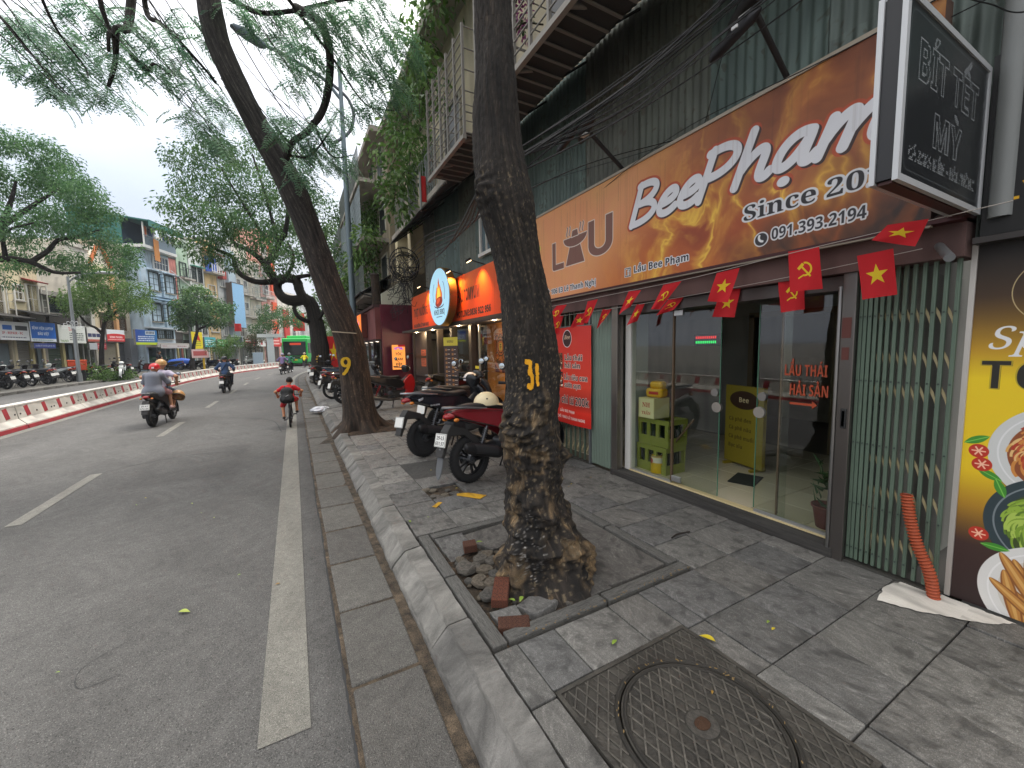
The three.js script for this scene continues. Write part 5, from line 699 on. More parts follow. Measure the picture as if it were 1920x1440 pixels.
const se = thing('vertical_sign', 'white vertical sign with stacked dark letters hung between the leaning trunk and the lamp pole', 'sign', [2.02, 2.42, -19.0]);
mesh('sign_face', printPlane(0.52, 1.26).translate(0, 0, 0.05), new THREE.MeshStandardMaterial({ roughness: 0.5, map: canvas(128, 310, (c, w) => { c.fillStyle = '#c9c9d2'; c.fillRect(0, 0, 128, 310); 'SEOUL'.split('').forEach((s, i) => vtext(c, s, 72, 48 + i * 54, { size: 44, font: 'serif', fill: '#1c1c22', align: 'center' })); vtext(c, 'VIEW', 86, 302, { size: 24, font: 'serif', fill: '#1c1c22', align: 'center' }); }) }), se); mesh('sign_box', rbox(0.54, 1.28, 0.09, 0.01), M(0x9a9a9e, 0.5), se); mesh('hanger', rod([0.2, 0.4, 0], [1.2, 0.4, 0], 0.025), M(0x444444), se);
const cb = thing('utility_cabinet', 'grey steel utility cabinet on the pavement behind the leaning trunk', 'cabinet', [2.02, 0.14, -13.45]);
mesh('cabinet_body', rbox(0.42, 1.02, 0.4, 0.012, 0, 0.55, 0), M(0x6f7a82, 0.5, 0.2), cb); mesh('plinth', bx(-0.23, 0.23, 0, 0.06, -0.22, 0.22), M(0x6b6a66, 0.9), cb); mesh('cabinet_top', rbox(0.46, 0.05, 0.44, 0.012, 0, 1.08, 0), M(0x7d868c, 0.5, 0.2), cb); mesh('cabinet_door', rbox(0.36, 0.9, 0.012, 0.006, 0, 0.55, 0.204), M(0x75808a, 0.45, 0.2), cb); mesh('latch', rbox(0.03, 0.1, 0.02, 0.005, 0.14, 0.58, 0.214), M(0x333333), cb);
const aw = thing('dark_awning', 'dark sloping tin awning over the salon with cables hanging from it', 'awning', [0, 0, 0]);
const dm = new THREE.MeshStandardMaterial({ color: C(0.05, 0.05, 0.052), map: rep(rustTex, 0.5), roughness: 0.6, side: THREE.DoubleSide });
for (let k = 0; k < 5; k++) { const m = mesh('awning_sheet', tin(0.9, 1.5, 0, k + 70, 0.09, 0.012), dm, aw); m.position.set(2.55, 3.78, -13.75 - k * 0.88); m.rotation.z = -1.0; }
mesh('front_beam', rod([1.92, 3.38, -13.2], [1.92, 3.38, -17.8], 0.03), M(0x222222), aw); for (const z of [-13.4, -15.4, -17.4]) mesh('brace', rod([1.95, 3.38, z], [3.2, 3.1, z], 0.02), M(0x222222), aw);
const pt = thing('tree_stump_post', 'old wooden post rising by the maroon wall under the dark awning', 'post', [2.44, 2.95, -13.35]); mesh('post_body', rod([0, 0, 0], [-0.05, 1.0, 0], 0.16, 0.13, 10), GM(C(0.16, 0.12, 0.09), dirtTex, 2), pt); mesh('post_cap', rod([-0.05, 1.0, 0], [-0.05, 1.05, 0], 0.15, 0.12, 10), M(0x2a221c), pt);
}
{ // tangled cables by the restaurant corner, and the long bundle that runs past the sign lamps to the near trunk
const r = rng(17), L = [];
for (let i = 0; i < 34; i++) { const z = -10.6 - r() * 1.8, y0 = 3.0 + r() * 1.2, pts = []; for (let k = 0; k < 5; k++) pts.push([3.0 - r() * 0.45, y0 - k * 0.12 + (r() - 0.5) * 0.8, z + (r() - 0.5) * 1.2]); L.push(tube(pts, 0.008, 22, 4)); }
for (let i = 0; i < 4; i++) L.push(torus(0.3 + r() * 0.12, 0.014, 2.75, 3.75 + r() * 0.2, -10.9 - i * 0.05, 'z', 5, 30));
tag(mesh('cable_tangle', L, M(0x141416, 0.7)), 'tangle of black cables hanging between the salon awning and the green wall', 'cables'); scene.children.at(-1).userData.kind = 'stuff';
// bundle
for (let i = 0; i < 13; i++) {
const dy = (r() - 0.5) * 0.62, dz = (r() - 0.5) * 0.16, sag = 0.02 + r() * 0.14, a = [1.06 + r() * 0.12, 2.62 + (r() - 0.5) * 0.14, -2.13 - r() * 0.14], b = [2.42 + r() * 0.2, 3.62 + dy * 0.6, -3.25 + dz], c = [2.36 + r() * 0.1, 3.50 + dy * 0.7, -1.62 + dz];
const p1 = [lerp(a[0], b[0], 0.5), lerp(a[1], b[1], 0.5) - sag * 0.6, lerp(a[2], b[2], 0.5)];
tag(mesh('overhead_cable', tube([a, [lerp(a[0], c[0], 0.5), lerp(a[1], c[1], 0.5) - sag, lerp(a[2], c[2], 0.6)], c, [2.5, 3.62 + dy, -0.7], [2.6, 3.7 + dy, 1.2]], 0.003 + r() * 0.0035, 50, 5), M(0x121213, 0.6)), 'black cable of the sagging bundle from the near trunk past the sign lamps', 'cable', 'black cables of the bundle over the orange sign');
}
for (const [z, y, label] of [[-1.62, 3.44, 'long black cable joint box hanging by the right sign lamp'], [-3.3, 3.58, 'short black cable joint box near the left sign lamp']]) { const t = thing('cable_joint', label, 'cable joint', [2.44, y, z]); mesh('joint_body', loft([sy(0, -0.16, 0, 0.01, 0.01), sy(0, -0.13, 0, 0.03, 0.03), sy(0, 0.12, 0, 0.034, 0.034), sy(0, 0.17, 0, 0.012, 0.012)], 12).rotateX(1.25), M(0x17161a, 0.5), t); mesh('clip', [rbox(0.02, 0.02, 0.04, 0.004, -0.03, 0.02, 0.03)], M(0xcfcfcf, 0.5), t); }
const wires = [[[3.12, 3.88, -4.97], [3.12, 3.31, -1.93], [3.1, 3.26, -0.6]], [[3.1, 2.93, -5.2], [2.95, 3.36, -2.6], [2.6, 3.1, -0.9], [2.6, 3.2, 0.4]], [[2.1, 2.92, -0.68], [2.6, 2.98, -0.62], [3.1, 3.1, -0.55], [3.3, 3.2, 0]], [[1.2, 2.5, -2.2], [2.1, 3.0, -2.5], [3.1, 3.42, -2.6]], [[3.1, 3.38, -2.3], [2.6, 3.9, -1.6], [2.4, 4.2, -0.8]]];
const names = ['thin black wire crossing the green wall down to the orange sign', 'thin wire running in front of the fire print to the projecting sign', 'thin wire crossing the face of the projecting sign', 'thin wire from the near trunk to the sign top', 'thin kinked wire climbing from the sign edge to the awning'];
wires.forEach((w, i) => tag(mesh('thin_wire', tube(w, 0.0035, 40, 4), M(0x151516, 0.6)), names[i], 'wire'));
// cables going down behind the trunk to the restaurant
for (let i = 0; i < 6; i++) tag(mesh('drooping_cable', tube([[1.02, 2.55, -2.2], [1.35 + i * 0.07, 2.6 + i * 0.06, -3.6], [2.3, 3.2 + i * 0.1, -7.5], [2.8, 3.5 + i * 0.12, -11.2]], 0.008, 40, 5), M(0x121213, 0.6)), 'black cable drooping from the near trunk to the cable tangle by the salon', 'cable', 'cables drooping behind the near trunk');
}
// ---------------------------------------------------------------- left side: row of narrow houses along the bending street
const LX = z => -16 + curve(z);
const along = (z, off = 0, y = 0.13) => { const s = slope(z), n = Math.hypot(1, s); return [LX(z) + off / n, y, z + off * s / n]; };
const faceRy = z => Math.atan2(1, slope(z));
const paneM = [M(0x2c3a44, 0.15), M(0x1d262b, 0.2), M(0x44545c, 0.2)], slabM = GM(C(0.42, 0.40, 0.37), grimeTex, 0.5);
const frameGeo = (w, h, b, d) => extr([[-w / 2, -h / 2], [w / 2, -h / 2], [w / 2, h / 2], [-w / 2, h / 2]], d, 0, [[[-w / 2 + b, -h / 2 + b], [-w / 2 + b, h / 2 - b], [w / 2 - b, h / 2 - b], [w / 2 - b, -h / 2 + b]]]);
function win(parent, x, y, w, h, fm, pm, o = {}) {
const f = mesh('window', frameGeo(w, h, 0.07, 0.12), fm, parent); f.position.set(x, y, o.z || 0.02);
mesh('pane', box(w - 0.14, h - 0.14, 0.02, 0, 0, -0.03), pm, f);
const bars = []; for (let k = 1; k < (o.v || 2); k++) bars.push(box(0.035, h - 0.14, 0.03, -w / 2 + 0.07 + (w - 0.14) * k / (o.v || 2), 0, 0)); for (let k = 1; k < (o.hh || 2); k++) bars.push(box(w - 0.14, 0.035, 0.03, 0, -h / 2 + 0.07 + (h - 0.14) * k / (o.hh || 2), 0.001)); mesh('glazing_bar', bars, o.bm || fm, f);
if (o.hood) mesh('hood', box(w + 0.3, 0.08, 0.5, 0, h / 2 + 0.08, 0.22, 0, 0, 0.12), o.hood, f); mesh('sill', box(w + 0.16, 0.07, 0.18, 0, -h / 2 - 0.04, 0.05), slabM, f);
if (o.open) { const l = mesh('casement', frameGeo(w / 2, h - 0.1, 0.06, 0.04), o.bm || fm, f); l.position.set(w / 2 + 0.05, 0, 0.28); l.rotation.y = 1.15; const g = []; for (let k = 1; k < 4; k++) g.push(box(w / 2 - 0.12, 0.03, 0.03, 0, -h / 2 + h * k / 4, 0)); mesh('casement_bar', g, o.bm || fm, l); }
return f;
}
function balcony(p, x0, x1, y, d, rm, o = {}) {
const b = mesh('balcony', bx(x0, x1, y - 0.16, y, 0, d), o.sm || slabM, p), bars = [], n = Math.round((x1 - x0) / (o.step || 0.22)), h = o.h || 0.95;
for (let k = 0; k <= n; k++) bars.push(box(o.solid ? 0.1 : 0.03, h, 0.03, lerp(x0 + 0.03, x1 - 0.03, k / n), y + h / 2, d - 0.05)); for (const yy of o.rails || [h, h * 0.1]) bars.push(box(x1 - x0, 0.05, 0.06, (x0 + x1) / 2, y + yy, d - 0.05)); mesh('railing', bars, rm, b); return b;
}
function house(label, za, zb, h, hex, o = {}) {
const zc = (za + zb) / 2, t = thing('townhouse', label, 'house', along(za, o.off || 0), faceRy(zc)), p0 = along(za), p1 = along(zb), w = Math.hypot(p1[0] - p0[0], p1[2] - p0[2]), D = o.depth || 9, m = GM(new THREE.Color(hex).lerp(new THREE.Color(1, 1, 1), 0.18), grimeTex, 0.28, null, 1, 0.85);
mesh('wall', bx(0, w - 0.02, o.y0 || 2.9, h, -D, 0), m, t); mesh('parapet', bx(-0.05, w + 0.03, h, h + (o.par || 0.3), -D, 0.12), o.parM || m, t);
mesh('side_wall', bx(0, 0.18, 0, o.y0 || 2.9, -D, -0.02), m, t); mesh('side_wall', bx(w - 0.2, w - 0.02, 0, o.y0 || 2.9, -D, -0.02), m, t); mesh('back_wall', bx(0.18, w - 0.2, 0, o.y0 || 2.9, -3.2, -3), M(0x1a1a1a), t); mesh('floor', bx(0.18, w - 0.2, 0, 0.04, -3, 0), M(0x4a4640), t);
// shop front
const kind = o.shop || 'shutter', sm = M(o.shopHex || 0x8f8d86, 0.5, 0.2);
if (kind === 'shutter') { const L = []; for (let y = 0.1; y < 2.45; y += 0.12) L.push(box(w - 0.5, 0.1, 0.05, w / 2, y, -0.15, 0, 0, 0.3)); const s = mesh('roller_shutter', L, sm, t); s.userData.kind = 'stuff'; }
if (kind === 'half') { const L = []; for (let y = 0.1; y < 2.45; y += 0.12) L.push(box(w * 0.45, 0.1, 0.05, w * 0.28, y, -0.15, 0, 0, 0.3)); mesh('roller_shutter', L, sm, t).userData.kind = 'stuff'; mesh('shop_pillar', bx(w * 0.52, w * 0.6, 0, 2.5, -0.3, 0), M(0xb9ad7a, 0.7), t); mesh('door_leaf', bx(w * 0.78, w * 0.94, 0.05, 2.3, -0.2, -0.12), M(0x5f6b70, 0.4), t); }
if (kind === 'glass') { mesh('shop_glass', new THREE.PlaneGeometry(w - 0.5, 2.3).translate(w / 2, 1.2, -0.15), glass, t); for (let k = 0; k < 4; k++) mesh('shop_frame', bx(0.2 + (w - 0.5) * k / 3, 0.28 + (w - 0.5) * k / 3, 0, 2.45, -0.2, -0.1), M(0xa9a9a6, 0.4, 0.5), t); for (let k = 0; k < 3; k++) mesh('shelf', bx(0.3, w - 0.4, 0.5 + k * 0.6, 0.56 + k * 0.6, -2.2, -1.8), M([0xb8a888, 0x8f6a4a, 0x9fb0b8][k], 0.7), t); }
mesh('lintel', bx(0, w - 0.02, 2.5, 2.9, -0.4, -0.01), M(o.lintel || 0x5a5650, 0.7), t);
return [t, w, m];
}
const wf = M(0xd2d0c8, 0.5), gf = M(0x2f3a36, 0.5), wood = M(0x5a4632, 0.6), whiteM = M(0xcfcfca, 0.6);
{ // 1 far left
const [t, w] = house('stained cream house at the left edge behind the parked motorbikes', -31.5, -36.3, 8.6, 0xbcb08c, { shop: 'half', lintel: 0x3a3632 });
win(t, 2.2, 5.0, 0.9, 1.2, wf, paneM[0]); win(t, 3.9, 4.8, 1.1, 1.9, wf, paneM[1], { open: 1 }); win(t, 2.0, 7.2, 1, 1.3, wf, paneM[0]); mesh('tin_awning', box(w, 0.05, 1.3, w / 2, 3.95, 0.55, 0, 0, 0.25), M(0x2c2a28, 0.8), t); mesh('loft_box', bx(1.2, 3.6, 3.0, 3.8, 0, 0.4), M(0x4a4034, 0.8), t);
}
{ const [t, w] = house('cream old house above the blue computer repair sign', -36.3, -38.6, 7.4, 0xc9bb8e, { shop: 'half', lintel: 0x2c2a2a });
win(t, 0.7, 5.5, 0.7, 1.0, wf, paneM[1]); win(t, 1.75, 5.2, 0.95, 1.9, wf, paneM[0], { open: 1 }); mesh('red_hood', box(1.3, 0.08, 0.6, 1.7, 6.35, 0.25, 0, 0, 0.3), M(0x7a2a22, 0.7), t); mesh('tin_awning', box(w, 0.05, 1.4, w / 2, 4.25, 0.6, 0, 0, 0.25), M(0x252423, 0.8), t); mesh('meter_box', bx(1.0, 1.35, 3.7, 4.15, 0, 0.3), M(0x9a9a95, 0.6), t); mesh('loft_wall', bx(0.1, w - 0.1, 3.0, 4.1, 0, 0.25), M(0x4f4437, 0.9), t); mesh('metal_panel', bx(0.9, 2.0, 3.75, 4.2, 0.26, 0.34), M(0x77756c, 0.6), t); }
{ const [t, w] = house('dark shuttered old house above the white tailor sign', -38.6, -41.2, 5.6, 0x6d6a60, { shop: 'half', shopHex: 0x4a5a4c });
mesh('roof_tin', box(w + 0.2, 0.06, 3, w / 2, 5.75, -0.8, 0, 0, 0.18), M(0x4a4642, 0.8), t); mesh('loft_wall', bx(0.1, w - 0.1, 3.0, 4.3, 0, 0.3), M(0x33302c, 0.9), t); win(t, 1.3, 4.9, 1.5, 0.9, gf, paneM[1]); for (let k = 0; k < 2; k++) mesh('lamp_arm', rod([0.5 + k * 1.2, 3.85, 0.2], [0.4 + k * 1.2, 3.6, 0.8], 0.04), M(0x222222), t); }
{ const [t, w] = house('white narrow house half hidden by the round green tree', -41.2, -43.2, 9.5, 0xc9c6bb, { shop: 'glass', lintel: 0x77302c }); for (const y of [4.4, 7]) win(t, w / 2, y, 1.2, 1.6, wf, paneM[0]); balcony(t, 0, w, 5.6, 0.9, gf); }
{ const [t, w] = house('pale house with orange-trimmed gable behind the round green tree', -43.2, -45.3, 8.2, 0xd0bf95, { shop: 'shutter', shopHex: 0xa8a290 });
mesh('gable', extr([[0, 8.5], [w / 2, 10.4], [w, 8.5]], 0.3).translate(0, 0, -0.2), M(0xd9d2bf, 0.7), t); for (const s of [-1, 1]) mesh('gable_trim', rod([w / 2, 10.5, 0.05], [w / 2 + s * w / 2, 8.55, 0.05], 0.13), M(0xb8622c, 0.7), t); win(t, w / 2, 6.4, 1.1, 1.5, wood, paneM[1]); win(t, w / 2, 4.2, 1.3, 1.4, wood, paneM[1]); mesh('corner_pilaster', bx(w - 0.3, w, 2.9, 8.5, 0, 0.18), M(0xc99a6a, 0.7), t); }
{ const [t, w] = house('narrow tan plaster house squeezed beside the light blue house', -45.3, -47.5, 10.6, 0xa79b83, { off: -0.5, shop: 'shutter', shopHex: 0x6d7278 }); for (const y of [4.2]) win(t, w / 2, y, 1.1, 1.3, wood, paneM[1]); mesh('grey_pier', bx(w - 0.9, w - 0.1, 0, 2.9, -0.1, 0.4), M(0x6f747a, 0.7), t); }
{ // blue house with green tin loft
const [t, w, m] = house('tall light blue house with bay windows and a green tin roof loft full of washing', -47.6, -51.2, 10.9, 0xb4d4ee, { shop: 'glass', lintel: 0xaab6c0, off: 0.5 });
for (const y of [5.2, 8.0]) for (const [x, o] of [[0.95, 0], [3.0, 0]]) { mesh('bay', bx(x - 0.85, x + 0.85, y - 1.2, y + 1.25, 0, 0.45), m, t); win(t, x, y + 0.1, 1.25, 1.7, gf, paneM[1], { z: 0.46, hood: M(0x7c8a94, 0.7), open: 1, v: 2, hh: 3 }); }
mesh('ledge', bx(-0.1, w + 0.1, 6.5, 6.62, 0, 0.6), M(0x8fa9bf, 0.7), t); mesh('ledge', bx(-0.1, w + 0.1, 3.85, 3.98, 0, 0.55), M(0xb9c4cc, 0.7), t);
for (let k = 0; k < 3; k++) { win(t, 0.8 + k * 1.1, 3.35, 1.0, 0.85, gf, paneM[2], { v: 3 }); }
const tin2 = M(0x2f6a62, 0.6, 0.2); mesh('loft_floor', bx(-0.2, w + 0.1, 10.9, 11.15, -5, 0.75), whiteM, t); mesh('loft_wall', bx(-0.2, w, 11.15, 13.4, -5, -1.1), M(0x2a3c4a, 0.8), t); mesh('loft_side', extr([[-5, 11.15], [-0.9, 11.15], [-0.9, 13.4], [-5, 14.4]], 0.06).rotateY(-PI / 2).translate(-0.2, 0, 0), tin2, t);
mesh('tin_roof', box(w + 0.6, 0.1, 6.6, w / 2, 13.65, -1.9, 0, 0, 0.16), tin2, t); mesh('roof_fascia', bx(-0.3, w + 0.3, 12.65, 13.2, 1.28, 1.36), tin2, t);
for (let k = 0; k < 4; k++) mesh('loft_post', bx(0 + k * (w - 0.1) / 3, 0.1 + k * (w - 0.1) / 3, 11.15, 13.1, 0.55, 0.65), whiteM, t); const rl = []; for (let k = 0; k < 26; k++) rl.push(box(0.03, 0.8, 0.03, 0.1 + k * (w - 0.2) / 25, 11.6, 0.65)); rl.push(box(w, 0.05, 0.05, w / 2, 12.0, 0.65)); mesh('railing', rl, M(0x7a8a90, 0.5), t);
mesh('grey_panel', bx(w * 0.4, w, 11.1, 11.9, 0.7, 0.74), M(0x6f7f88, 0.6), t); win(t, w * 0.68, 10.0, 2.0, 1.3, whiteM, paneM[0], { v: 5, z: 0.1 });
mesh('shop_canopy', bx(-0.1, w + 0.3, 2.12, 2.5, 0, 1.0), M(0xb8b3ac, 0.6), t); mesh('flag_pole', rod([w - 0.1, 9.6, 0.2], [w + 1.6, 7.2, 2.0], 0.03), whiteM, t);
const r = rng(5); for (let k = 0; k < 9; k++) { const c = mesh('hung_cloth', box(0.3 + r() * 0.2, 0.5 + r() * 0.5, 0.02, 0.3 + k * 0.42, 12.3 + r() * 0.25, 0.3 + r() * 0.4, r() * 0.5), M([0xd9d4cc, 0x3a4a7a, 0xb05a3a, 0xc9c2b0, 0x7a8aa0][r() * 5 | 0], 0.9), t); }
mesh('orange_cover', box(0.9, 1.9, 0.05, 1.2, 10.9, 0.8, 0.2), M(0xb5773a, 0.8), t);
}
{ const [t, w] = house('narrow orange-red windowless house with grey concrete ground floors', -51.3, -52.8, 11.8, 0xb5401f, { y0: 2.9, shop: 'half', par: 0.2 }); mesh('concrete_front', bx(0, w, 2.9, 5.7, 0, 0.06), M(0x4c4843, 0.9), t); mesh('ledge', bx(-0.05, w + 0.05, 6.3, 6.45, 0, 0.2), M(0x7a2f1c, 0.8), t); mesh('vent_block', bx(0.3, 1.0, 8.0, 8.35, 0, 0.05), M(0x2c1c18), t); mesh('dark_top', bx(0, w, 11.0, 12.0, 0, 0.08), M(0x4a4a48, 0.9), t); win(t, w * 0.7, 4.4, 0.8, 1.3, whiteM, paneM[1]); }
{ const [t, w] = house('pale green overgrown narrow house right of the orange-red one', -52.9, -54.4, 12.6, 0x9cc0a4, { shop: 'glass' }); for (const y of [4.6, 7.4, 10.2]) { balcony(t, 0, w, y - 0.9, 0.7, gf); win(t, w / 2, y, 1.0, 1.5, gf, paneM[1]); } }
{ const [t, w] = house('white townhouse with arched windows and little green awnings', -54.5, -56.5, 13.2, 0xd7dde0, { shop: 'glass', lintel: 0x9ab0b0 }); for (const y of [4.4, 7.2, 10]) { win(t, w * 0.3, y, 0.62, 1.6, gf, paneM[1], { hood: y > 9 ? M(0x4f9a88, 0.7) : 0 }); win(t, w * 0.72, y, 0.62, 1.6, gf, paneM[1], { hood: y > 9 ? M(0x4f9a88, 0.7) : 0 }); mesh('cornice', bx(-0.1, w + 0.1, y - 1.35, y - 1.2, 0, 0.3), whiteM, t); } }
{ const [t, w] = house('yellow townhouse with a white balcony, blue curtains and red roof eave', -56.6, -58.4, 13.8, 0xd9b46a, { shop: 'glass', lintel: 0x2f8a5a }); balcony(t, -0.1, w, 10.6, 1.0, whiteM, { solid: 1, step: 0.4 }); mesh('blue_curtain', bx(0.1, w - 0.1, 10.7, 12.4, 0.1, 0.2), M(0x3358b0, 0.7), t); mesh('red_eave', box(w + 0.4, 0.12, 1.4, w / 2, 12.9, 0.4, 0, 0, 0.35), M(0x8f3328, 0.7), t); for (const y of [4.6, 8.6]) win(t, w / 2, y, 1.3, 1.4, whiteM, paneM[1]); mesh('ledge', bx(-0.1, w + 0.1, 6.4, 6.6, 0, 0.9), M(0xc9a04a, 0.7), t); }
{ const [t, w] = house('tall grey townhouse behind a big blank blue hoarding', -58.5, -61.2, 14.6, 0xb5bcc0, { shop: 'glass', lintel: 0x3a4a52 }); for (const y of [4.4, 10.2, 12.8]) { win(t, w * 0.28, y, 0.9, 1.7, whiteM, paneM[2]); mesh('glass_bay', bx(w * 0.5, w * 0.98, y - 1.1, y + 1.1, 0, 0.4), M(0x9fb0b8, 0.3), t); } mesh('red_box', bx(0.1, 0.8, 10.2, 11.1, 0, 0.6), M(0x9a3a30, 0.7), t);
const hd = thing('blue_hoarding', 'large blank pale blue hoarding standing off the grey townhouse', 'hoarding', along(-59.4, 0.9), faceRy(-60)); mesh('hoarding_face', bx(0, 2.3, 4.6, 9.9, 0.05, 0.1), M(0x86b2d4, 0.5), hd); mesh('hoarding_frame', [bx(-0.05, 2.35, 4.5, 4.6, -0.1, 0.12), bx(-0.05, 2.35, 9.9, 10, -0.1, 0.12), bx(-0.05, 0, 4.6, 9.9, -0.6, 0.12)], M(0x5a5048, 0.7), hd); }
{ const [t, w] = house('white many-balconied block in the far left row', -61.3, -64.2, 15.2, 0xdad8cc, { shop: 'glass', lintel: 0x8c2c28, depth: 5 }); for (let f = 0; f < 4; f++) { const y = 4.4 + f * 2.8; balcony(t, 0, w, y - 1.0, 0.8, M(0x9a9a90, 0.5)); win(t, w * 0.28, y, 0.9, 1.7, whiteM, paneM[0]); win(t, w * 0.74, y, 0.9, 1.7, whiteM, paneM[2]); mesh('air_conditioner', rbox(0.7, 0.5, 0.3, 0.03, w * 0.5, y - 0.5, 0.3), M(0xc4c4be, 0.6), t); } }
{ const [t, w] = house('cream flats with caged balconies next to the pink tower', -64.3, -66.6, 13.4, 0xcfc8b4, { shop: 'glass', lintel: 0xa82c24 }); for (let f = 0; f < 4; f++) { balcony(t, 0, w, 3.3 + f * 2.7, 0.8, M(0x7c8a86, 0.5), { h: 1.8, rails: [1.8, 0.9, 0.1] }); win(t, w / 2, 4.3 + f * 2.7, 1.3, 1.5, whiteM, paneM[1]); } }
{ const [t, w] = house('salmon pink tower house with orange bands in the far row', -66.7, -70.5, 18.2, 0xd98a7a, { shop: 'glass', lintel: 0xc03a28, depth: 3.2 }); for (let f = 0; f < 5; f++) { mesh('orange_band', bx(w * 0.62, w * 0.9, 4.2 + f * 2.8, 6 + f * 2.8, 0, 0.2), M(0xd8562a, 0.7), t); win(t, w * 0.3, 4.8 + f * 2.8, 1.4, 1.4, whiteM, paneM[2]); balcony(t, 0, w * 0.55, 3.6 + f * 2.8, 0.7, whiteM); } }
{ const [t, w] = house('white far house with red lattice sign at the bend', -70.6, -76, 10.5, 0xd8d4ca, { shop: 'glass', lintel: 0xb83a34 }); for (let f = 0; f < 2; f++) for (let k = 0; k < 3; k++) win(t, 1 + k * 1.8, 4.6 + f * 2.8, 1.1, 1.5, whiteM, paneM[0]); mesh('red_sign', bx(w * 0.2, w * 0.45, 3, 8, 0.1, 0.3), M(0xc23a32, 0.6), t); }
{ const [t, w] = house('long pale low building closing the view at the bend of the road', -76.2, -100, 9.2, 0xcdd2d4, { shop: 'shutter' }); for (let f = 0; f < 2; f++) for (let k = 0; k < 9; k++) win(t, 1.4 + k * 2.6, 4.4 + f * 2.6, 1.6, 1.4, whiteM, paneM[2]); }
{ const t = thing('far_building', 'pale flat-roofed building far behind the bus', 'building', [14, 0, -110], 0.3); mesh('wall', bx(-16, 16, 0, 10, -5, 5), M(0xc4ccd0, 0.8), t); mesh('roof', bx(-17, 17, 10, 10.6, -6, 6), M(0x9aa4a8, 0.7), t); for (let k = 0; k < 10; k++) { const wn = mesh('window', bx(-15 + k * 3.1, -13 + k * 3.1, 6, 8.4, 4.98, 5.06), M(0xa5b2b8, 0.5), t); mesh('pane', bx(-14.8 + k * 3.1, -13.2 + k * 3.1, 6.2, 8.2, 5.061, 5.08), paneM[2], wn); } }
{ // distant fill of the town beyond, so that no gap shows between the rows
const t = thing('far_apartment_row', 'hazy grey apartment row closing the street end on the right', 'building', [30, 0, -86], 0.45); mesh('wall', bx(-14, 14, 0, 12, -5, 5), M(0xb9bcb8, 0.8), t); mesh('roof', bx(-14.5, 14.5, 12, 12.5, -5.5, 5.5), M(0x8f9492, 0.7), t); for (let k = 0; k < 10; k++) for (let f = 0; f < 3; f++) mesh('window', bx(-13 + k * 2.7, -11.4 + k * 2.7, 3 + f * 3, 4.6 + f * 3, 4.98, 5.05), paneM[2], t);
}
// shop signs across the road
function shopSign(label, za, zb, y0, y1, draw, o = {}) {
const a = along(za, o.off || 0.7), b = along(zb, o.off || 0.7), w = Math.hypot(a[0] - b[0], a[2] - b[2]) - 0.06, h = y1 - y0, t = thing('shop_sign', label, 'sign', [(a[0] + b[0]) / 2, 0.13 + (y0 + y1) / 2 - 0.13, (a[2] + b[2]) / 2], faceRy((za + zb) / 2) + (o.turn || 0));
mesh('sign_box', box(w, h, 0.16, 0, 0, -0.09), M(o.box || 0x8a8a86, 0.6), t); const W = 360, H = Math.max(40, Math.round(360 * h / w));
mesh('sign_face', printPlane(w - 0.02, h - 0.02), new THREE.MeshStandardMaterial({ roughness: 0.5, map: canvas(W, H, c => draw(c, W, H)) }), t); if (o.tilt) t.rotation.x = 0; return t;
}
const bgc = (c, W, H, col) => { c.fillStyle = col; c.fillRect(0, 0, W, H); };
const lines = (c, x, y, w, n, col, dy) => { c.fillStyle = col; const q = rng(n * 7 + w | 0); for (let i = 0; i < n; i++) { let xx = x; while (xx < x + w) { const l = 8 + q() * 22; c.fillRect(xx, y + i * dy, Math.min(l, x + w - xx), dy * 0.5); xx += l + 6; } } };
shopSign('white shop sign with blue and red panels at the left edge', -34.2, -36.4, 2.6, 3.7, (c, W, H) => { bgc(c, W, H, '#d4d6d8'); c.fillStyle = '#2a5fb0'; c.fillRect(40, H * .2, 110, H * .25); c.fillStyle = '#2c2c30'; c.fillRect(190, H * .2, 150, H * .25); vtext(c, 'IP - REPAIR - PC', 30, H * .68, { size: 34, fill: '#b02a30' }); lines(c, 20, H * .82, 300, 1, '#667', 22); });
shopSign('bright blue laptop repair shop sign with white lettering', -36.4, -38.5, 2.55, 3.8, (c, W, H) => { bgc(c, W, H, '#1565c4'); c.fillStyle = '#dfe6ee'; c.fillRect(0, H * .84, W, H * .16); c.fillRect(0, 0, 12, H); vtext(c, 'BỆNH VIỆN LAPTOP', W / 2, H * .38, { size: 44, fill: '#e8eef6', align: 'center', mw: 300 }); vtext(c, 'BẢO VIỆT', W / 2, H * .66, { size: 44, fill: '#e8eef6', align: 'center', mw: 160 }); lines(c, 30, H * .9, 280, 1, '#8aa', 20); });
shopSign('narrow purple-blue strip sign under the laptop repair sign', -36.5, -38.3, 2.12, 2.46, (c, W, H) => { bgc(c, W, H, '#2c3a86'); vtext(c, 'LK ĐIỆN TỬ CHUYÊN LAPTOP - PC', W / 2, H * .66, { size: 30, fill: '#b8c0e0', align: 'center', mw: 320 }); }, { off: 0.75 });
shopSign('white tailor sign with a red name and small black print', -38.65, -41.1, 2.5, 3.75, (c, W, H) => { bgc(c, W, H, '#d2d6d0'); vtext(c, 'TÂN', 130, H * .32, { size: 50, fill: '#c2281f' }); lines(c, 140, H * .42, 190, 4, '#33403a', 22); c.fillStyle = '#5f8a3a'; for (let i = 0; i < 14; i++) c.fillRect(20 + i * 7, H * .8 + (i * 13) % 20, 6, 12); });
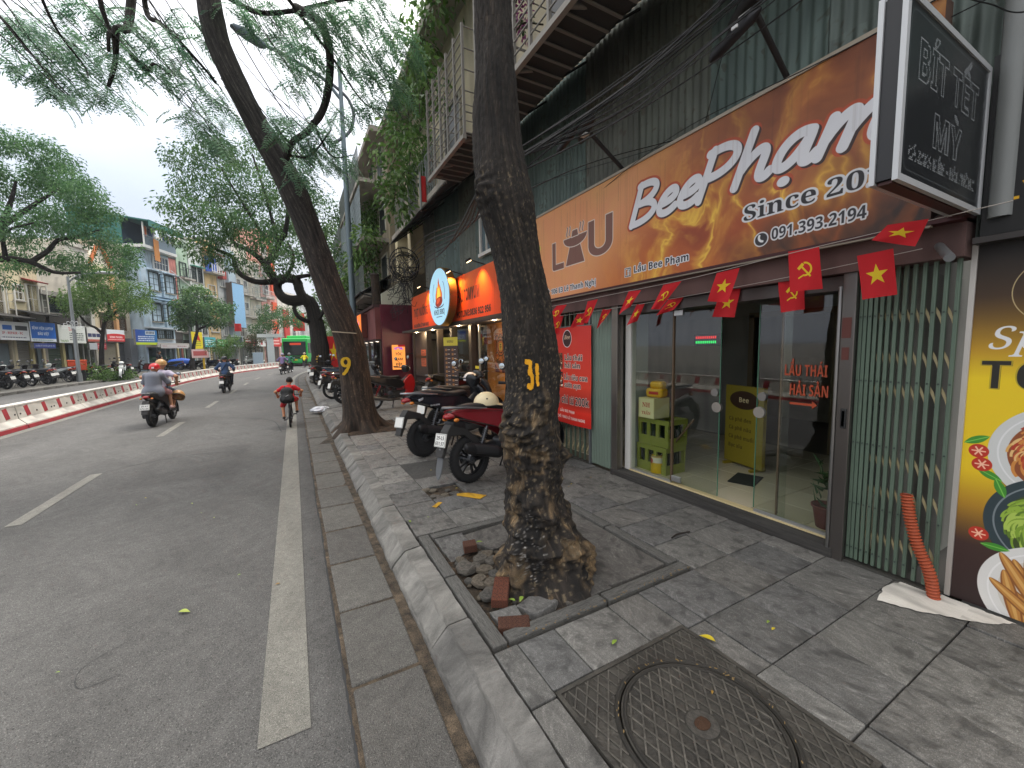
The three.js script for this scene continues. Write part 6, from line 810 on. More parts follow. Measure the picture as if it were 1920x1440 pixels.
shopSign('white sign with dark navy panel letters right of the lamp post', -41.2, -43.0, 2.65, 3.7, (c, W, H) => { bgc(c, W, H, '#cfcfca'); vtext(c, 'QUÂN', 190, H * .3, { size: 50, fill: '#8a2a24' }); c.fillStyle = '#2a3058'; for (let i = 0; i < 4; i++) c.fillRect(10 + i * 84, H * .42, 74, H * .26); c.fillStyle = '#b0584a'; c.fillRect(0, H * .84, W, H * .16); });
shopSign('red and white shop sign beside the round tree trunk', -43.1, -45.0, 2.7, 3.65, (c, W, H) => { bgc(c, W, H, '#d9dde0'); c.fillStyle = '#c9282a'; c.beginPath(); c.moveTo(0, H * .42); c.quadraticCurveTo(W / 2, H * .26, W, H * .42); c.lineTo(W, H); c.lineTo(0, H); c.fill(); vtext(c, 'MINH THUẬN', W / 2, H * .72, { size: 42, fill: '#f0e4e4', align: 'center', mw: 260 }); lines(c, 20, H * .82, 320, 1, '#f0d0d0', 22); });
shopSign('low grey and dark red strip sign behind the tree trunk', -41.3, -43.0, 2.05, 2.55, (c, W, H) => { bgc(c, W, H, '#a8acb0'); c.fillStyle = '#9a2630'; c.fillRect(W * .45, 0, W * .55, H); lines(c, 180, H * .3, 160, 2, '#d9a0a0', 26); });
shopSign('tilted blue sign with a lime stripe beside the light blue house', -45.4, -47.6, 2.45, 3.75, (c, W, H) => { const g = c.createLinearGradient(0, 0, W, 0); g.addColorStop(0, '#2c4a9a'); g.addColorStop(1, '#2a78b8'); c.fillStyle = g; c.fillRect(0, 0, W, H); c.fillStyle = '#cfd8de'; c.fillRect(W * .45, H * .06, W * .45, H * .26); c.fillStyle = '#2a3a5a'; for (let i = 0; i < 6; i++) c.fillRect(W * .48 + i * 24, H * .1, 15, H * .16); lines(c, 40, H * .42, 270, 3, '#dfe8f0', 28); c.fillStyle = '#c9dc2a'; c.fillRect(0, H * .84, W, H * .16); }, { off: 1.3, turn: -0.12 });
shopSign('faded white canopy sign over the light blue house door', -47.7, -51.3, 2.14, 2.5, (c, W, H) => { bgc(c, W, H, '#c8c2be'); lines(c, 210, H * .3, 130, 1, '#9a6a6a', 20); lines(c, 20, H * .3, 60, 1, '#b08a8a', 18); }, { off: 1.55 });
shopSign('yellow shop sign with a red flag motif behind the bent tree', -52.9, -54.6, 2.1, 3.9, (c, W, H) => { bgc(c, W, H, '#e0cc1e'); c.fillStyle = '#c9301c'; c.beginPath(); c.moveTo(110, 40); c.lineTo(240, 60); c.lineTo(300, 210); c.lineTo(150, 150); c.fill(); lines(c, 110, H * .55, 190, 3, '#7a8a2a', 40); });
shopSign('cyan shop sign on the white townhouse', -54.8, -56.5, 2.3, 3.4, (c, W, H) => { bgc(c, W, H, '#4aa8b0'); lines(c, 30, H * .3, 290, 3, '#dfeeee', 44); });
shopSign('green shop sign on the yellow townhouse', -56.7, -58.4, 2.3, 3.2, (c, W, H) => { bgc(c, W, H, '#3f9a5a'); lines(c, 30, H * .3, 290, 2, '#e0ece0', 44); });
shopSign('dark framed sign with pale border on the grey townhouse', -59, -61.2, 2.4, 3.7, (c, W, H) => { bgc(c, W, H, '#b8c2c8'); c.fillStyle = '#3a4650'; c.fillRect(24, 20, W - 48, H - 40); });
shopSign('red and white striped sign in the far row', -61.5, -63.6, 2.3, 3.6, (c, W, H) => { bgc(c, W, H, '#cf4038'); c.fillStyle = '#e0d8d2'; for (let i = 0; i < 4; i++) c.fillRect(0, i * 60, W, 26); });
shopSign('white sign with red mark in the far row', -63.9, -65.8, 2.4, 3.6, (c, W, H) => { bgc(c, W, H, '#dcdad6'); c.fillStyle = '#b03a38'; c.fillRect(140, H * .2, 90, H * .6); });
shopSign('bright red far shop sign under the pink tower', -66.6, -69.5, 2.4, 3.8, (c, W, H) => { bgc(c, W, H, '#c42f26'); lines(c, 40, H * .3, 280, 2, '#f0d0c8', 50); });
// street furniture across the road
function streetLamp(label, x, z, h, arm) { const t = thing('street_lamp', label, 'street lamp', [x, 0.13, z]); const gm = M(0x8d9294, 0.45, 0.5); mesh('pole', rod([0, 0, 0], [0, h, 0], 0.10, 0.06, 12), gm, t); mesh('base', rod([0, 0, 0], [0, 0.5, 0], 0.14, 0.12, 12), gm, t); mesh('arm', tube([[0, h - 0.3, 0], [arm * 0.4, h + 0.1, 0.2], [arm, h + 0.25, 0.3]], 0.04, 12, 6), gm, t); mesh('lamp_head', rbox(0.9, 0.12, 0.3, 0.05, arm * 1.3, h + 0.27, 0.34), M(0xc4c8ca, 0.4, 0.3), t); return t; }
{ const t = streetLamp('grey street lamp with a lotus ornament by the parked motorbikes across the road', -10.82, -31.87, 5.9, 1.4); const pm = M(0xd4d6d6, 0.5); for (let k = 0; k < 7; k++) { const a = (k - 3) * 0.45; mesh('lotus_petal', torus(0.2, 0.018, 0, 0, 0, 'z', 5, 18).scale(0.45, 1, 1).translate(0, 0.24, 0).rotateZ(-a).translate(0, 3.0, 0.1), pm, t); } }
streetLamp('farther slim grey street lamp beside the bent dark tree', -8.3, -47, 6.5, 1.3);
{ // tall lamp on the right pavement
const t = thing('street_lamp', 'tall grey street lamp on the right pavement with a long head over the road', 'street lamp', [1.83, 0.14, -14.5]); const gm = M(0x5d6a70, 0.5, 0.4);
mesh('pole', rod([0.03, 0, 0], [0, 10.7, 0], 0.115, 0.06, 14), gm, t); mesh('base_flange', [rod([0.03, 0, 0], [0.03, 0.03, 0], 0.2, 0.2, 14), rod([0.03, 0.03, 0], [0.03, 1.0, 0], 0.15, 0.14, 14)], gm, t);
mesh('arm', tube([[-0.02, 9.5, 0], [-0.5, 9.98, 0], [-1.4, 10.3, 0.02], [-2.1, 10.48, 0.02]], 0.055, 16, 8), gm, t);
mesh('lamp_head', loft([sx(-2.0, 10.45, 0, 0.06, 0.07), sx(-2.15, 10.5, 0, 0.12, 0.17), sx(-2.5, 10.63, 0, 0.13, 0.18), sx(-2.75, 10.7, 0, 0.07, 0.14), sx(-2.86, 10.72, 0, 0.02, 0.05)], 14), M(0x4a565e, 0.5, 0.3), t);
mesh('curved_bracket', tube([[-0.27, 8.1, 0], [0.2, 8.55, 0], [0.36, 9.1, 0], [0.22, 9.55, 0], [-0.28, 9.92, 0]], 0.05, 20, 8), M(0x454b52, 0.6), t);
}
{ const t = thing('pole_sign', 'small white and red notice board on a yellow post across the road', 'sign', [-7.0, 0.1, -44.2]); mesh('post', rod([0, 0, 0], [0, 1.2, 0], 0.08, 0.08, 10), M(0xc9a428, 0.6), t); mesh('board', rbox(1.2, 0.75, 0.05, 0.01, -0.2, 1.5, 0.1), M(0xd9b8b4, 0.6), t); mesh('print', box(0.95, 0.4, 0.006, -0.2, 1.52, 0.13), M(0xb85a58, 0.7), t); }
{ const t = thing('signal_cabinet', 'pale grey cabinet at the end of the barrier near the bus', 'cabinet', [-3.3, 0, -50]); mesh('cabinet_body', rbox(0.9, 1.5, 0.6, 0.02, 0, 0.85, 0), M(0x9fb2c0, 0.5), t); mesh('plinth', bx(-0.5, 0.5, 0, 0.1, -0.35, 0.35), M(0x888888), t); }
{ const t = thing('gate_column', 'white capped column at the far end of the barrier', 'column', [-2.4, 0, -57]); mesh('shaft', bx(-0.35, 0.35, 0, 3.4, -0.3, 0.3), M(0xcfd4d6, 0.6), t); mesh('cap', bx(-1.3, 1.3, 3.4, 3.8, -0.4, 0.4), M(0xd9dcdc, 0.6), t); }
// ---------------------------------------------------------------- trees
const barkTex = grainTex(1024, (u, v, t) => { const a = t(u * 1, v * 0.35, 26), b = t(u, v, 12), s = speck(u, v), f = t(u, v, 44); let c = 0.52 + 0.28 * a + 0.15 * b + (s - 0.5) * 0.22; if (f > 0.42) c += 0.25; return [c, c * 0.97, c * 0.93]; });
const barkBump = grainTex(1024, (u, v, t) => { const a = t(u, v * 0.4, 26), f = t(u, v, 50), s = speck(u, v); const c = 0.5 + 0.42 * a + 0.2 * f + (s - 0.5) * 0.15; return [c, c, c]; }, false);
const barkMat = new THREE.MeshStandardMaterial({ vertexColors: true, map: rep(barkTex, 1.3, 1), bumpMap: rep(barkBump, 1.3, 1), bumpScale: 0.012, roughness: 0.92, side: THREE.DoubleSide });
const barkPlain = hex => new THREE.MeshStandardMaterial({ color: hex, map: rep(barkTex, 2, 1), bumpMap: rep(barkBump, 2, 1), bumpScale: 0.012, roughness: 0.95 });
const barkDark = barkPlain(C(0.06, 0.05, 0.042)), barkBrown = barkPlain(C(0.13, 0.088, 0.06));
// trunk with rings along a spine; prof(s) radius, disp(theta, y, s) extra
function trunk(spine, rad, rows, cols, disp, color) {
const cv = new THREE.CatmullRomCurve3(spine.map(p => V(...p))), rc = new THREE.CatmullRomCurve3(rad.map((r, i) => V(i, r, 0))), pos = [], uv = [], col = [], idx = [], at = [];
for (let j = 0; j <= rows; j++) { const s = j / rows, p = cv.getPoint(s), r0 = rc.getPoint(s).y; at.push([p, r0]); for (let i = 0; i <= cols; i++) { const th = i / cols * 2 * PI, d = disp ? disp(th, p.y, r0, s) : 0, r = r0 + d; pos.push(p.x + Math.cos(th) * r, p.y, p.z + Math.sin(th) * r); uv.push(th * 0.16 / 0.6, p.y * 0.6); if (color) col.push(...color(th, p.y, d, r0)); } }
const R = cols + 1; for (let j = 0; j < rows; j++) for (let i = 0; i < cols; i++) { const a = j * R + i; idx.push(a, a + R, a + 1, a + 1, a + R, a + R + 1); }
const g = new THREE.BufferGeometry(); g.setAttribute('position', new THREE.Float32BufferAttribute(pos, 3)); g.setAttribute('uv', new THREE.Float32BufferAttribute(uv, 2)); if (color) g.setAttribute('color', new THREE.Float32BufferAttribute(col, 3)); g.setIndex(idx); g.computeVertexNormals(); return g;
}
function limb(pts, r0, r1, seg = 20) { const cv = new THREE.CatmullRomCurve3(pts.map(p => V(...p))), secs = [], f = cv.computeFrenetFrames(seg, false); for (let i = 0; i <= seg; i++) { const p = cv.getPointAt(i / seg), r = lerp(r0, r1, i / seg) * (1 + 0.12 * n3(p.x * 3, p.y * 3, p.z * 3 + i)); secs.push({ c: p.toArray(), u: f.normals[i].clone().multiplyScalar(r).toArray(), v: f.binormals[i].clone().multiplyScalar(r).toArray() }); } return loft(secs, 9, true); }
const leafMat = hex => new THREE.MeshPhysicalMaterial({ color: hex, roughness: 0.7, transmission: 0.5, thickness: 0, side: THREE.DoubleSide, specularIntensity: 0.5 });
const leafWhite = leafMat(C(1, 1, 1));
function leafCluster(n, len, wid, spread, seed) { // n folded leaves of four triangles round a twig
const r = rng(seed), pos = [], idx = [];
for (let i = 0; i < n; i++) {
const o = V(r() - 0.5, (r() - 0.5) * 0.8, r() - 0.5).multiplyScalar(2 * spread), d = V(r() - 0.5, -0.25 - r() * 0.5, r() - 0.5).normalize().addScaledVector(o.clone().normalize(), 0.9).normalize(), s = V(r() - 0.5, r() * 0.3, r() - 0.5).cross(d).normalize(), nn = d.clone().cross(s).normalize(), L = len * (0.7 + r() * 0.6), w = wid * (0.7 + r() * 0.6);
const P = [o, o.clone().addScaledVector(d, L * 0.45).addScaledVector(s, w).addScaledVector(nn, w * 0.5), o.clone().addScaledVector(d, L), o.clone().addScaledVector(d, L * 0.45).addScaledVector(s, -w).addScaledVector(nn, w * 0.5), o.clone().addScaledVector(d, L * 0.5)], b = pos.length / 3;
for (const p of P) pos.push(p.x, p.y, p.z); idx.push(b, b + 1, b + 4, b + 1, b + 2, b + 4, b + 2, b + 3, b + 4, b + 3, b, b + 4);
}
const g = new THREE.BufferGeometry(); g.setAttribute('position', new THREE.Float32BufferAttribute(pos, 3)); g.setIndex(idx); g.computeVertexNormals(); return g;
}
function frond(seed) { // bipinnate leaf: rows of narrow pinnae along a drooping rachis (along +x)
const r = rng(seed), pos = [], idx = [], q = (a, b, c, d) => { const k = pos.length / 3; for (const p of [a, b, c, d]) pos.push(...p); idx.push(k, k + 1, k + 2, k, k + 2, k + 3); };
const L = 0.28 + r() * 0.1, N = 8, rx = s => [s * L, -0.10 * s * s, 0];
for (let i = 0; i < N; i++) { const a = rx(i / N), b = rx((i + 1) / N); q([a[0], a[1], -0.0022], [a[0], a[1], 0.0022], [b[0], b[1], 0.0022], [b[0], b[1], -0.0022]); }
for (let i = 1; i <= N; i++) for (const s of [-1, 1]) { const b = rx(i / N), l = 0.105 * Math.sin(PI * (0.18 + 0.74 * i / N)) * (0.85 + r() * 0.3), dx = 0.55 + 0.25 * i / N, e = [b[0] + l * dx, b[1] - 0.10 * l - r() * 0.012, s * l * 0.85], w = 0.0145, m = [(b[0] + e[0]) / 2, (b[1] + e[1]) / 2 + 0.006, (b[2] + e[2]) / 2]; q(b, [m[0] - w * 0.8, m[1], m[2] + s * w * 0.4], e, [m[0] + w * 0.8, m[1], m[2] - s * w * 0.4]); }
const g = new THREE.BufferGeometry(); g.setAttribute('position', new THREE.Float32BufferAttribute(pos, 3)); g.setIndex(idx); g.computeVertexNormals(); return g;
}
const TMP = new THREE.Object3D();
function foliage(parent, geo, lobes, perM, pal, seed, name = 'crown', opt = {}) { // copies spread through the lobes, thinner inside, with gaps
const r = rng(seed), list = [];
for (const [x, y, z, R] of lobes) { const n = Math.round(perM * R * R * (opt.pow3 ? R : 1)); for (let k = 0; k < n; k++) { const u = V(r() * 2 - 1, r() * 2 - 1, r() * 2 - 1); if (u.length() > 1) { k--; continue; } u.setLength(Math.pow(u.length(), 0.6)); const p = [x + u.x * R, y + u.y * R * (opt.flat || 0.8), z + u.z * R]; if (n3(p[0] * 1.3 / (opt.gap || 1), p[1] * 1.6 / (opt.gap || 1), p[2] * 1.3 / (opt.gap || 1)) < -0.16) continue; list.push([p, u]); } }
const m = new THREE.InstancedMesh(geo, leafWhite, list.length); m.name = name; m.castShadow = m.receiveShadow = true; m.userData.kind = 'stuff';
list.forEach(([p, u], i) => { TMP.position.set(...p); if (opt.dir) { TMP.rotation.set((r() - 0.5) * 0.7, Math.atan2(-opt.dir[1], opt.dir[0]) + (r() - 0.5) * 1.7, -0.35 - r() * 0.6, 'YZX'); } else TMP.rotation.set((r() - 0.5) * 0.9, r() * 6.28, (r() - 0.5) * 0.9); TMP.scale.setScalar(0.75 + r() * 0.5); TMP.updateMatrix(); m.setMatrixAt(i, TMP.matrix); const c = pal[r() * pal.length | 0], v = 0.8 + 0.4 * r() + 0.25 * u.y; m.setColorAt(i, C(c[0] * v, c[1] * v, c[2] * v)); });
parent.add(m); return m;
}
const G1 = [[0.085, 0.18, 0.055], [0.06, 0.15, 0.055], [0.12, 0.22, 0.06], [0.065, 0.135, 0.05]], G2 = [[0.10, 0.20, 0.04], [0.13, 0.24, 0.055], [0.075, 0.16, 0.035], [0.16, 0.26, 0.07]], GF = [[0.16, 0.30, 0.17], [0.20, 0.36, 0.20], [0.12, 0.25, 0.16]];
const clus = [leafCluster(16, 0.13, 0.024, 0.22, 1), leafCluster(12, 0.16, 0.035, 0.24, 2), leafCluster(14, 0.22, 0.06, 0.3, 3)], frd = [frond(1), frond(2)];

// near tree with the painted 31
const nearTree = thing('street_tree', 'big gnarled dark trunk painted with a yellow 31 on the near pavement', 'tree', [0, 0, 0]);
const knots = [[1.05, 2.05, 0.075, 0.17], [1.12, 2.75, 0.085, 0.15], [0.93, 1.55, 0.06, 0.10], [0.62, 2.4, 0.035, 0.16], [2.46, 2.9, 0.07, 0.13], [0.93, 0.62, 0.075, 0.045], [0.36, 1.35, 0.075, 0.13], [0.20, 0.85, 0.10, 0.15], [0.44, 2.6, 0.05, 0.14], [1.28, 1.75, 0.05, 0.08], [0.48, 1.0, 0.06, 0.09], [0.56, 1.9, 0.045, 0.07]];
const angd = (a, b) => { let d = (a - b) % (2 * PI); if (d > PI) d -= 2 * PI; if (d < -PI) d += 2 * PI; return d; };
function nearDisp(th, y, r0) { // noise in metres round a 0.18 m trunk
const X = Math.cos(th) * 0.18, Z = Math.sin(th) * 0.18, N = (f, s = 0, g = 0.6) => n3(X * f + s, y * f * g, Z * f - s), low = sstep(y, 1.5, 0.2), k = 0.25 + 0.75 * sstep(y, 2.4, 1.2);
let d = 0.022 * N(5, 1) + 0.014 * k * N(13, 3) + low * (0.075 * N(6.5, 5, 0.9) + 0.035 * N(15, 7, 0.9) + 0.02 * (1 - 2.2 * Math.abs(N(11, 9, 0.7))));
d += (0.004 + 0.006 * low) * N(34, 2, 0.8) + 0.0035 * N(70, 4, 0.5);
for (const [ky, kt, kh, kr] of knots) { const e = ((y - ky) / kr) ** 2 + (angd(th, kt) * 0.2 / kr) ** 2; if (e < 6) d += 0.75 * kh * Math.exp(-e * 1.3) * (1 + 0.6 * N(30, 6, 1)); }
const fl = sstep(y, 0.52, 0.02); d += fl * fl * (0.03 + 0.07 * Math.max(0, Math.sin(th * 5 + 0.8)) + 0.03 * Math.max(0, Math.sin(th * 3 + 2.1)));
return d;
}
function nearCol(th, y, d, r0) {
const X = Math.cos(th) * 0.18, Z = Math.sin(th) * 0.18, N = (f, s = 0, g = 0.6) => n3(X * f + s, y * f * g, Z * f - s), low = sstep(y, 2.0, 0.5); let c = [0.060, 0.050, 0.041];
const g = 1 + 0.5 * N(9, 1); c = c.map(v => v * g);
const f = 0.5 * N(9, 11) + 0.34 * N(24, 13) + 0.2 * N(60, 15) + (d - 0.03) * 1.6, ochre = sstep(f, 0.05 - 0.03 * low, 0.24) * (0.04 + 0.96 * sstep(y, 1.62, 0.95)) * (0.8 + 0.2 * low);
c = [lerp(c[0], 0.42, ochre), lerp(c[1], 0.30, ochre), lerp(c[2], 0.165, ochre)];
const mott = sstep(N(30, 17), 0.0, 0.45) * 0.5 * sstep(y, 1.4, 0.4); c = [lerp(c[0], 0.19, mott), lerp(c[1], 0.14, mott), lerp(c[2], 0.085, mott)];
if (N(95, 19, 0.5) > 0.36 && y < 2.6) { const q = y < 1.6 ? 1 : 0.6; c = [0.40 * q, 0.33 * q, 0.22 * q]; }
const soot = sstep(Math.abs(angd(th, 2.35)) + Math.abs(y - 0.42) * 2, 0.7, 0.2); c = c.map(v => v * (1 - 0.7 * soot)); if (soot > 0.3 && N(120, 21, 1) > 0.36) c = [0.62, 0.62, 0.62];
return c;
}
const nSpine = [[1.36, 0.02, -2.13], [1.35, 0.3, -2.13], [1.31, 0.7, -2.12], [1.285, 1.1, -2.11], [1.28, 1.5, -2.1], [1.215, 2.0, -2.1], [1.13, 2.4, -2.1], [1.08, 2.8, -2.1], [1.075, 3.4, -2.1], [1.05, 4.4, -2.15], [0.95, 5.6, -2.2], [0.8, 7.0, -2.2]], nRad = [0.26, 0.22, 0.18, 0.165, 0.165, 0.140, 0.148, 0.128, 0.102, 0.098, 0.09, 0.07];
mesh('trunk', trunk(nSpine, nRad, 620, 150, nearDisp, nearCol), barkMat, nearTree);
{
const cv = new THREE.CatmullRomCurve3(nSpine.map(p => V(...p))), rc = new THREE.CatmullRomCurve3(nRad.map((r, i) => V(i, r, 0)));
const surf = (th, y) => { let a = 0, b = 1; for (let i = 0; i < 30; i++) { const m = (a + b) / 2; if (cv.getPoint(m).y < y) a = m; else b = m; } const p = cv.getPoint(a), r = rc.getPoint(a).y + nearDisp(th, y, 0) + 0.0035; return [p.x + Math.cos(th) * r, y, p.z + Math.sin(th) * r]; };
const r = rng(6), strokes = [[[2.39, 1.535], [2.16, 1.535]], [[2.17, 1.53], [2.20, 1.47], [2.27, 1.435]], [[2.27, 1.435], [2.17, 1.425], [2.11, 1.375], [2.13, 1.32], [2.22, 1.285], [2.34, 1.31]], [[1.845, 1.51], [1.85, 1.45], [1.845, 1.32]]];
for (const dg of [strokes.slice(0, 3), strokes.slice(3)]) { const pos = [], idx = []; for (const s of dg) for (let k = 0; k < s.length - 1; k++) for (let q = 0; q < 42; q++) { // paint daubs
const t = q / 42, th = 2.13 + 0.62 * (lerp(s[k][0], s[k + 1][0], t) - 2.13) + (r() - 0.5) * 0.04, y = 1.44 + 0.6 * (lerp(s[k][1], s[k + 1][1], t) - 1.41) + (r() - 0.5) * 0.012, w = 0.02 + r() * 0.025, h = 0.004 + r() * 0.008, b = pos.length / 3; for (const [i, j] of [[-1, -1], [1, -1], [1, 1], [-1, 1]]) pos.push(...surf(th + i * w * (0.7 + r() * 0.5), y + j * h)); idx.push(b, b + 1, b + 2, b, b + 2, b + 3); }
const g = new THREE.BufferGeometry(); g.setAttribute('position', new THREE.Float32BufferAttribute(pos, 3)); g.setIndex(idx); g.computeVertexNormals(); mesh('painted_digit', g, M(0xd99a0c, 0.75), nearTree); }
for (const [a, b, rr] of [[[1.0, 5.2, -2.2], [-0.3, 7.6, -3.2], 0.07], [[0.95, 5.6, -2.2], [2.4, 8.0, -1.2], 0.07], [[0.9, 6.0, -2.2], [0.2, 8.6, -0.8], 0.06]]) mesh('limb', limb([a, [lerp(a[0], b[0], 0.4), lerp(a[1], b[1], 0.6), lerp(a[2], b[2], 0.4)], b], rr, 0.02), barkDark, nearTree);
foliage(nearTree, clus[1], [[-0.6, 8.6, -3.4, 1.6], [2.4, 8.6, -1.2, 1.5], [0.3, 9.2, -0.6, 1.7], [0.8, 9.4, -2.4, 1.8], [-1.2, 8.8, -1.0, 1.5]], 85, G1, 5);  // the tree's own crown, unseen above the view, put in for its shade
}
// leaning tree with feathery leaves
{
const t = thing('street_tree', 'tall slim tree leaning left over the road with feathery leaves, painted with a yellow 9', 'tree', [0, 0, 0]);
const sp = [[1.08, 0.05, -7.9], [1.04, 0.35, -7.88], [0.99, 0.9, -7.86], [0.91, 1.77, -7.85], [0.68, 2.53, -7.85], [0.33, 3.77, -7.85], [0.05, 4.55, -7.85], [-0.30, 5.25, -7.83], [-0.52, 5.72, -7.8], [-0.72, 6.3, -7.8], [-0.80, 7.0, -7.8], [-0.75, 8.2, -7.7], [-0.6, 9.4, -7.5]], rd = [0.52, 0.33, 0.27, 0.25, 0.235, 0.215, 0.225, 0.185, 0.175, 0.165, 0.155, 0.13, 0.09];
mesh('trunk', trunk(sp, rd, 240, 64, (th, y) => { const cx = Math.cos(th), sz = Math.sin(th), fl = sstep(y, 0.55, 0.0); return 0.03 * fbm(cx * 2, y * 1.4, sz * 2, 3) + 0.008 * n3(cx * 12, y * 4, sz * 12) + fl * fl * 0.16 * (Math.sin(th * 5 + 1) + 0.3 * Math.sin(th * 9)); }, (th, y) => { const v = 0.8 + 0.45 * fbm(Math.cos(th) * 5, y * 3, Math.sin(th) * 5, 3) , up = sstep(y, 1.5, 4.5); return [lerp(0.18, 0.15, up) * v, lerp(0.125, 0.14, up) * v, lerp(0.088, 0.14, up) * v]; }), barkMat, t);  // bark turns paler grey higher up: flare haze painted into its colour
// painted 9
const cv = new THREE.CatmullRomCurve3(sp.map(p => V(...p))), pos = [], idx = [], r = rng(9); const add = (x, y) => { const p = (() => { let a = 0, b = 1; for (let i = 0; i < 26; i++) { const m = (a + b) / 2; if (cv.getPoint(m).y < y) a = m; else b = m; } return cv.getPoint(a); })(); const dx = x - p.x, R = 0.285; return [x, y, p.z + Math.sqrt(Math.max(0.001, R * R - dx * dx))]; };
const path = []; for (let i = 0; i < 40; i++) { const a = i / 40 * 2 * PI; path.push([0.80 + 0.055 * Math.cos(a), 1.40 + 0.07 * Math.sin(a)]); } for (let i = 0; i < 26; i++) path.push([0.855 - 0.0006 * i * i * 0.25, 1.40 - i * 0.0085]);
for (const [x, y] of path) { const b = pos.length / 3, w = 0.016 + r() * 0.01, h = 0.012 + r() * 0.008; pos.push(...add(x - w, y - h), ...add(x + w, y - h), ...add(x + w, y + h), ...add(x - w, y + h)); idx.push(b, b + 1, b + 2, b, b + 2, b + 3); }
const g = new THREE.BufferGeometry(); g.setAttribute('position', new THREE.Float32BufferAttribute(pos, 3)); g.setIndex(idx); g.computeVertexNormals(); mesh('painted_number', g, M(0xc49a14, 0.8), t);
const zz = (P, s) => P.map((p, i) => [p[0], p[1], p[2] + 0.25 * Math.sin(i * 1.7 + s)]);
const limbs = [[[[0.05, 4.62, -7.8], [0.16, 4.89, -7.8], [0.46, 5.33, -7.8], [0.75, 5.92, -7.8], [0.83, 6.53, -7.8], [0.71, 6.91, -7.8], [0.38, 7.28, -7.8]], 0.045, 0.075], [[[-0.8, 8.2, -7.7], [-1.4, 7.9, -7.6], [-1.67, 6.52, -7.5], [-1.71, 5.98, -7.5], [-1.75, 5.77, -7.5], [-1.85, 5.53, -7.5], [-2.01, 5.27, -7.5]], 0.10, 0.022], [[[-1.8, 7.2, -7.4], [-1.92, 6.15, -7.3], [-1.85, 5.80, -7.3], [-1.79, 5.63, -7.3], [-1.82, 5.42, -7.3]], 0.04, 0.018], [[[-1.5, 7.4, -7.7], [-1.56, 6.50, -7.7], [-1.38, 6.26, -7.7], [-1.16, 5.97, -7.7], [-0.92, 5.86, -7.7], [-0.80, 5.75, -7.7]], 0.045, 0.015], [[[-1.72, 5.74, -7.5], [-1.56, 5.56, -7.5], [-1.39, 5.47, -7.5], [-1.25, 5.45, -7.5]], 0.03, 0.01], [[[-3.0, 6.4, -7.4], [-2.83, 5.65, -7.4], [-2.67, 5.43, -7.4], [-2.54, 5.17, -7.4], [-2.44, 4.98, -7.4]], 0.02, 0.006], [[[-2.5, 6.8, -7.4], [-2.40, 5.98, -7.4], [-2.34, 5.64, -7.4], [-2.21, 5.43, -7.4], [-2.09, 5.14, -7.4]], 0.025, 0.007], [[[-0.8, 6.9, -7.9], [-0.62, 7.02, -8], [-0.19, 7.18, -8], [0.27, 7.29, -8], [1.09, 7.52, -8], [2.03, 8.08, -8]], 0.045, 0.015], [[[0.2, 7.3, -8], [0.9, 6.9, -8.2], [1.5, 6.3, -8.2], [1.9, 6.0, -8.0]], 0.03, 0.008], [[[0.5, 5.4, -7.8], [0.9, 5.3, -8.4], [1.3, 5.5, -8.8]], 0.025, 0.008], [[[0.1, 4.8, -7.6], [0.4, 4.7, -7.2], [0.7, 4.9, -7.0]], 0.025, 0.008]];
limbs.forEach(([P, a, b], i) => mesh('limb', limb(zz(P, i), a, b, 30), barkDark, t));
const sprays = [[-3.00,6.22,-8.63,0.39],[-2.46,5.72,-7.89,0.35],[-2.26,5.90,-8.31,0.33],[-2.73,5.35,-7.75,0.25],[-2.53,5.18,-7.70,0.23],[-2.62,5.83,-9.04,0.28],[-2.32,5.78,-9.17,0.19],[-2.33,4.80,-7.19,0.12],[-3.21,6.25,-8.58,0.21],[-2.00,6.63,-8.64,0.39],[-1.28,5.61,-6.81,0.27],[-1.29,6.05,-8.07,0.30],[-1.33,5.38,-7.19,0.21],[-1.13,6.54,-8.06,0.30],[-2.93,5.27,-7.67,0.10],[-2.54,6.73,-8.84,0.37],[-1.70,5.68,-7.68,0.26],[-1.07,4.93,-7.12,0.19],[-1.02,5.06,-7.94,0.25],[-0.84,4.65,-7.42,0.17],[-0.84,5.45,-7.59,0.24],[-0.79,5.85,-9.05,0.24],
[-1.00,5.30,-7.38,0.15],[-0.40,6.83,-7.78,0.26],[-0.06,7.27,-8.48,0.41],[0.46,7.69,-9.13,0.42],[0.96,6.63,-7.12,0.40],[1.65,7.67,-8.07,0.44],[1.49,6.45,-7.47,0.32],[0.33,5.99,-7.09,0.31],[0.22,5.84,-7.49,0.20],[1.75,6.57,-6.99,0.32],[1.27,6.94,-8.25,0.38],[0.68,6.87,-7.28,0.35],[-0.01,6.64,-8.13,0.24],[0.06,4.92,-6.95,0.28],[0.41,4.91,-7.09,0.32],[0.69,5.43,-8.97,0.33],[1.06,5.37,-8.87,0.26],[-0.19,5.39,-8.68,0.25],[0.23,4.33,-6.88,0.24],[1.40,6.18,-8.15,0.33],[1.84,6.28,-7.70,0.27],[0.88,6.03,-8.48,0.28]];
// every spray hangs from a thin twig that comes down from above
const q = rng(30), tw = sprays.flatMap(s => { const L = []; for (let k = 0; k < 2; k++) { const a = [s[0] - 0.35 - q() * 0.4, s[1] + 0.55 + q() * 0.6, s[2] + (q() - 0.5) * 0.6], e = [s[0] + s[3] * (0.6 + q() * 0.4), s[1] - s[3] * 0.5 * q(), s[2] + (q() - 0.5) * s[3]]; L.push(tube([a, [lerp(a[0], e[0], 0.5) - 0.05, lerp(a[1], e[1], 0.45), lerp(a[2], e[2], 0.5)], e], 0.0045 + q() * 0.003, 8, 4)); } return L; });
const twm = mesh('twig', tw, M(0x2b2a28, 0.9), t); twm.userData.kind = 'stuff';
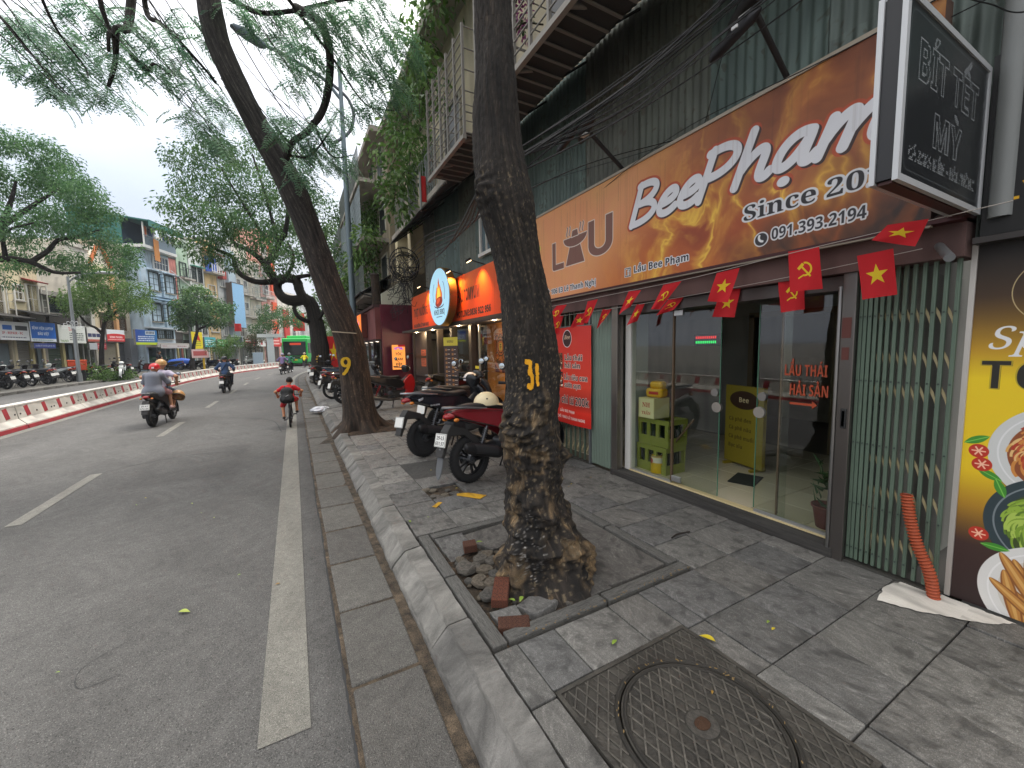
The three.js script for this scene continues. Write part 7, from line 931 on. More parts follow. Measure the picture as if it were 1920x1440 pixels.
foliage(t, frd[0], sprays, 400, GF, 41, 'feathery_foliage', { dir: [0.8, 0.35], flat: 0.6, gap: 0.32 }); foliage(t, frd[1], sprays, 220, GF, 42, 'feathery_foliage', { dir: [-0.5, 0.7], flat: 0.7, gap: 0.32 });
foliage(t, frd[0], [[-2.2, 8.4, -8, 1.3], [-0.4, 9.2, -7, 1.6], [1, 9.2, -8, 1.4], [-2.6, 8.2, -5.5, 1.3], [0.6, 9, -5.4, 1.4], [-1, 9, -4.2, 1.3]], 60, GF, 43, 'feathery_foliage', { dir: [0.6, 0.6] });
}
function simpleTree(label, limbs, bark, parts, pal, geo, per, seed, group) {
const t = thing('street_tree', label, 'tree', [0, 0, 0], 0, group);
limbs.forEach(([P, a, b], i) => mesh(i ? 'limb' : 'trunk', limb(P, a, b, 34), bark, t)); foliage(t, geo, parts, per, pal, seed); return t;
}
const tz = -20.5, Z = (P, s = 0.3) => P.map((p, i) => [p[0], p[1], tz + s * Math.sin(i * 1.3)]);
const t0 = simpleTree('twisted dark tree with forked looping boughs over the road, beyond the leaning one', [
[Z([[1.2, 0.05], [1.12, 0.6], [1.09, 1.81], [0.98, 3.03], [0.73, 3.93], [0.2, 3.86], [-0.12, 3.9], [-0.34, 4.08], [-0.45, 4.39], [-0.40, 4.66]], 0.1), 0.48, 0.17], [Z([[0.73, 3.7], [0.56, 3.97], [0.41, 4.32], [0.29, 4.78], [-0.12, 4.84], [-0.40, 4.70]], 0.12), 0.2, 0.2],
[Z([[-0.40, 4.62], [-0.71, 5.06], [-0.78, 5.39], [-0.56, 5.74], [-0.29, 6.33], [0.01, 6.82], [0.2, 8]]), 0.19, 0.06], [Z([[-0.45, 4.66], [-1.22, 4.57], [-1.68, 4.81], [-1.94, 5.23], [-2.00, 5.61], [-2.44, 5.79], [-2.70, 5.93], [-3.2, 6.2]]), 0.13, 0.05], [Z([[-0.70, 5.17], [-1.06, 5.59], [-1.42, 5.89], [-1.87, 6.17], [-2.4, 7.2]]), 0.13, 0.04], [Z([[-0.12, 4.82], [0.18, 5.35], [0.25, 5.82], [0.08, 6.37]]), 0.1, 0.04], [Z([[0.30, 4.89], [0.84, 4.98], [1.50, 5.16], [2.2, 5.8]]), 0.1, 0.04], [Z([[0.80, 2.90], [0.30, 3.13], [0.15, 3.49], [0.23, 3.72]]), 0.11, 0.07], [Z([[0.9, 2.8], [1.3, 3.4], [1.6, 4.6]]), 0.1, 0.04], [Z([[-0.5, 6.0], [-1.3, 7.4], [-2.1, 9.0]]), 0.08, 0.03], [Z([[-0.3, 6.3], [-0.6, 8.0], [-1.0, 9.8]]), 0.08, 0.03]],
barkDark, [[-3.3,9.2,-20.5,0.68],[-2.4,9.9,-21.1,0.93],[-1.3,10.2,-21.2,0.90],[-2.8,8.1,-20.1,0.96],[-1.5,8.3,-20.1,1.13],[-3.2,6.7,-18.5,0.65],[-3.7,6.1,-19.6,0.45],[-2.3,6.3,-18.4,0.90],[-1.2,6.3,-18.7,1.08],[0.2,7.9,-18.0,1.12],[1.4,7.5,-19.6,1.08],[0.5,6.9,-22.2,1.29],[1.4,5.6,-18.7,0.83],[-0.5,5.3,-18.2,0.87],[-2.7,5.4,-18.5,0.58],[-1.9,5.3,-20.2,0.48],[0.4,9.7,-19.4,0.80],[-0.7,7.9,-21.9,1.31]], G1, clus[0], 150, 51);
mesh('painted_number', [0, 1, 2, 3, 4, 5, 6, 7].map(i => box(0.09, 0.06, 0.02, 1.02 + 0.11 * Math.cos(i * 0.785), 1.25 + 0.16 * Math.sin(i * 0.785), tz + 0.44)), M(0xb9952a, 0.8), t0);
simpleTree('large spreading dark green tree at the left edge over the parked motorbikes', [[[[-12.6, 0.1, -26.8], [-12.55, 2.33, -27], [-12.18, 4.66, -27], [-11.76, 5.84, -27.2], [-11.10, 6.01, -27], [-10.28, 5.91, -26.8], [-9.63, 5.53, -27], [-8.6, 5.5, -26.6]], 0.34, 0.05], [[[-10.28, 5.96, -27], [-9.72, 6.49, -27], [-9.33, 7.02, -27], [-8.77, 7.20, -27], [-7.6, 7.4, -26]], 0.11, 0.04], [[[-11.76, 5.84, -27], [-11.15, 7.28, -27], [-10.72, 8.49, -27], [-10.47, 9.45, -27]], 0.2, 0.05], [[[-11.0, 7.5, -27], [-9.9, 8.6, -27], [-8.8, 9.4, -26.6]], 0.12, 0.04], [[[-11.1, 6.0, -27], [-10.4, 6.9, -25.6], [-9.4, 7.3, -25.2]], 0.1, 0.03]],
barkDark, [[-10.3,10.7,-25.7,0.70],[-9.7,10.9,-26.7,0.86],[-9.5,10.2,-27.9,1.02],[-11.1,10.0,-28.7,1.1],[-8.0,8.7,-25.6,0.89],[-10.0,7.1,-25.0,0.86],[-10.2,8.1,-28.6,1.04],[-7.8,7.4,-25.8,0.95],[-7.4,6.8,-27.4,0.85],[-10.8,6.4,-28.4,0.82],[-9.2,6.1,-27.8,0.69],[-6.8,5.8,-25.9,0.50],[-10.5,5.2,-25.5,0.63],[-9.4,11.3,-28.8,0.58],[-7.6,8.3,-26.5,0.67],[-8.7,9.6,-27,0.9],[-9.0,7.9,-26.6,0.9],[-12,8.4,-26,1.2],[-12,10,-27,1.2],[-11.6,7,-25.2,0.9]], [[0.08, 0.19, 0.065], [0.065, 0.16, 0.06], [0.11, 0.23, 0.07]], clus[0], 200, 52);
simpleTree('small round-headed bright green tree in front of the shop signs across the road', [[[[-11.49, 0.1, -37], [-11.31, 2.19, -37], [-11.05, 3.80, -37], [-10.74, 4.69, -37], [-10.6, 6, -36.6]], 0.17, 0.05], [[[-11.24, 3.08, -37], [-11.50, 3.44, -37], [-11.86, 3.68, -37], [-12.4, 4.6, -37]], 0.09, 0.04], [[[-11.0, 3.9, -37], [-10.2, 4.6, -36.6], [-9.6, 5.4, -36.8]], 0.09, 0.03]], barkDark, [[-12.4,5.4,-37.9,1.11],[-10.6,6.4,-36.6,1.23],[-9.7,5.7,-37.3,1.19],[-10.6,4.9,-36.2,1.1],[-8.8,4.9,-36.0,0.61],[-12.6,4.8,-37.0,0.63],[-11.1,7.0,-36.0,0.76],[-11.4,5.6,-36.2,1.0]], G2, clus[1], 120, 53);
simpleTree('small dark tree with bent trunk before the yellow sign across the road', [[[[-8.21, 0.1, -46], [-7.95, 2.24, -46], [-7.57, 3.78, -46], [-7.58, 4.65, -46], [-7.4, 6, -46]], 0.2, 0.06], [[[-7.57, 3.78, -46], [-6.96, 4.08, -46], [-6.34, 4.42, -46], [-5.9, 5.2, -46]], 0.12, 0.04]], barkDark, [[-7.3,5.6,-46.4,1.44],[-8.6,4.7,-46.8,1.02],[-6.1,5.1,-45.8,1.30],[-7.5,6.9,-46.9,1.21],[-5.7,6.0,-46.6,0.92],[-8.4,6.0,-46.2,0.9]], G1, clus[2], 70, 54);
simpleTree('low bushy sapling by the parked motorbikes before the green shop sign', [[[[-5.2, 0.1, -43], [-5.2, 1.2, -43], [-5.1, 2.4, -43]], 0.06, 0.03]], barkDark, [[-5.3,2.3,-43.1,0.85],[-4.5,2.6,-42.9,0.71],[-6.1,2.2,-43.3,0.61],[-5.2,1.7,-43,0.6]], G2, clus[1], 95, 55);
simpleTree('slender far tree in front of the pink building across the road', [[[[-2.6, 0, -58], [-2.4, 2.4, -58], [-1.8, 4, -58], [-1.2, 5.4, -58]], 0.14, 0.05]], barkDark, [[-3.3,5.0,-59.8,1.39],[-1.8,5.5,-56.5,1.47],[-0.3,6.3,-58.7,1.69],[0.8,5.5,-56.2,1.17],[-2.5,6.4,-56.4,1.10]], G1, clus[2], 34, 56);
simpleTree('thin young tree with reddish leaves by the red far shop fronts', [[[[-4.2, 0, -60], [-4.2, 2, -60], [-4.1, 3.6, -60]], 0.08, 0.03]], barkDark, [[-4.4,2.6,-60.5,0.81],[-4.0,3.5,-60.2,0.92]], [[0.11, 0.14, 0.05], [0.16, 0.12, 0.05], [0.08, 0.13, 0.04]], clus[2], 60, 57);
simpleTree('leafy tree on the right pavement far behind the leaning trunk and lamp pole', [[[[2.4, 0.1, -26.6], [2.4, 2.5, -26.6], [2.5, 5, -26.6], [2.7, 8, -27]], 0.22, 0.06], [[[2.4, 3, -26.6], [1.6, 4.4, -25.4]], 0.1, 0.03]], barkDark, [[2.2,5.9,-26.1,1.18],[3.1,4.9,-28.0,1.31],[3.0,7.6,-27.8,1.15],[1.8,4.5,-25.1,0.84],[3.2,3.5,-26.9,0.76],[2.5,8.6,-26.8,0.90],[1.6,3.6,-26,0.7]], G2, clus[1], 100, 58);
[[[-0.7, 3.5, -84, 2.25], 'far round green tree left of the bus'], [[1.8, 5.0, -85, 2.7], 'far tall green tree behind the bus'], [[5.2, 5.0, -84, 2.8], 'far green tree right of the bus'], [[-1.2, 6.6, -88, 2.2], 'farthest dark tree at the end of the road'], [[9, 5, -86, 3], 'far tree hidden behind the twisted trunk']].forEach(([b, l], i) => simpleTree(l, [[[[b[0], 0, b[2]], [b[0], 2, b[2]], [b[0], b[1], b[2]]], 0.25, 0.1]], barkDark, [[b[0], b[1], b[2], b[3]], [b[0] + 1.4, b[1] - 1, b[2], b[3] * 0.7], [b[0] - 1.2, b[1] - 0.8, b[2], b[3] * 0.7]], i % 2 ? G1 : G2, clus[2], 22, 60 + i));
// creepers and balcony plants on the right-hand flats
const plants = (label, lobes, per, seed, cat = 'creeper', pal = G1, geo = clus[1]) => { const t = thing('climbing_plant', label, cat, [0, 0, 0]); const r = rng(seed), L = lobes.map(([x, y, z, R]) => tube([[x + 0.3, y + R * 1.2, z], [x, y, z + (r() - 0.5) * R], [x - 0.1, y - R * 1.6, z + (r() - 0.5) * R]], 0.01, 10, 4)); mesh('stem', L, M(0x3a3426, 0.9), t).userData.kind = 'stuff'; foliage(t, geo, lobes, per, pal, seed, 'foliage', { flat: 1.3 }); return t; };
plants('large creeper hanging over the roof edge and cages left of the near trunk', [[3.7,9.2,-12.0,0.42],[3.0,7.8,-10.8,0.5],[3.2,7.5,-10.3,0.42],[3.1,7.7,-11.9,0.52],[2.4,6.1,-10.2,0.45],[2.8,6.5,-10.1,0.42],[2.5,7.0,-11.8,0.4],[2.4,5.5,-10.1,0.4],[2.8,6.0,-10.6,0.34],[2.5,4.9,-10.0,0.25],[2.9,8.6,-9.0,0.5],[2.8,8.3,-7.6,0.4],[2.6,7.4,-8.6,0.42],[2.5,6.6,-8.0,0.3]], 150, 71, 'creeper', G2);
plants('dense balcony greenery spilling from the tan flats beside the lamp pole', [[2.6,6.2,-15.1,0.42],[2.8,5.9,-15.8,0.46],[2.4,5.4,-15.1,0.38],[2.9,6.6,-15.0,0.36],[2.6,6.5,-16.5,0.36],[2.3,5.2,-16.4,0.36],[2.4,4.9,-15.1,0.42],[2.4,4.3,-14.6,0.3],[2.3,3.6,-16.0,0.3],[2.0,4.2,-15.6,0.38],[2.2,4.6,-13.8,0.3],[2.3,5.0,-13.4,0.3]], 170, 72, 'creeper', G2);
plants('potted balcony plants on the upper cage near the lamp pole top', [[3.1,9.7,-19.8,0.3],[3.2,9.2,-20.4,0.34],[3.3,9.4,-20.3,0.3],[3.1,8.5,-20.4,0.34]], 200, 73, 'plant');
plants('purple flowering creeper through the cage bars above the orange sign', [[2.1, 5.0, -3.5, 0.14], [2.15, 4.75, -3.7, 0.12], [2.1, 5.3, -3.4, 0.12]], 900, 74, 'creeper', [[0.22, 0.04, 0.16], [0.05, 0.1, 0.03], [0.3, 0.06, 0.2]], leafCluster(10, 0.05, 0.014, 0.07, 9));
plants('low shrubs round the lamp post base across the road', [[-10.8,0.6,-33.1,0.36],[-10.3,0.5,-32.9,0.32],[-10.1,0.36,-33.1,0.26],[-10.9,1.0,-33.1,0.28],[-9.9,0.3,-34,0.3],[-9.5,0.3,-34.5,0.25]], 330, 75, 'shrubs', G2);
// ---------------------------------------------------------------- motorbikes (forward +x, right side +z, origin on the ground between the wheels)
const rubber = M(0x1a1a1b, 0.85), alloy = M(0x6d6f72, 0.35, 0.85), blk = M(0x141416, 0.45), blkGloss = M(0x121316, 0.18), chrome = M(0xb9bbbd, 0.15, 1), seatM = M(0x17171a, 0.7), dustBlk = M(0x2b2a29, 0.7);
const tyreCache = new Map();
function tyre(R, w) { const k = R + '_' + w; if (!tyreCache.has(k)) { const P = []; for (let i = 0; i <= 12; i++) { const a = -0.2 * PI + i / 12 * 1.4 * PI; P.push(new THREE.Vector2(R - w * 0.55 + Math.sin(a) * w * 0.55, -Math.cos(a) * w * 0.5)); } const g = new THREE.LatheGeometry(P, 44); g.rotateX(PI / 2); const tr = []; for (let i = 0; i < 44; i++) { const a = i / 44 * 2 * PI; for (const s of [-1, 1]) { const b = box(0.006, 0.005, w * 0.42, 0, R - 0.0012, s * w * 0.16); b.translate(0, -R, 0).rotateY(s * 0.5).translate(0, R, 0); b.rotateZ(a); tr.push(b); } } tyreCache.set(k, merge([g, ...tr])); } return tyreCache.get(k); }
function wheel(parent, x, R, w, o = {}) {
const g = new THREE.Group(); g.name = 'wheel'; parent.add(g); g.position.set(x, R, 0); mesh('tyre', tyre(R, w), rubber, g);
const rr = R - w * 0.78, L = [];
if (o.spokes) { for (let i = 0; i < 16; i++) { const a = i / 16 * 2 * PI; L.push(rod([Math.cos(a) * rr, Math.sin(a) * rr, 0], [Math.cos(a + 0.5) * 0.05, Math.sin(a + 0.5) * 0.05, i % 2 ? 0.03 : -0.03], 0.0025, 0.0025, 4)); } mesh('rim', [torus(rr, 0.012, 0, 0, 0, 'z', 8, 40).scale(1, 1, 1.8)], chrome, g); mesh('spoke', L, alloy, g); }
else if (o.disc) mesh('rim', [new THREE.CylinderGeometry(rr, rr, 0.05, 36).rotateX(PI / 2), new THREE.CylinderGeometry(rr * 0.62, rr * 0.62, 0.075, 30).rotateX(PI / 2)], M(0x3a3b3d, 0.5, 0.4), g);
else { for (let i = 0; i < 5; i++) { const a = i / 5 * 2 * PI; for (const q of [-0.2, 0.2]) L.push(box(rr - 0.03, 0.018, 0.03, (rr + 0.03) / 2, 0, 0).rotateZ(a + q)); } mesh('rim', [torus(rr, 0.014, 0, 0, 0, 'z', 8, 40).scale(1, 1, 1.9), ...L], o.rimM || blk, g); }
mesh('hub', [new THREE.CylinderGeometry(0.05, 0.05, 0.12, 20).rotateX(PI / 2), new THREE.CylinderGeometry(0.025, 0.025, 0.17, 14).rotateX(PI / 2)], alloy, g);
if (!o.disc) mesh('brake_disc', new THREE.RingGeometry(0.055, 0.095, 28).translate(0, 0, (o.ds || 1) * 0.058), chrome, g);
return g;
}
const plateTex = (a, b) => canvas(160, 116, c => { c.fillStyle = '#d9d9d4'; c.fillRect(0, 0, 160, 116); c.strokeStyle = '#333'; c.lineWidth = 3; c.strokeRect(4, 4, 152, 108); if (a) { vtext(c, a, 80, 52, { size: 46, fill: '#1c1c1c', align: 'center', mw: 120 }); vtext(c, b, 80, 102, { size: 46, fill: '#1c1c1c', align: 'center', mw: 136 }); } });
const plainPlate = M(0xd2d2cc, 0.5);
function makeBike(name, label, o = {}) {
const t = thing(name, label, 'motorbike'), under = o.kind === 'underbone', R = under ? 0.285 : 0.262, w = under ? 0.075 : 0.10, hw = 0.63;
const bodyM = o.body || blkGloss, sideM = o.side || bodyM, frontM = o.front || bodyM;
wheel(t, -hw, R, w, { spokes: o.spokes, disc: o.discRear, ds: -1 }); wheel(t, hw, R, w * 0.9, { spokes: o.spokes });
// seat, tail and belly
const yS = o.seatY || 0.76;
mesh('seat', loft([sx(0.16, yS - 0.02, 0, 0.02, 0.07), sx(0.08, yS + 0.01, 0, 0.045, 0.115), sx(-0.18, yS + 0.0, 0, 0.05, 0.135), sx(-0.34, yS + 0.035, 0, 0.05, 0.125), sx(-0.58, yS + 0.06, 0, 0.045, 0.105), sx(-0.72, yS + 0.07, 0, 0.025, 0.07)], 18), seatM, t);
mesh('tail_body', loft([sx(0.12, yS - 0.14, 0, 0.10, 0.12), sx(-0.15, yS - 0.13, 0, 0.10, 0.145), sx(-0.42, yS - 0.06, 0, 0.085, 0.125), sx(-0.68, yS + 0.0, 0, 0.065, 0.095), sx(-0.86, yS + 0.02, 0, 0.03, 0.06)], 18), bodyM, t);
for (const s of [-1, 1]) { // coloured side panel sweeping up to the tail
const P = under ? [[0.18, yS - 0.20], [0.05, yS - 0.06], [-0.3, yS - 0.01], [-0.66, yS + 0.05], [-0.78, yS + 0.05], [-0.6, yS - 0.06], [-0.28, yS - 0.15], [0.0, yS - 0.26]] : [[0.20, yS - 0.42], [0.19, yS - 0.20], [0.06, yS - 0.07], [-0.22, yS - 0.015], [-0.62, yS + 0.04], [-0.86, yS + 0.035], [-0.66, yS - 0.06], [-0.32, yS - 0.18], [-0.08, yS - 0.32], [0.06, yS - 0.44]];
const g = extr(smoothPts(P, 4), 0.03, 0.012), p = g.attributes.position; for (let i = 0; i < p.count; i++) { const x = p.getX(i), y = p.getY(i); p.setZ(i, p.getZ(i) + (0.137 + 0.02 * Math.sin((x + 0.9) * 2.6) - 0.07 * sstep(x, -0.25, -0.95) - 0.25 * Math.max(0, yS - 0.2 - y) * 0.3)); } g.computeVertexNormals(); if (s < 0) { g.scale(1, 1, -1); const ix = g.attributes.position; for (let i = 0; i < ix.count; i += 3) for (const A of [g.attributes.position, g.attributes.normal]) { const a = [A.getX(i), A.getY(i), A.getZ(i)]; A.setXYZ(i, A.getX(i + 1), A.getY(i + 1), A.getZ(i + 1)); A.setXYZ(i + 1, ...a); } g.computeVertexNormals(); }
mesh('side_panel', g, sideM, t);
}
mesh('rear_fender', [extr([[-0.50, 0.42], [-0.70, 0.60], [-0.88, 0.66], [-0.93, 0.60], [-1.02, 0.36], [-1.0, 0.35], [-0.90, 0.56], [-0.72, 0.545], [-0.56, 0.40]], 0.13, 0.008)], dustBlk, t);
const pl = mesh('licence_plate', rbox(0.012, 0.14, 0.19, 0.003, -0.985, 0.52, 0, 0, -0.28), plainPlate, t); if (o.plate) { const pf = printPlane(0.185, 0.135); pf.rotateY(-PI / 2); pf.rotateZ(-0.28); pf.translate(-0.993, 0.521, 0); mesh('plate_print', pf, new THREE.MeshStandardMaterial({ map: plateTex(...o.plate), roughness: 0.5 }), pl); }
mesh('tail_light', loft([sx(-0.84, yS + 0.0, 0, 0.035, 0.075), sx(-0.90, yS - 0.01, 0, 0.028, 0.06), sx(-0.915, yS - 0.012, 0, 0.01, 0.03)], 12), M(0x8f1418, 0.2), t);
for (const s of [-1, 1]) mesh('turn_signal', ball(0.026, -0.84, yS - 0.045, s * 0.105, 1.2, 0.8, 1), M(0xc9762a, 0.25), t);
mesh('grab_rail', [tube([[-0.45, yS + 0.03, 0.13], [-0.75, yS + 0.075, 0.12], [-0.90, yS + 0.085, 0.05], [-0.90, yS + 0.085, -0.05], [-0.75, yS + 0.075, -0.12], [-0.45, yS + 0.03, -0.13]], 0.014, 24, 6)], o.railM || M(0x77797c, 0.35, 0.6), t);
// engine, swing arm, shock, exhaust
mesh('engine', under ? [rbox(0.36, 0.2, 0.2, 0.05, 0.0, 0.34, 0), new THREE.CylinderGeometry(0.085, 0.085, 0.26, 20).rotateX(PI / 2).translate(-0.06, 0.33, 0), rod([0.1, 0.36, 0], [0.32, 0.40, 0], 0.07, 0.06, 12)] : [rbox(0.46, 0.16, 0.16, 0.05, -0.40, 0.31, -0.09), new THREE.CylinderGeometry(0.09, 0.09, 0.1, 20).rotateX(PI / 2).translate(-0.58, 0.29, -0.13), rbox(0.3, 0.2, 0.22, 0.05, -0.08, 0.33, 0)], M(0x3c3d3f, 0.5, 0.5), t);
mesh('swing_arm', [rod([-hw, R, 0.09], [-0.1, 0.33, 0.1], 0.022), rod([-hw, R, -0.09], [-0.1, 0.33, -0.1], 0.022)], blk, t);
for (const s of under ? [-1, 1] : [1]) { const a = V(-hw + 0.05, R + 0.06, s * 0.105), b = V(-0.45, yS - 0.16, s * 0.115), L = [rod(a, b, 0.012)], ax = b.clone().sub(a), n = ax.length(); ax.normalize(); const q = new THREE.Quaternion().setFromUnitVectors(V(0, 0, 1), ax); for (let k = 1; k < 9; k++) { const c = torus(0.026, 0.006, 0, 0, 0, 'z', 5, 14); c.applyQuaternion(q); c.translate(...a.clone().addScaledVector(ax, n * (0.25 + k * 0.075)).toArray()); L.push(c); } mesh('shock_absorber', L, o.shockM || alloy, t); }
mesh('exhaust', under ? [loft([{ c: [0.05, 0.22, 0.12], u: [0, 0.02, 0], v: [0, 0, 0.02] }, { c: [-0.25, 0.22, 0.14], u: [0, 0.03, 0], v: [0, 0, 0.03] }, { c: [-0.5, 0.27, 0.15], u: [0, 0.045, 0], v: [0, 0, 0.045] }, { c: [-0.86, 0.34, 0.16], u: [0, 0.045, 0], v: [0, 0, 0.045] }, { c: [-0.88, 0.345, 0.16], u: [0, 0.02, 0], v: [0, 0, 0.02] }], 14)] : [loft([{ c: [-0.10, 0.24, 0.11], u: [0, 0.02, 0], v: [0, 0, 0.02] }, { c: [-0.28, 0.26, 0.13], u: [0, 0.03, 0], v: [0, 0, 0.028] }, { c: [-0.36, 0.30, 0.16], u: [0, 0.07, 0], v: [0, 0, 0.055] }, { c: [-0.72, 0.40, 0.17], u: [0, 0.072, 0], v: [0, 0, 0.055] }, { c: [-0.80, 0.42, 0.17], u: [0, 0.05, 0], v: [0, 0, 0.04] }, { c: [-0.81, 0.423, 0.17], u: [0, 0.018, 0], v: [0, 0, 0.018] }], 18)], o.exM || M(0x1f1f20, 0.5, 0.3), t);
if (!under) mesh('heat_shield', loft([{ c: [-0.40, 0.325, 0.205], u: [0, 0.05, 0], v: [0, 0, 0.022] }, { c: [-0.70, 0.40, 0.212], u: [0, 0.052, 0], v: [0, 0, 0.022] }], 14), M(0x2c2c2e, 0.4), t);
// floor, leg shield, front
if (!under) { mesh('floorboard', loft([sx(0.46, 0.36, 0, 0.03, 0.16, 4), sx(0.30, 0.31, 0, 0.05, 0.165, 4), sx(0.12, 0.30, 0, 0.07, 0.15, 4), sx(0.02, 0.33, 0, 0.08, 0.13, 4)], 16), dustBlk, t);
mesh('leg_shield', loft([sy(0.40, 0.30, 0, 0.05, 0.15), sy(0.44, 0.48, 0, 0.06, 0.185), sy(0.44, 0.68, 0, 0.07, 0.19), sy(0.40, 0.84, 0, 0.075, 0.15), sy(0.36, 0.93, 0, 0.05, 0.08)], 18), frontM, t); }
else mesh('leg_shield', [extr(smoothPts([[0.16, 0.55], [0.30, 0.72], [0.42, 0.80], [0.50, 0.62], [0.42, 0.36], [0.22, 0.30], [0.26, 0.44]], 4), 0.20, 0.02)], frontM, t);
mesh('frame_tube', [rod([0.40, 0.78, 0], [0.08, 0.56, 0], 0.05, 0.06, 10), rod([0.08, 0.56, 0], [-0.3, 0.62, 0], 0.05, 0.05, 10)], blk, t);
const fkT = [0.36, 0.90], fkB = [hw, R];
mesh('fork', [-1, 1].map(s => rod([fkT[0] + 0.06, 0.80, s * 0.065], [fkB[0], fkB[1], s * 0.075], 0.019)), M(0x55575a, 0.4, 0.6), t);
{ const L = []; for (let k = 0; k <= 10; k++) { const a = -0.35 + k / 10 * 2.1, rr = R + 0.035; L.push({ c: [hw + Math.cos(a) * rr, R + Math.sin(a) * rr, 0], u: [0, 0, 0.062], v: [Math.cos(a) * 0.012, Math.sin(a) * 0.012, 0], n: 3 }); } mesh('front_fender', loft(L, 12), o.fender || frontM, t); }
mesh('handlebar_cover', loft([sy(0.33, 0.88, 0, 0.05, 0.07), sy(0.33, 0.96, 0, 0.09, 0.12), sy(0.32, 1.03, 0, 0.08, 0.12), sy(0.28, 1.07, 0, 0.03, 0.05)], 16), o.bar || frontM, t);
mesh('headlight', ball(0.07, 0.40, o.lampY || 0.97, 0, 0.6, 0.8, 1.3), M(0xb9c2c6, 0.08), t);
mesh('handlebar', [tube([[0.20, 1.04, 0.34], [0.27, 1.02, 0.2], [0.32, 0.99, 0], [0.27, 1.02, -0.2], [0.20, 1.04, -0.34]], 0.012, 24, 6)], M(0x3a3a3c, 0.4, 0.5), t);
for (const s of [-1, 1]) { mesh('grip', rod([0.245, 1.03, s * 0.23], [0.195, 1.042, s * 0.36], 0.018, 0.02, 12), rubber, t); mesh('brake_lever', tube([[0.28, 1.02, s * 0.2], [0.29, 1.035, s * 0.28], [0.25, 1.04, s * 0.35]], 0.006, 8, 5), alloy, t);
const m = mesh('mirror', [ball(0.062, 0.24, 1.25, s * 0.32, 0.25, 0.75, 1.1), tube([[0.28, 1.03, s * 0.21], [0.30, 1.13, s * 0.24], [0.25, 1.21, s * 0.30]], 0.006, 8, 5)], blk, t); mesh('mirror_glass', ball(0.052, 0.226, 1.25, s * 0.32, 0.08, 0.75, 1.1), M(0xc9d2d6, 0.05, 1), m);
mesh('footrest', rod([-0.10, 0.30, s * 0.12], [-0.12, 0.31, s * 0.24], 0.014, 0.014, 8), rubber, t); }
mesh('kickstand', [rod([0.02, 0.26, -0.12], [0.0, 0.01, -0.24], 0.011), rod([-0.12, 0.24, 0.09], [-0.17, 0.01, 0.12], 0.012)], blk, t);
return t;
}
const put = (t, rx, rz, hx, hz, lean = 0) => { const ry = headingRy(hx, hz); t.position.set(rx + 0.63 * hx / Math.hypot(hx, hz), 0.142, rz + 0.63 * hz / Math.hypot(hx, hz)); t.rotation.set(0, ry, 0); if (lean) { t.rotation.order = 'YXZ'; t.rotation.x = lean; } return t; };
const redP = new THREE.MeshPhysicalMaterial({ color: C(0.20, 0.008, 0.014), roughness: 0.35, clearcoat: 0.6, side: THREE.DoubleSide });
// near row by the big trunk
const vario = makeBike('scooter', 'red and black scooter parked with its rear wheel out, just left of the big trunk', { side: redP, body: M(0x0f1012, 0.3), front: M(0x101113, 0.3), plate: ['29-L5', '651.97'] }); put(vario, 1.63, -3.97, 0.965, -0.262, -0.08);
{ const g = extr(smoothPts([[0.0, 0.1], [0.05, 0.0], [0.11, -0.18], [0.09, -0.24], [0.04, -0.2], [-0.04, 0.02]], 4), 0.01, 0.003); g.rotateY(PI / 2); mesh('mud_flap', g.translate(-1.0, 0.34, 0.0).rotateZ(0), M(0x6a6d70, 0.4), vario); }
const evo = makeBike('scooter', 'black electric scooter with solid rear wheel behind the red one', { body: M(0x17191e, 0.25), side: M(0x1b1e25, 0.22), front: M(0x14161a, 0.25), discRear: true, seatY: 0.80, plate: ['', ''], railM: M(0x9a9ca0, 0.3, 0.6) }); put(evo, 1.50, -5.28, 0.95, -0.31, -0.07);
{ const m = mesh('side_badge', new THREE.PlaneGeometry(0.20, 0.03).rotateY(0).translate(-0.52, 0.70, 0.165), new THREE.MeshStandardMaterial({ transparent: true, alphaTest: 0.4, roughness: 0.4, map: canvas(256, 40, c => { vtext(c, 'EVO200', 4, 34, { size: 36, fill: '#d8dadc', mw: 200 }); }) }), evo); m.rotation.y = 0.03; mesh('side_light', rbox(0.10, 0.03, 0.012, 0.006, -0.70, 0.79, 0.115, 0.25, 0.2), M(0xcfd3d8, 0.2), evo); }
const third = put(makeBike('scooter', 'black and silver scooter with round mirror parked third from the big trunk', { body: M(0x1d2024, 0.25), front: M(0x23262b, 0.2), side: M(0x2a2d33, 0.25), bar: M(0x2c3035, 0.2) }), 2.05, -6.25, 0.93, -0.36, -0.07);
put(makeBike('motorbike', 'dim motorbike with white number plate inside the restaurant doorway', { kind: 'underbone', body: M(0x15151a, 0.3), side: M(0x2a2418, 0.4), plate: ['', ''] }), 3.0, -9.3, 0.9, -0.3, -0.05);
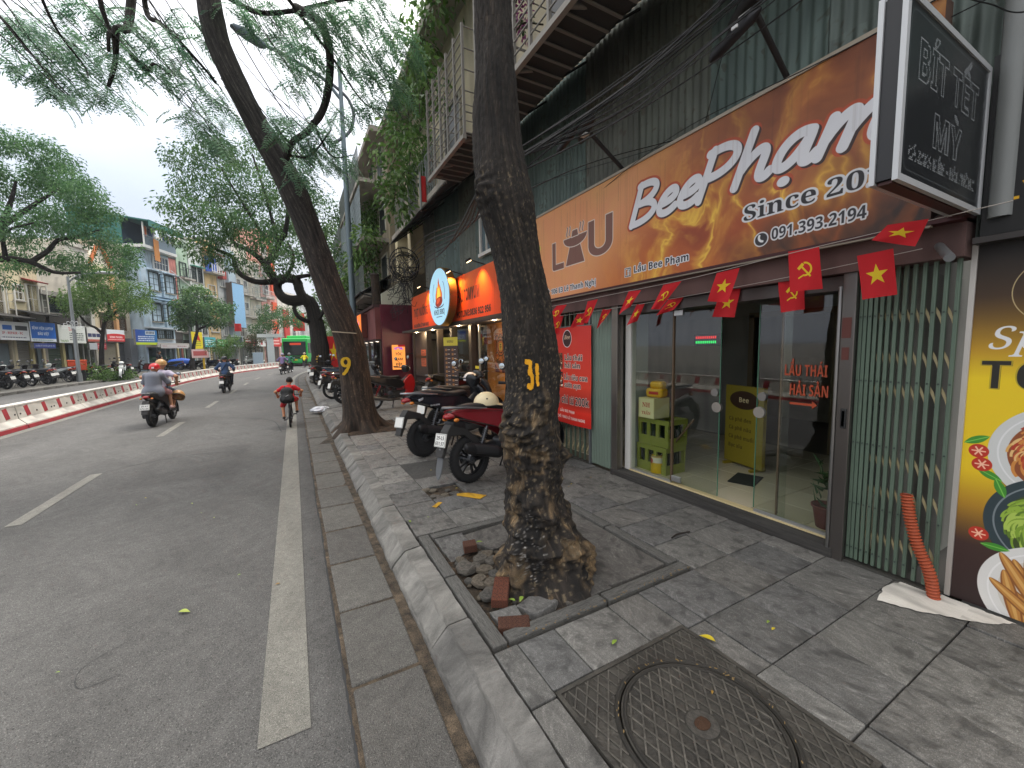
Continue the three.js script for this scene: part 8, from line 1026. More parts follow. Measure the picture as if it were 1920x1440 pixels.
// helmets
function helmet(label, x, y, z, hex, ry, s = 1) { const t = thing('helmet', label, 'helmet', [x, y, z], ry); const m = M(hex, 0.35), P = []; for (let i = 0; i <= 14; i++) { const a = i / 14 * 1.72; P.push(new THREE.Vector2(Math.sin(a) * 0.128 * s, Math.cos(a) * 0.125 * s)); } const sh = new THREE.LatheGeometry(P, 30); sh.scale(1.12, 1, 0.95); mesh('shell', sh, m, t); mesh('rim', torus(0.127 * s, 0.006, 0, -0.02 * s, 0, 'y', 6, 30).scale(1.12, 1, 0.95), M(0x5a564e, 0.6), t); mesh('visor_peak', extr(smoothPts([[-0.09, 0], [0.09, 0], [0.07, 0.05], [0, 0.075], [-0.07, 0.05]], 4), 0.008, 0.003).rotateX(PI / 2).rotateY(PI / 2).rotateZ(-0.25).translate(0.115 * s, -0.01, 0), m, t); for (const q of [-1, 1]) mesh('vent', ball(0.012, 0.0, 0.055, q * 0.105 * s, 1, 1, 0.5), M(0x2a2a2a), t); mesh('strap', tube([[0.02, -0.02, 0.11 * s], [0.03, -0.09, 0.05], [0.03, -0.09, -0.05], [0.02, -0.02, -0.11 * s]], 0.006, 12, 5), M(0x2c2c2c, 0.8), t); return t; }
helmet('cream helmet with a small peak resting on the red scooter seat', 1.88, 0.985, -4.08, 0xd9c9a2, -0.35);
helmet('white and grey helmet hung on the handlebar of the third scooter', 2.72, 1.06, -6.55, 0xc9cccf, 0.9);
// by the salon
const winner = put(makeBike('motorbike', 'red and black underbone motorbike side-on before the maroon salon', { kind: 'underbone', spokes: true, body: M(0x17171a, 0.3), side: M(0x1c1c1f, 0.3), front: M(0x9c1a1c, 0.25), fender: M(0x1a1a1c, 0.3), bar: M(0x1a1a1c, 0.3), exM: M(0x6b6d70, 0.3, 0.8), shockM: M(0x8a1a1c, 0.4, 0.4), railM: M(0xb5b7ba, 0.25, 0.8) }), 1.62, -10.10, 0.965, -0.262, -0.07);
put(makeBike('scooter', 'black scooter half hidden behind the red and black motorbike by the salon', { body: M(0x121214, 0.25), front: M(0x131316, 0.25) }), 1.15, -11.9, 0.97, -0.25, -0.06);
put(makeBike('motorbike', 'red motorbike behind the leaning trunk, its front wheel hidden', { kind: 'underbone', spokes: true, body: M(0x2a1616, 0.3), side: redP, front: redP }), 0.98, -13.3, 0.96, -0.28, -0.07);
put(makeBike('scooter', 'blue-grey scooter behind the leaning trunk farther off', { body: M(0x27384a, 0.25), side: M(0x2d4258, 0.25) }), 1.2, -16.6, 0.95, -0.3, -0.06);
put(makeBike('motorbike', 'dark motorbike at the kerb beside the twisted tree', { kind: 'underbone', spokes: true, body: M(0x1a1a1c, 0.3), side: M(0x2a2a2c, 0.3) }), 0.55 + 0.3, -19.0, 0.6, -0.8, -0.06);
put(makeBike('motorbike', 'second dark motorbike at the kerb beyond the twisted tree', { kind: 'underbone', body: M(0x232325, 0.3) }), 0.9, -22.4, 0.7, -0.7, -0.06);
// across the road: parked rows, built from four prototypes
const parkL = [
[-11.9, -24.9, 'black parked motorbike at the very left edge across the road'], [-11.75, -26.0, 'dark parked scooter, second from the left edge across the road'], [-11.6, -27.0, 'parked scooter carrying an orange helmet across the road'], [-11.5, -27.9, 'black scooter parked right of the orange helmet one'], [-11.6, -28.8, 'black parked motorbike below the blue sign, its plate bright'], [-11.5, -29.8, 'grey-black scooter parked in the middle of the left row'], [-11.7, -30.7, 'dark red trimmed scooter in the left row below the tailor sign'], [-11.5, -31.6, 'pale blue-white motorbike near the lamp post in the left row'], [-11.8, -32.6, 'dark scooter just left of the lotus lamp post'],
[-12.9, -27.6, 'dark motorbike of the back row behind the orange helmet'], [-12.9, -29.2, 'silver-topped scooter of the back row below the blue sign'], [-12.8, -30.7, 'white-fronted scooter of the back row below the tailor sign']];
const protos = [makeBike('scooter', parkL[0][2], { body: M(0x141416, 0.25), side: M(0x1c1d20, 0.25) }), makeBike('motorbike', parkL[1][2], { kind: 'underbone', spokes: true, body: M(0x18181a, 0.3), side: M(0x26272a, 0.3) }), makeBike('scooter', parkL[6][2], { body: M(0x1c1416, 0.25), side: M(0x5a1a1e, 0.25) }), makeBike('motorbike', parkL[7][2], { kind: 'underbone', spokes: true, body: M(0x9aa8ac, 0.3), side: M(0xb9c2c2, 0.3), front: M(0xc9cdc9, 0.3) })];
const PG = 'motorbikes parked across the road'; protos.forEach(p => p.userData.group = PG);
const kindOf = [0, 1, 0, 0, 1, 0, 2, 3, 0, 1, 0, 3], placed = new Set();
parkL.forEach(([x, z, label], i) => { const k = kindOf[i]; let t = protos[k]; if (placed.has(k)) t = dup(t, t.name.replace(/_\d+$/, ''), label, [0, 0, 0], 0, PG); placed.add(k); t.userData.label = label; const a = 0.55 + 0.12 * Math.sin(i * 2.3); put(t, x + curve(z), z, -Math.cos(a), -Math.sin(a), -0.08); });
helmet('orange helmet on a parked scooter in the left row across the road', -12.1, 1.02, -27.35, 0xd9641c, 2.5, 1.25);
[[-9.75, -34.6, 3, 'white motorbike parked alone beyond the shrubs across the road', 0.2, 1], [-11.4, -35.2, 0, 'dark scooter behind the shrubs by the round tree', -0.9, -0.4], [-10.9, -36.0, 1, 'blue and black motorbike right of the round tree trunk', -0.9, -0.3], [-10.5, -38.5, 2, 'dark red scooter before the grey shutter', -0.8, -0.5], [-8.9, -45.5, 1, 'dark motorbike under the small white notice board', -0.9, -0.2], [-7.6, -47.0, 0, 'black scooter right of the yellow notice post', -0.8, -0.5], [-6.6, -48.4, 0, 'black scooter in front of the green shop sign', -0.7, -0.6], [-5.9, -49.6, 1, 'dark motorbike before the dark framed sign', -0.7, -0.6], [-5.3, -50.6, 0, 'black scooter right of the dark motorbike by the red wall', -0.7, -0.6], [-3.9, -52.5, 3, 'pale motorbike by the far grey cabinet', -0.7, -0.7], [-3.2, -53.6, 3, 'second pale motorbike beyond the far grey cabinet', -0.7, -0.7], [-9.6, -41.5, 2, 'scooter with a red seat below the light blue house', -0.8, 0.4]].forEach(([x, z, k, label, hx, hz]) => put(dup(protos[k], protos[k].name.replace(/_\d+$/, ''), label, [0, 0, 0], 0, PG), x, z, hx, hz, -0.08));
{ const t = thing('goods_box', 'orange delivery box standing by the lotus lamp post across the road', 'box', [-11.2, 0.75, -32.9], 0.4); mesh('box_body', rbox(0.75, 0.55, 0.5, 0.04, 0, 0.28, 0), M(0xc9451c, 0.5), t); mesh('box_lid', rbox(0.8, 0.06, 0.54, 0.02, 0, 0.58, 0), M(0xd8562a, 0.5), t); mesh('stand', bx(-0.3, 0.3, -0.62, 0, -0.2, 0.2), M(0x222222), t); }
{ const t = thing('tarp_heap', 'low heap under a bright blue tarpaulin before the dark houses across the road', 'tarpaulin', [-9.3, 0.13, -48.3], 0.3); mesh('tarp', loft([sx(-1.1, 0.6, 0, 0.1, 0.3), sx(-0.9, 0.6, 0, 0.35, 0.5), sx(0, 0.7, 0, 0.4, 0.55), sx(0.9, 0.62, 0, 0.3, 0.5), sx(1.1, 0.6, 0, 0.1, 0.3)], 14), M(0x2358b8, 0.6), t); mesh('cart_base', bx(-1, 1, 0, 0.3, -0.4, 0.4), M(0x2c2c2e), t); }
// green bus
{
const t = thing('green_bus', 'bright green city bus seen from behind at the far end of the road', 'bus', [0.15, 0, -50], 0.0); t.rotation.y = headingRy(0.24, -1);
const gr = M(0x1fae4a, 0.35), dkg = M(0x0f1714, 0.1), L = 10.5, W = 2.5, H = 3.15; // forward +x, rear face at x = 0
mesh('body', rbox(L, H - 0.45, W, 0.16, L / 2, 0.4 + (H - 0.45) / 2, 0, 0, 0, 0, 4), gr, t); mesh('roof_pod', rbox(L * 0.8, 0.3, W * 0.8, 0.1, L / 2, H + 0.1, 0), M(0x2fbf5a, 0.4), t);
mesh('rear_window', rbox(0.06, 1.55, W - 0.25, 0.03, -0.012, 1.95, 0), dkg, t); mesh('route_display', box(0.02, 0.22, 1.1, -0.05, 2.45, 0.1), new THREE.MeshStandardMaterial({ color: 0x111111, emissive: 0xd8482a, emissiveIntensity: 0.5 }), t);
for (const s of [-1, 1]) { mesh('side_window', rbox(L - 0.8, 1.15, 0.05, 0.03, L / 2, 2.0, s * (W / 2 + 0.005)), dkg, t); for (const x of [2.2, 8.2]) mesh('wheel', [tyre(0.48, 0.26).clone().translate(x, 0.48, s * 1.1), new THREE.CylinderGeometry(0.25, 0.25, 0.2, 20).rotateX(PI / 2).translate(x, 0.48, s * 1.12)], rubber, t); mesh('tail_lamp', rbox(0.05, 0.35, 0.14, 0.02, -0.01, 1.0, s * 1.08), M(0xb3241c, 0.3), t); }
mesh('bumper', rbox(0.14, 0.32, W - 0.1, 0.05, 0.0, 0.5, 0), M(0x179a40, 0.4), t); mesh('licence_plate', box(0.02, 0.14, 0.46, -0.08, 0.72, 0), M(0xd8c83a, 0.5), t); mesh('engine_grille', box(0.02, 0.3, 1.4, -0.012, 0.98, 0), M(0x14301c, 0.5), t);
}
// ---------------------------------------------------------------- people: one smooth skin over jointed bones, clothes as a second skin
function skin(bones, res, cell, k = 0.035) { // bones [a, b, ra, rb]; smooth union meshed by marching cubes
let lo = V(9, 9, 9), hi = V(-9, -9, -9); for (const [a, b, ra, rb] of bones) for (const [p, r] of [[a, ra], [b, rb]]) { lo.min(V(p[0] - r, p[1] - r, p[2] - r)); hi.max(V(p[0] + r, p[1] + r, p[2] + r)); }
const size = Math.max(hi.x - lo.x, hi.y - lo.y, hi.z - lo.z) + 0.16, n = Math.min(res, Math.ceil(size / cell)), mc = new MarchingCubes(n, new THREE.MeshBasicMaterial(), false, false, 120000), c = lo.clone().add(hi).multiplyScalar(0.5), F = new Float32Array(n * n * n).fill(1), st = size / n, o = c.clone().addScalar(-size / 2);
for (const [a, b, ra, rb] of bones) {
const R = Math.max(ra, rb) + 0.07, A = V(...a), B = V(...b), d = B.clone().sub(A), dd = Math.max(1e-9, d.lengthSq()), i0 = q => Math.max(0, Math.floor((q - R) / st)), i1 = q => Math.min(n - 1, Math.ceil((q + R) / st));
for (let z = i0(Math.min(a[2], b[2]) - o.z); z <= i1(Math.max(a[2], b[2]) - o.z); z++) for (let y = i0(Math.min(a[1], b[1]) - o.y); y <= i1(Math.max(a[1], b[1]) - o.y); y++) for (let x = i0(Math.min(a[0], b[0]) - o.x); x <= i1(Math.max(a[0], b[0]) - o.x); x++) {
const px = o.x + x * st - A.x, py = o.y + y * st - A.y, pz = o.z + z * st - A.z, t = clamp((px * d.x + py * d.y + pz * d.z) / dd, 0, 1), e = Math.hypot(px - d.x * t, py - d.y * t, pz - d.z * t) - (ra + (rb - ra) * t), j = (z * n + y) * n + x, f = F[j], h = Math.max(k - Math.abs(f - e), 0) / k; F[j] = Math.min(f, e) - h * h * k * 0.25;
}
}
for (let i = 0; i < F.length; i++) mc.field[i] = -F[i]; mc.isolation = 0; mc.update();
const cnt = mc.count, P = new Float32Array(mc.positionArray.subarray(0, cnt * 3)), N = new Float32Array(mc.normalArray.subarray(0, cnt * 3)), hs = size / 2;
for (let i = 0; i < cnt; i++) { P[i * 3] = P[i * 3] * hs + c.x; P[i * 3 + 1] = P[i * 3 + 1] * hs + c.y; P[i * 3 + 2] = P[i * 3 + 2] * hs + c.z; }
const g = new THREE.BufferGeometry(); g.setAttribute('position', new THREE.BufferAttribute(P, 3)); g.setAttribute('normal', new THREE.BufferAttribute(N, 3)); return g;
}
const mid2 = (a, c, l1, l2, pole) => { const A = V(...a), Cc = V(...c), d = Cc.clone().sub(A), L = Math.min(d.length(), l1 + l2 - 0.002); d.normalize(); const x = (l1 * l1 - l2 * l2 + L * L) / (2 * L), h = Math.sqrt(Math.max(0, l1 * l1 - x * x)), p = V(...pole), q = p.sub(d.clone().multiplyScalar(p.dot(d))).normalize(); return A.addScaledVector(d, x).addScaledVector(q, h).toArray(); };
const add3 = (a, b, s = 1) => [a[0] + b[0] * s, a[1] + b[1] * s, a[2] + b[2] * s];
// forward +x. o: hip, chest, head, hands [L, R], feet [L, R], scale, colours
function person(label, pos, ry, o) {
const t = thing('person', label, 'person', pos, ry), S = o.s || 1, skinM = M(o.skin || 0xa8795c, 0.65), w = 0.17 * S, hipW = 0.085 * S, B = [], top = [], leg = [], shoe = [];
const hip = o.hip, ch = o.chest, hd = o.head, nk = add3(ch, [hd[0] - ch[0], hd[1] - ch[1], hd[2] - ch[2]], 0.42);
B.push([hip, ch, 0.125 * S, 0.13 * S], [ch, nk, 0.07 * S, 0.05 * S], [nk, hd, 0.05 * S, 0.06 * S], [hd, add3(hd, [0.015, 0.035, 0], S), 0.088 * S, 0.09 * S], [add3(hd, [0.075, -0.03, 0], S), add3(hd, [0.085, -0.05, 0], S), 0.045 * S, 0.03 * S], [add3(hd, [0.1, -0.01, 0], S), add3(hd, [0.112, -0.025, 0], S), 0.014 * S, 0.016 * S]);
top.push([hip, ch, 0.15 * S, 0.152 * S], [add3(hip, [0, 0.02, -0.05], S), add3(hip, [0, 0.02, 0.05], S), 0.13 * S, 0.13 * S], [add3(ch, [0, 0.05, 0], S), nk, 0.085 * S, 0.06 * S]); leg.push([add3(hip, [0, 0, -hipW]), add3(hip, [0, 0, hipW]), 0.135 * S, 0.135 * S]);
for (const s of [0, 1]) {
const sg = s ? 1 : -1, sh = add3(ch, [0, 0.06 * S, sg * w]), ha = o.hands[s], el = mid2(sh, ha, 0.27 * S, 0.25 * S, o.elbow || [-0.3, -0.7, sg * 0.8]), hp = add3(hip, [0, 0, sg * hipW]), ft = o.feet[s], kn = mid2(hp, ft, 0.42 * S, 0.41 * S, [1, 0.6, sg * 0.25]);
B.push([ch, sh, 0.075 * S, 0.06 * S], [sh, el, 0.052 * S, 0.04 * S], [el, ha, 0.04 * S, 0.027 * S], [hp, kn, 0.082 * S, 0.056 * S], [kn, ft, 0.056 * S, 0.036 * S], [ft, add3(ft, [0.15, -0.05, 0], S), 0.038 * S, 0.03 * S], [add3(hd, [0, -0.01, sg * 0.09], S), add3(hd, [-0.01, 0.01, sg * 0.1], S), 0.02 * S, 0.022 * S]);
const fw = V(...ha).sub(V(...el)).normalize(); // palm, four fingers round the grip and a thumb
B.push([ha, add3(ha, fw.toArray(), 0.06 * S), 0.03 * S, 0.03 * S]); for (let f = 0; f < 4; f++) { const b = add3(add3(ha, fw.toArray(), 0.075 * S), [0, 0, (f - 1.5) * 0.019 * S]); B.push([b, add3(b, [0.025, -0.02, 0], S), 0.009 * S, 0.009 * S], [add3(b, [0.025, -0.02, 0], S), add3(b, [0.005, -0.045, 0], S), 0.009 * S, 0.008 * S]); } B.push([add3(ha, fw.toArray(), 0.03 * S), add3(add3(ha, fw.toArray(), 0.06 * S), [0, -0.03, -sg * 0.03], S), 0.011 * S, 0.009 * S]);
top.push([ch, sh, 0.09 * S, 0.078 * S]); const e2 = o.sleeve === 'long' ? 1 : 0.62; top.push([sh, [lerp(sh[0], el[0], e2), lerp(sh[1], el[1], e2), lerp(sh[2], el[2], e2)], 0.07 * S, 0.062 * S]); if (o.sleeve === 'long') top.push([el, [lerp(el[0], ha[0], 0.85), lerp(el[1], ha[1], 0.85), lerp(el[2], ha[2], 0.85)], 0.06 * S, 0.045 * S]);
leg.push([hp, kn, 0.10 * S, (o.trousers === 'long' ? 0.075 : 0.085) * S]); if (o.trousers === 'long') leg.push([kn, [lerp(kn[0], ft[0], 0.92), lerp(kn[1], ft[1], 0.92), lerp(kn[2], ft[2], 0.92)], 0.075 * S, 0.055 * S]);
shoe.push([add3(ft, [-0.04, -0.035, 0], S), add3(ft, [0.17, -0.055, 0], S), 0.048 * S, 0.04 * S]);
}
mesh('body', skin(B, 110, 0.016), skinM, t); mesh('shirt', skin(top, 90, 0.016, 0.05), o.topM || M(o.top, 0.85), t); mesh('trousers', skin(leg, 90, 0.016, 0.05), M(o.bottom, 0.85), t);
shoe.forEach(b => mesh('shoe', skin([b], 40, 0.014), M(o.shoes || 0x222224, 0.7), t));
if (o.helmet) { const P = []; for (let i = 0; i <= 12; i++) { const a = i / 12 * 1.75; P.push(new THREE.Vector2(Math.sin(a) * 0.128 * S, Math.cos(a) * 0.128 * S)); } const h = new THREE.LatheGeometry(P, 28); h.scale(1.12, 1, 0.98); h.rotateZ(0.12); h.translate(hd[0] + 0.0, hd[1] + 0.045 * S, hd[2]); mesh('helmet', [h, torus(0.128 * S, 0.008, 0, 0, 0, 'y', 6, 28).scale(1.12, 1, 0.98).rotateZ(0.12).translate(hd[0], hd[1] + 0.025 * S, hd[2])], M(o.helmet, 0.35), t); }
else mesh('hair', skin([[add3(hd, [-0.015, 0.05, 0], S), add3(hd, [0.0, 0.06, 0], S), 0.097 * S, 0.092 * S], [add3(hd, [-0.05, 0.02, -0.04], S), add3(hd, [-0.05, 0.02, 0.04], S), 0.062 * S, 0.062 * S]], 50, 0.012), M(0x17130f, 0.8), t);
if (o.extra) o.extra(t); return t;
}
const seatHands = [[0.20, 1.0, -0.31], [0.20, 1.0, 0.31]];
function ride(pos, hx, hz) { return [[pos[0], 0.003, pos[1]], headingRy(hx, hz)]; }
function bikeAt(b, p, ry) { b.position.set(...p); b.rotation.set(0, ry, 0); return b; }
{ // two on a scooter
const [p, ry] = ride([-2.78, -12.1], 0.10, -1), b = makeBike('scooter', 'black scooter with two riders in the road, white plate toward the camera', { body: M(0x141418, 0.3), side: M(0x17171b, 0.3), plate: ['29-AT', '072.05'] }); bikeAt(b, p, ry);
person('driver in a pale grey shirt and khaki helmet at the front of the two-up scooter', p, ry, { s: 0.94, hip: [0.06, 0.86, 0], chest: [0.14, 1.22, 0], head: [0.19, 1.49, 0], hands: [[0.17, 1.04, -0.30], [0.17, 1.04, 0.30]], feet: [[0.22, 0.42, -0.16], [0.22, 0.42, 0.16]], top: 0xa9a3b4, bottom: 0x4a5a6a, helmet: 0xb08a58, shoes: 0x2c2a28, sleeve: 'short' });
person('passenger in a grey jacket and red helmet riding behind the khaki helmet', p, ry, { hip: [-0.36, 0.92, 0], chest: [-0.33, 1.20, 0], head: [-0.28, 1.41, 0.02], s: 0.86, hands: [[-0.02, 1.02, -0.17], [-0.02, 1.02, 0.17]], feet: [[-0.06, 0.44, -0.22], [-0.06, 0.44, 0.22]], top: 0x70747e, bottom: 0xb08488, helmet: 0xb8141e, shoes: 0xc09a94, sleeve: 'long', extra: t => { mesh('jacket_back', skin([[[-0.42, 0.84, -0.08], [-0.42, 0.84, 0.08], 0.15, 0.15], [[-0.38, 0.9, 0], [-0.36, 1.2, 0], 0.17, 0.16]], 60, 0.016, 0.06), M(0x70747e, 0.85), t); mesh('helmet_mark', box(0.004, 0.04, 0.05, -0.415, 1.445, 0.03), M(0xd8d0d0, 0.5), t); } });
const h = helmet('spare tan helmet hanging low beside the front rider', p[0] + 0.27, 0.60, p[2] - 0.2, 0xb58a58, ry, 1.1); h.rotation.z = -0.6;
}
{ // blue rider
const [p, ry] = ride([-2.52, -20.2], 0.06, -1), b = makeBike('scooter', 'black scooter ridden by the person in blue in mid road', { body: M(0x131316, 0.3), plate: ['', ''] }); bikeAt(b, p, ry);
person('rider in a blue jacket and dark helmet with a bag strap across the back', p, ry, { hip: [-0.15, 0.88, 0], chest: [-0.05, 1.27, 0], head: [0.0, 1.55, 0], hands: [[0.17, 1.04, -0.31], [0.17, 1.04, 0.31]], feet: [[0.18, 0.40, -0.18], [0.18, 0.40, 0.2]], top: 0x2f4668, bottom: 0x2c3138, helmet: 0x1c1e22, sleeve: 'long', trousers: 'long', extra: t => mesh('bag_strap', tube([[-0.2, 1.4, 0.14], [-0.24, 1.22, 0.02], [-0.27, 1.0, -0.13]], 0.014, 12, 6), M(0x141a26, 0.8), t) });
}
[[[-0.72, -33.4], 'rider in a lilac shirt on a far motorbike before the bus', 0x7a6a92, 0x8e8a9c, 'far dark motorbike carrying the lilac-shirted rider'], [[-0.30, -35.6], 'rider in a green jacket beside the lilac-shirted one', 0x2f6a58, 0x6a6f72, 'far dark motorbike carrying the green-jacketed rider']].forEach(([q, l, top, hel, bl]) => { const [p, ry] = ride(q, 0.2, -1), b = dup(protos[1], 'motorbike', bl, p, ry, 'far motorbikes ridden in the road'); bikeAt(b, p, ry); person(l, p, ry, { hip: [-0.15, 0.86, 0], chest: [-0.05, 1.25, 0], head: [0.0, 1.53, 0], hands: [[0.17, 1.04, -0.31], [0.17, 1.04, 0.31]], feet: [[0.1, 0.36, -0.16], [0.1, 0.36, 0.16]], top, bottom: 0x33363c, helmet: hel, sleeve: 'long', trousers: 'long' }); });
// bicycles
function bicycle(label, pos, ry, R, hex) {
const t = thing('bicycle', label, 'bicycle', pos, ry), fm = M(hex, 0.4, 0.3), wb = R * 3.1;
for (const x of [-wb / 2, wb / 2]) { const w = new THREE.Group(); w.name = 'wheel'; t.add(w); w.position.set(x, R, 0); mesh('tyre', torus(R - 0.022, 0.024, 0, 0, 0, 'z', 8, 40), rubber, w); mesh('rim', torus(R - 0.05, 0.01, 0, 0, 0, 'z', 6, 36), alloy, w); mesh('spoke', Array.from({ length: 18 }, (_, i) => rod([0, 0, i % 2 ? 0.025 : -0.025], [Math.cos(i * 0.349) * (R - 0.05), Math.sin(i * 0.349) * (R - 0.05), 0], 0.002, 0.002, 4)), alloy, w); mesh('hub', new THREE.CylinderGeometry(0.025, 0.025, 0.09, 12).rotateX(PI / 2), alloy, w); }
const bb = [-0.05, R - 0.02, 0], st = [-0.22, R + 0.34, 0], hdT = [wb / 2 - 0.17, R + 0.42, 0], rear = [-wb / 2, R, 0];
mesh('frame', [rod(bb, st, 0.017), rod(st, hdT, 0.017), rod(bb, hdT, 0.019), rod(bb, rear, 0.012), rod(st, rear, 0.011)], fm, t); mesh('fork', [-1, 1].map(s => rod([hdT[0], hdT[1], s * 0.03], [wb / 2, R, s * 0.045], 0.012)), fm, t);
mesh('saddle', loft([sx(-0.34, R + 0.42, 0, 0.03, 0.08), sx(-0.24, R + 0.43, 0, 0.03, 0.07), sx(-0.10, R + 0.43, 0, 0.02, 0.025)], 12), seatM, t); mesh('seat_post', rod(st, [-0.24, R + 0.42, 0], 0.014), alloy, t);
mesh('handlebar', [rod(hdT, [hdT[0] - 0.02, R + 0.56, 0], 0.014), tube([[hdT[0] - 0.08, R + 0.57, 0.29], [hdT[0] - 0.0, R + 0.57, 0.1], [hdT[0], R + 0.56, -0.1], [hdT[0] - 0.08, R + 0.57, -0.29]], 0.012, 16, 6)], blk, t);
mesh('crank', [new THREE.CylinderGeometry(0.08, 0.08, 0.008, 24).rotateX(PI / 2).translate(bb[0], bb[1], 0.05), rod([bb[0], bb[1], 0.06], [bb[0] + 0.11, bb[1] + 0.06, 0.08], 0.01), rod([bb[0], bb[1], -0.06], [bb[0] - 0.11, bb[1] - 0.06, -0.08], 0.01)], M(0x2a2a2c, 0.4, 0.5), t); for (const s of [1, -1]) mesh('pedal', rbox(0.09, 0.025, 0.08, 0.008, bb[0] + s * 0.11, bb[1] + s * 0.06, s * 0.125), blk, t);
return t;
}
{
const p = [-0.14, 0.003, -9.95], ry = headingRy(0.02, -1), R = 0.26; bicycle('small dark bicycle ridden along the edge line by the child in red', p, ry, R, 0x2a2c30);
person('child in a red school uniform with arms wide on the handlebar, riding a bicycle', p, ry, { s: 0.80, hip: [-0.20, 0.76, 0], chest: [0.02, 1.0, 0], head: [0.12, 1.23, 0.03], hands: [[0.14, 0.84, -0.29], [0.14, 0.84, 0.29]], elbow: [-0.6, 0.5, 0.0], feet: [[-0.13, 0.27, -0.15], [0.06, 0.39, 0.17]], top: 0xb8101c, bottom: 0xa80e1a, shoes: 0x2e2620, sleeve: 'short', skin: 0xa97452, extra: t => { for (const s of [-1, 1]) mesh('cuff', torus(0.05, 0.012, 0.035, 0.945, s * 0.245, 'z', 6, 18), M(0xd9a82a, 0.7), t); } });
const bp = thing('backpack', 'bulging black backpack on the back of the child in red', 'backpack', p, ry);
mesh('main_bag', skin([[[-0.26, 0.76, -0.10], [-0.26, 0.76, 0.02], 0.12, 0.12], [[-0.17, 0.95, -0.09], [-0.17, 0.95, 0.01], 0.11, 0.11], [[-0.24, 0.82, -0.04], [-0.15, 0.97, -0.04], 0.13, 0.11]], 60, 0.012, 0.05), M(0x0c0c0e, 0.75), bp); mesh('front_pocket', skin([[[-0.37, 0.76, -0.09], [-0.37, 0.76, 0.01], 0.06, 0.06], [[-0.34, 0.82, -0.09], [-0.34, 0.82, 0.01], 0.055, 0.055]], 50, 0.01, 0.04), M(0x101013, 0.7), bp);
for (const s of [-1, 1]) mesh('shoulder_strap', tube([[-0.08, 1.08, s * 0.09], [0.06, 1.10, s * 0.11], [0.12, 0.96, s * 0.13], [-0.05, 0.80, s * 0.13]], 0.012, 16, 6), M(0x161618, 0.8), bp); mesh('logo_mark', tube([[-0.40, 0.85, -0.07], [-0.39, 0.87, -0.03], [-0.38, 0.89, 0.0]], 0.004, 8, 4), M(0xb9b9bd, 0.6), bp);
}
{ const p = [0.95, 0.003, -45.5], ry = headingRy(0.15, -1); bicycle('far bicycle ridden by the person in yellow beside the bus', p, ry, 0.32, 0x2c2c30); person('cyclist in a bright yellow top just in front of the bus', p, ry, { hip: [-0.2, 0.86, 0], chest: [-0.02, 1.22, 0], head: [0.06, 1.5, 0], hands: [[0.2, 0.98, -0.28], [0.2, 0.98, 0.28]], feet: [[-0.13, 0.24, -0.12], [0.06, 0.40, 0.12]], top: 0xd8c824, bottom: 0x3a3440, helmet: 0xb8a88a, sleeve: 'long', trousers: 'long' }); }
{ person('person in black standing on the far pavement in front of the dark houses', [-9.75, 0.13, -43.0], 0.8, { hip: [0, 0.92, 0], chest: [0, 1.32, 0], head: [0.02, 1.62, 0], hands: [[0.12, 0.95, -0.22], [0.15, 1.0, 0.2]], feet: [[0, 0.08, -0.1], [0.08, 0.08, 0.1]], top: 0x1d1c1f, bottom: 0x1a1a1e, sleeve: 'short', trousers: 'long', shoes: 0xc9c4be }); }

{ // riders and the machines under them share one build scale
const K = [[-2.78, -12.1, 0.9], [-2.52, -20.2, 0.86], [-0.72, -33.4, 0.9], [-0.30, -35.6, 0.9], [-0.14, -9.95, 0.78], [0.95, -45.5, 0.9]];
for (const o of scene.children) if (o.isGroup) for (const [x, z, k] of K) if (Math.abs(o.position.x - x) < 0.01 && Math.abs(o.position.z - z) < 0.01) o.scale.setScalar(k);
}
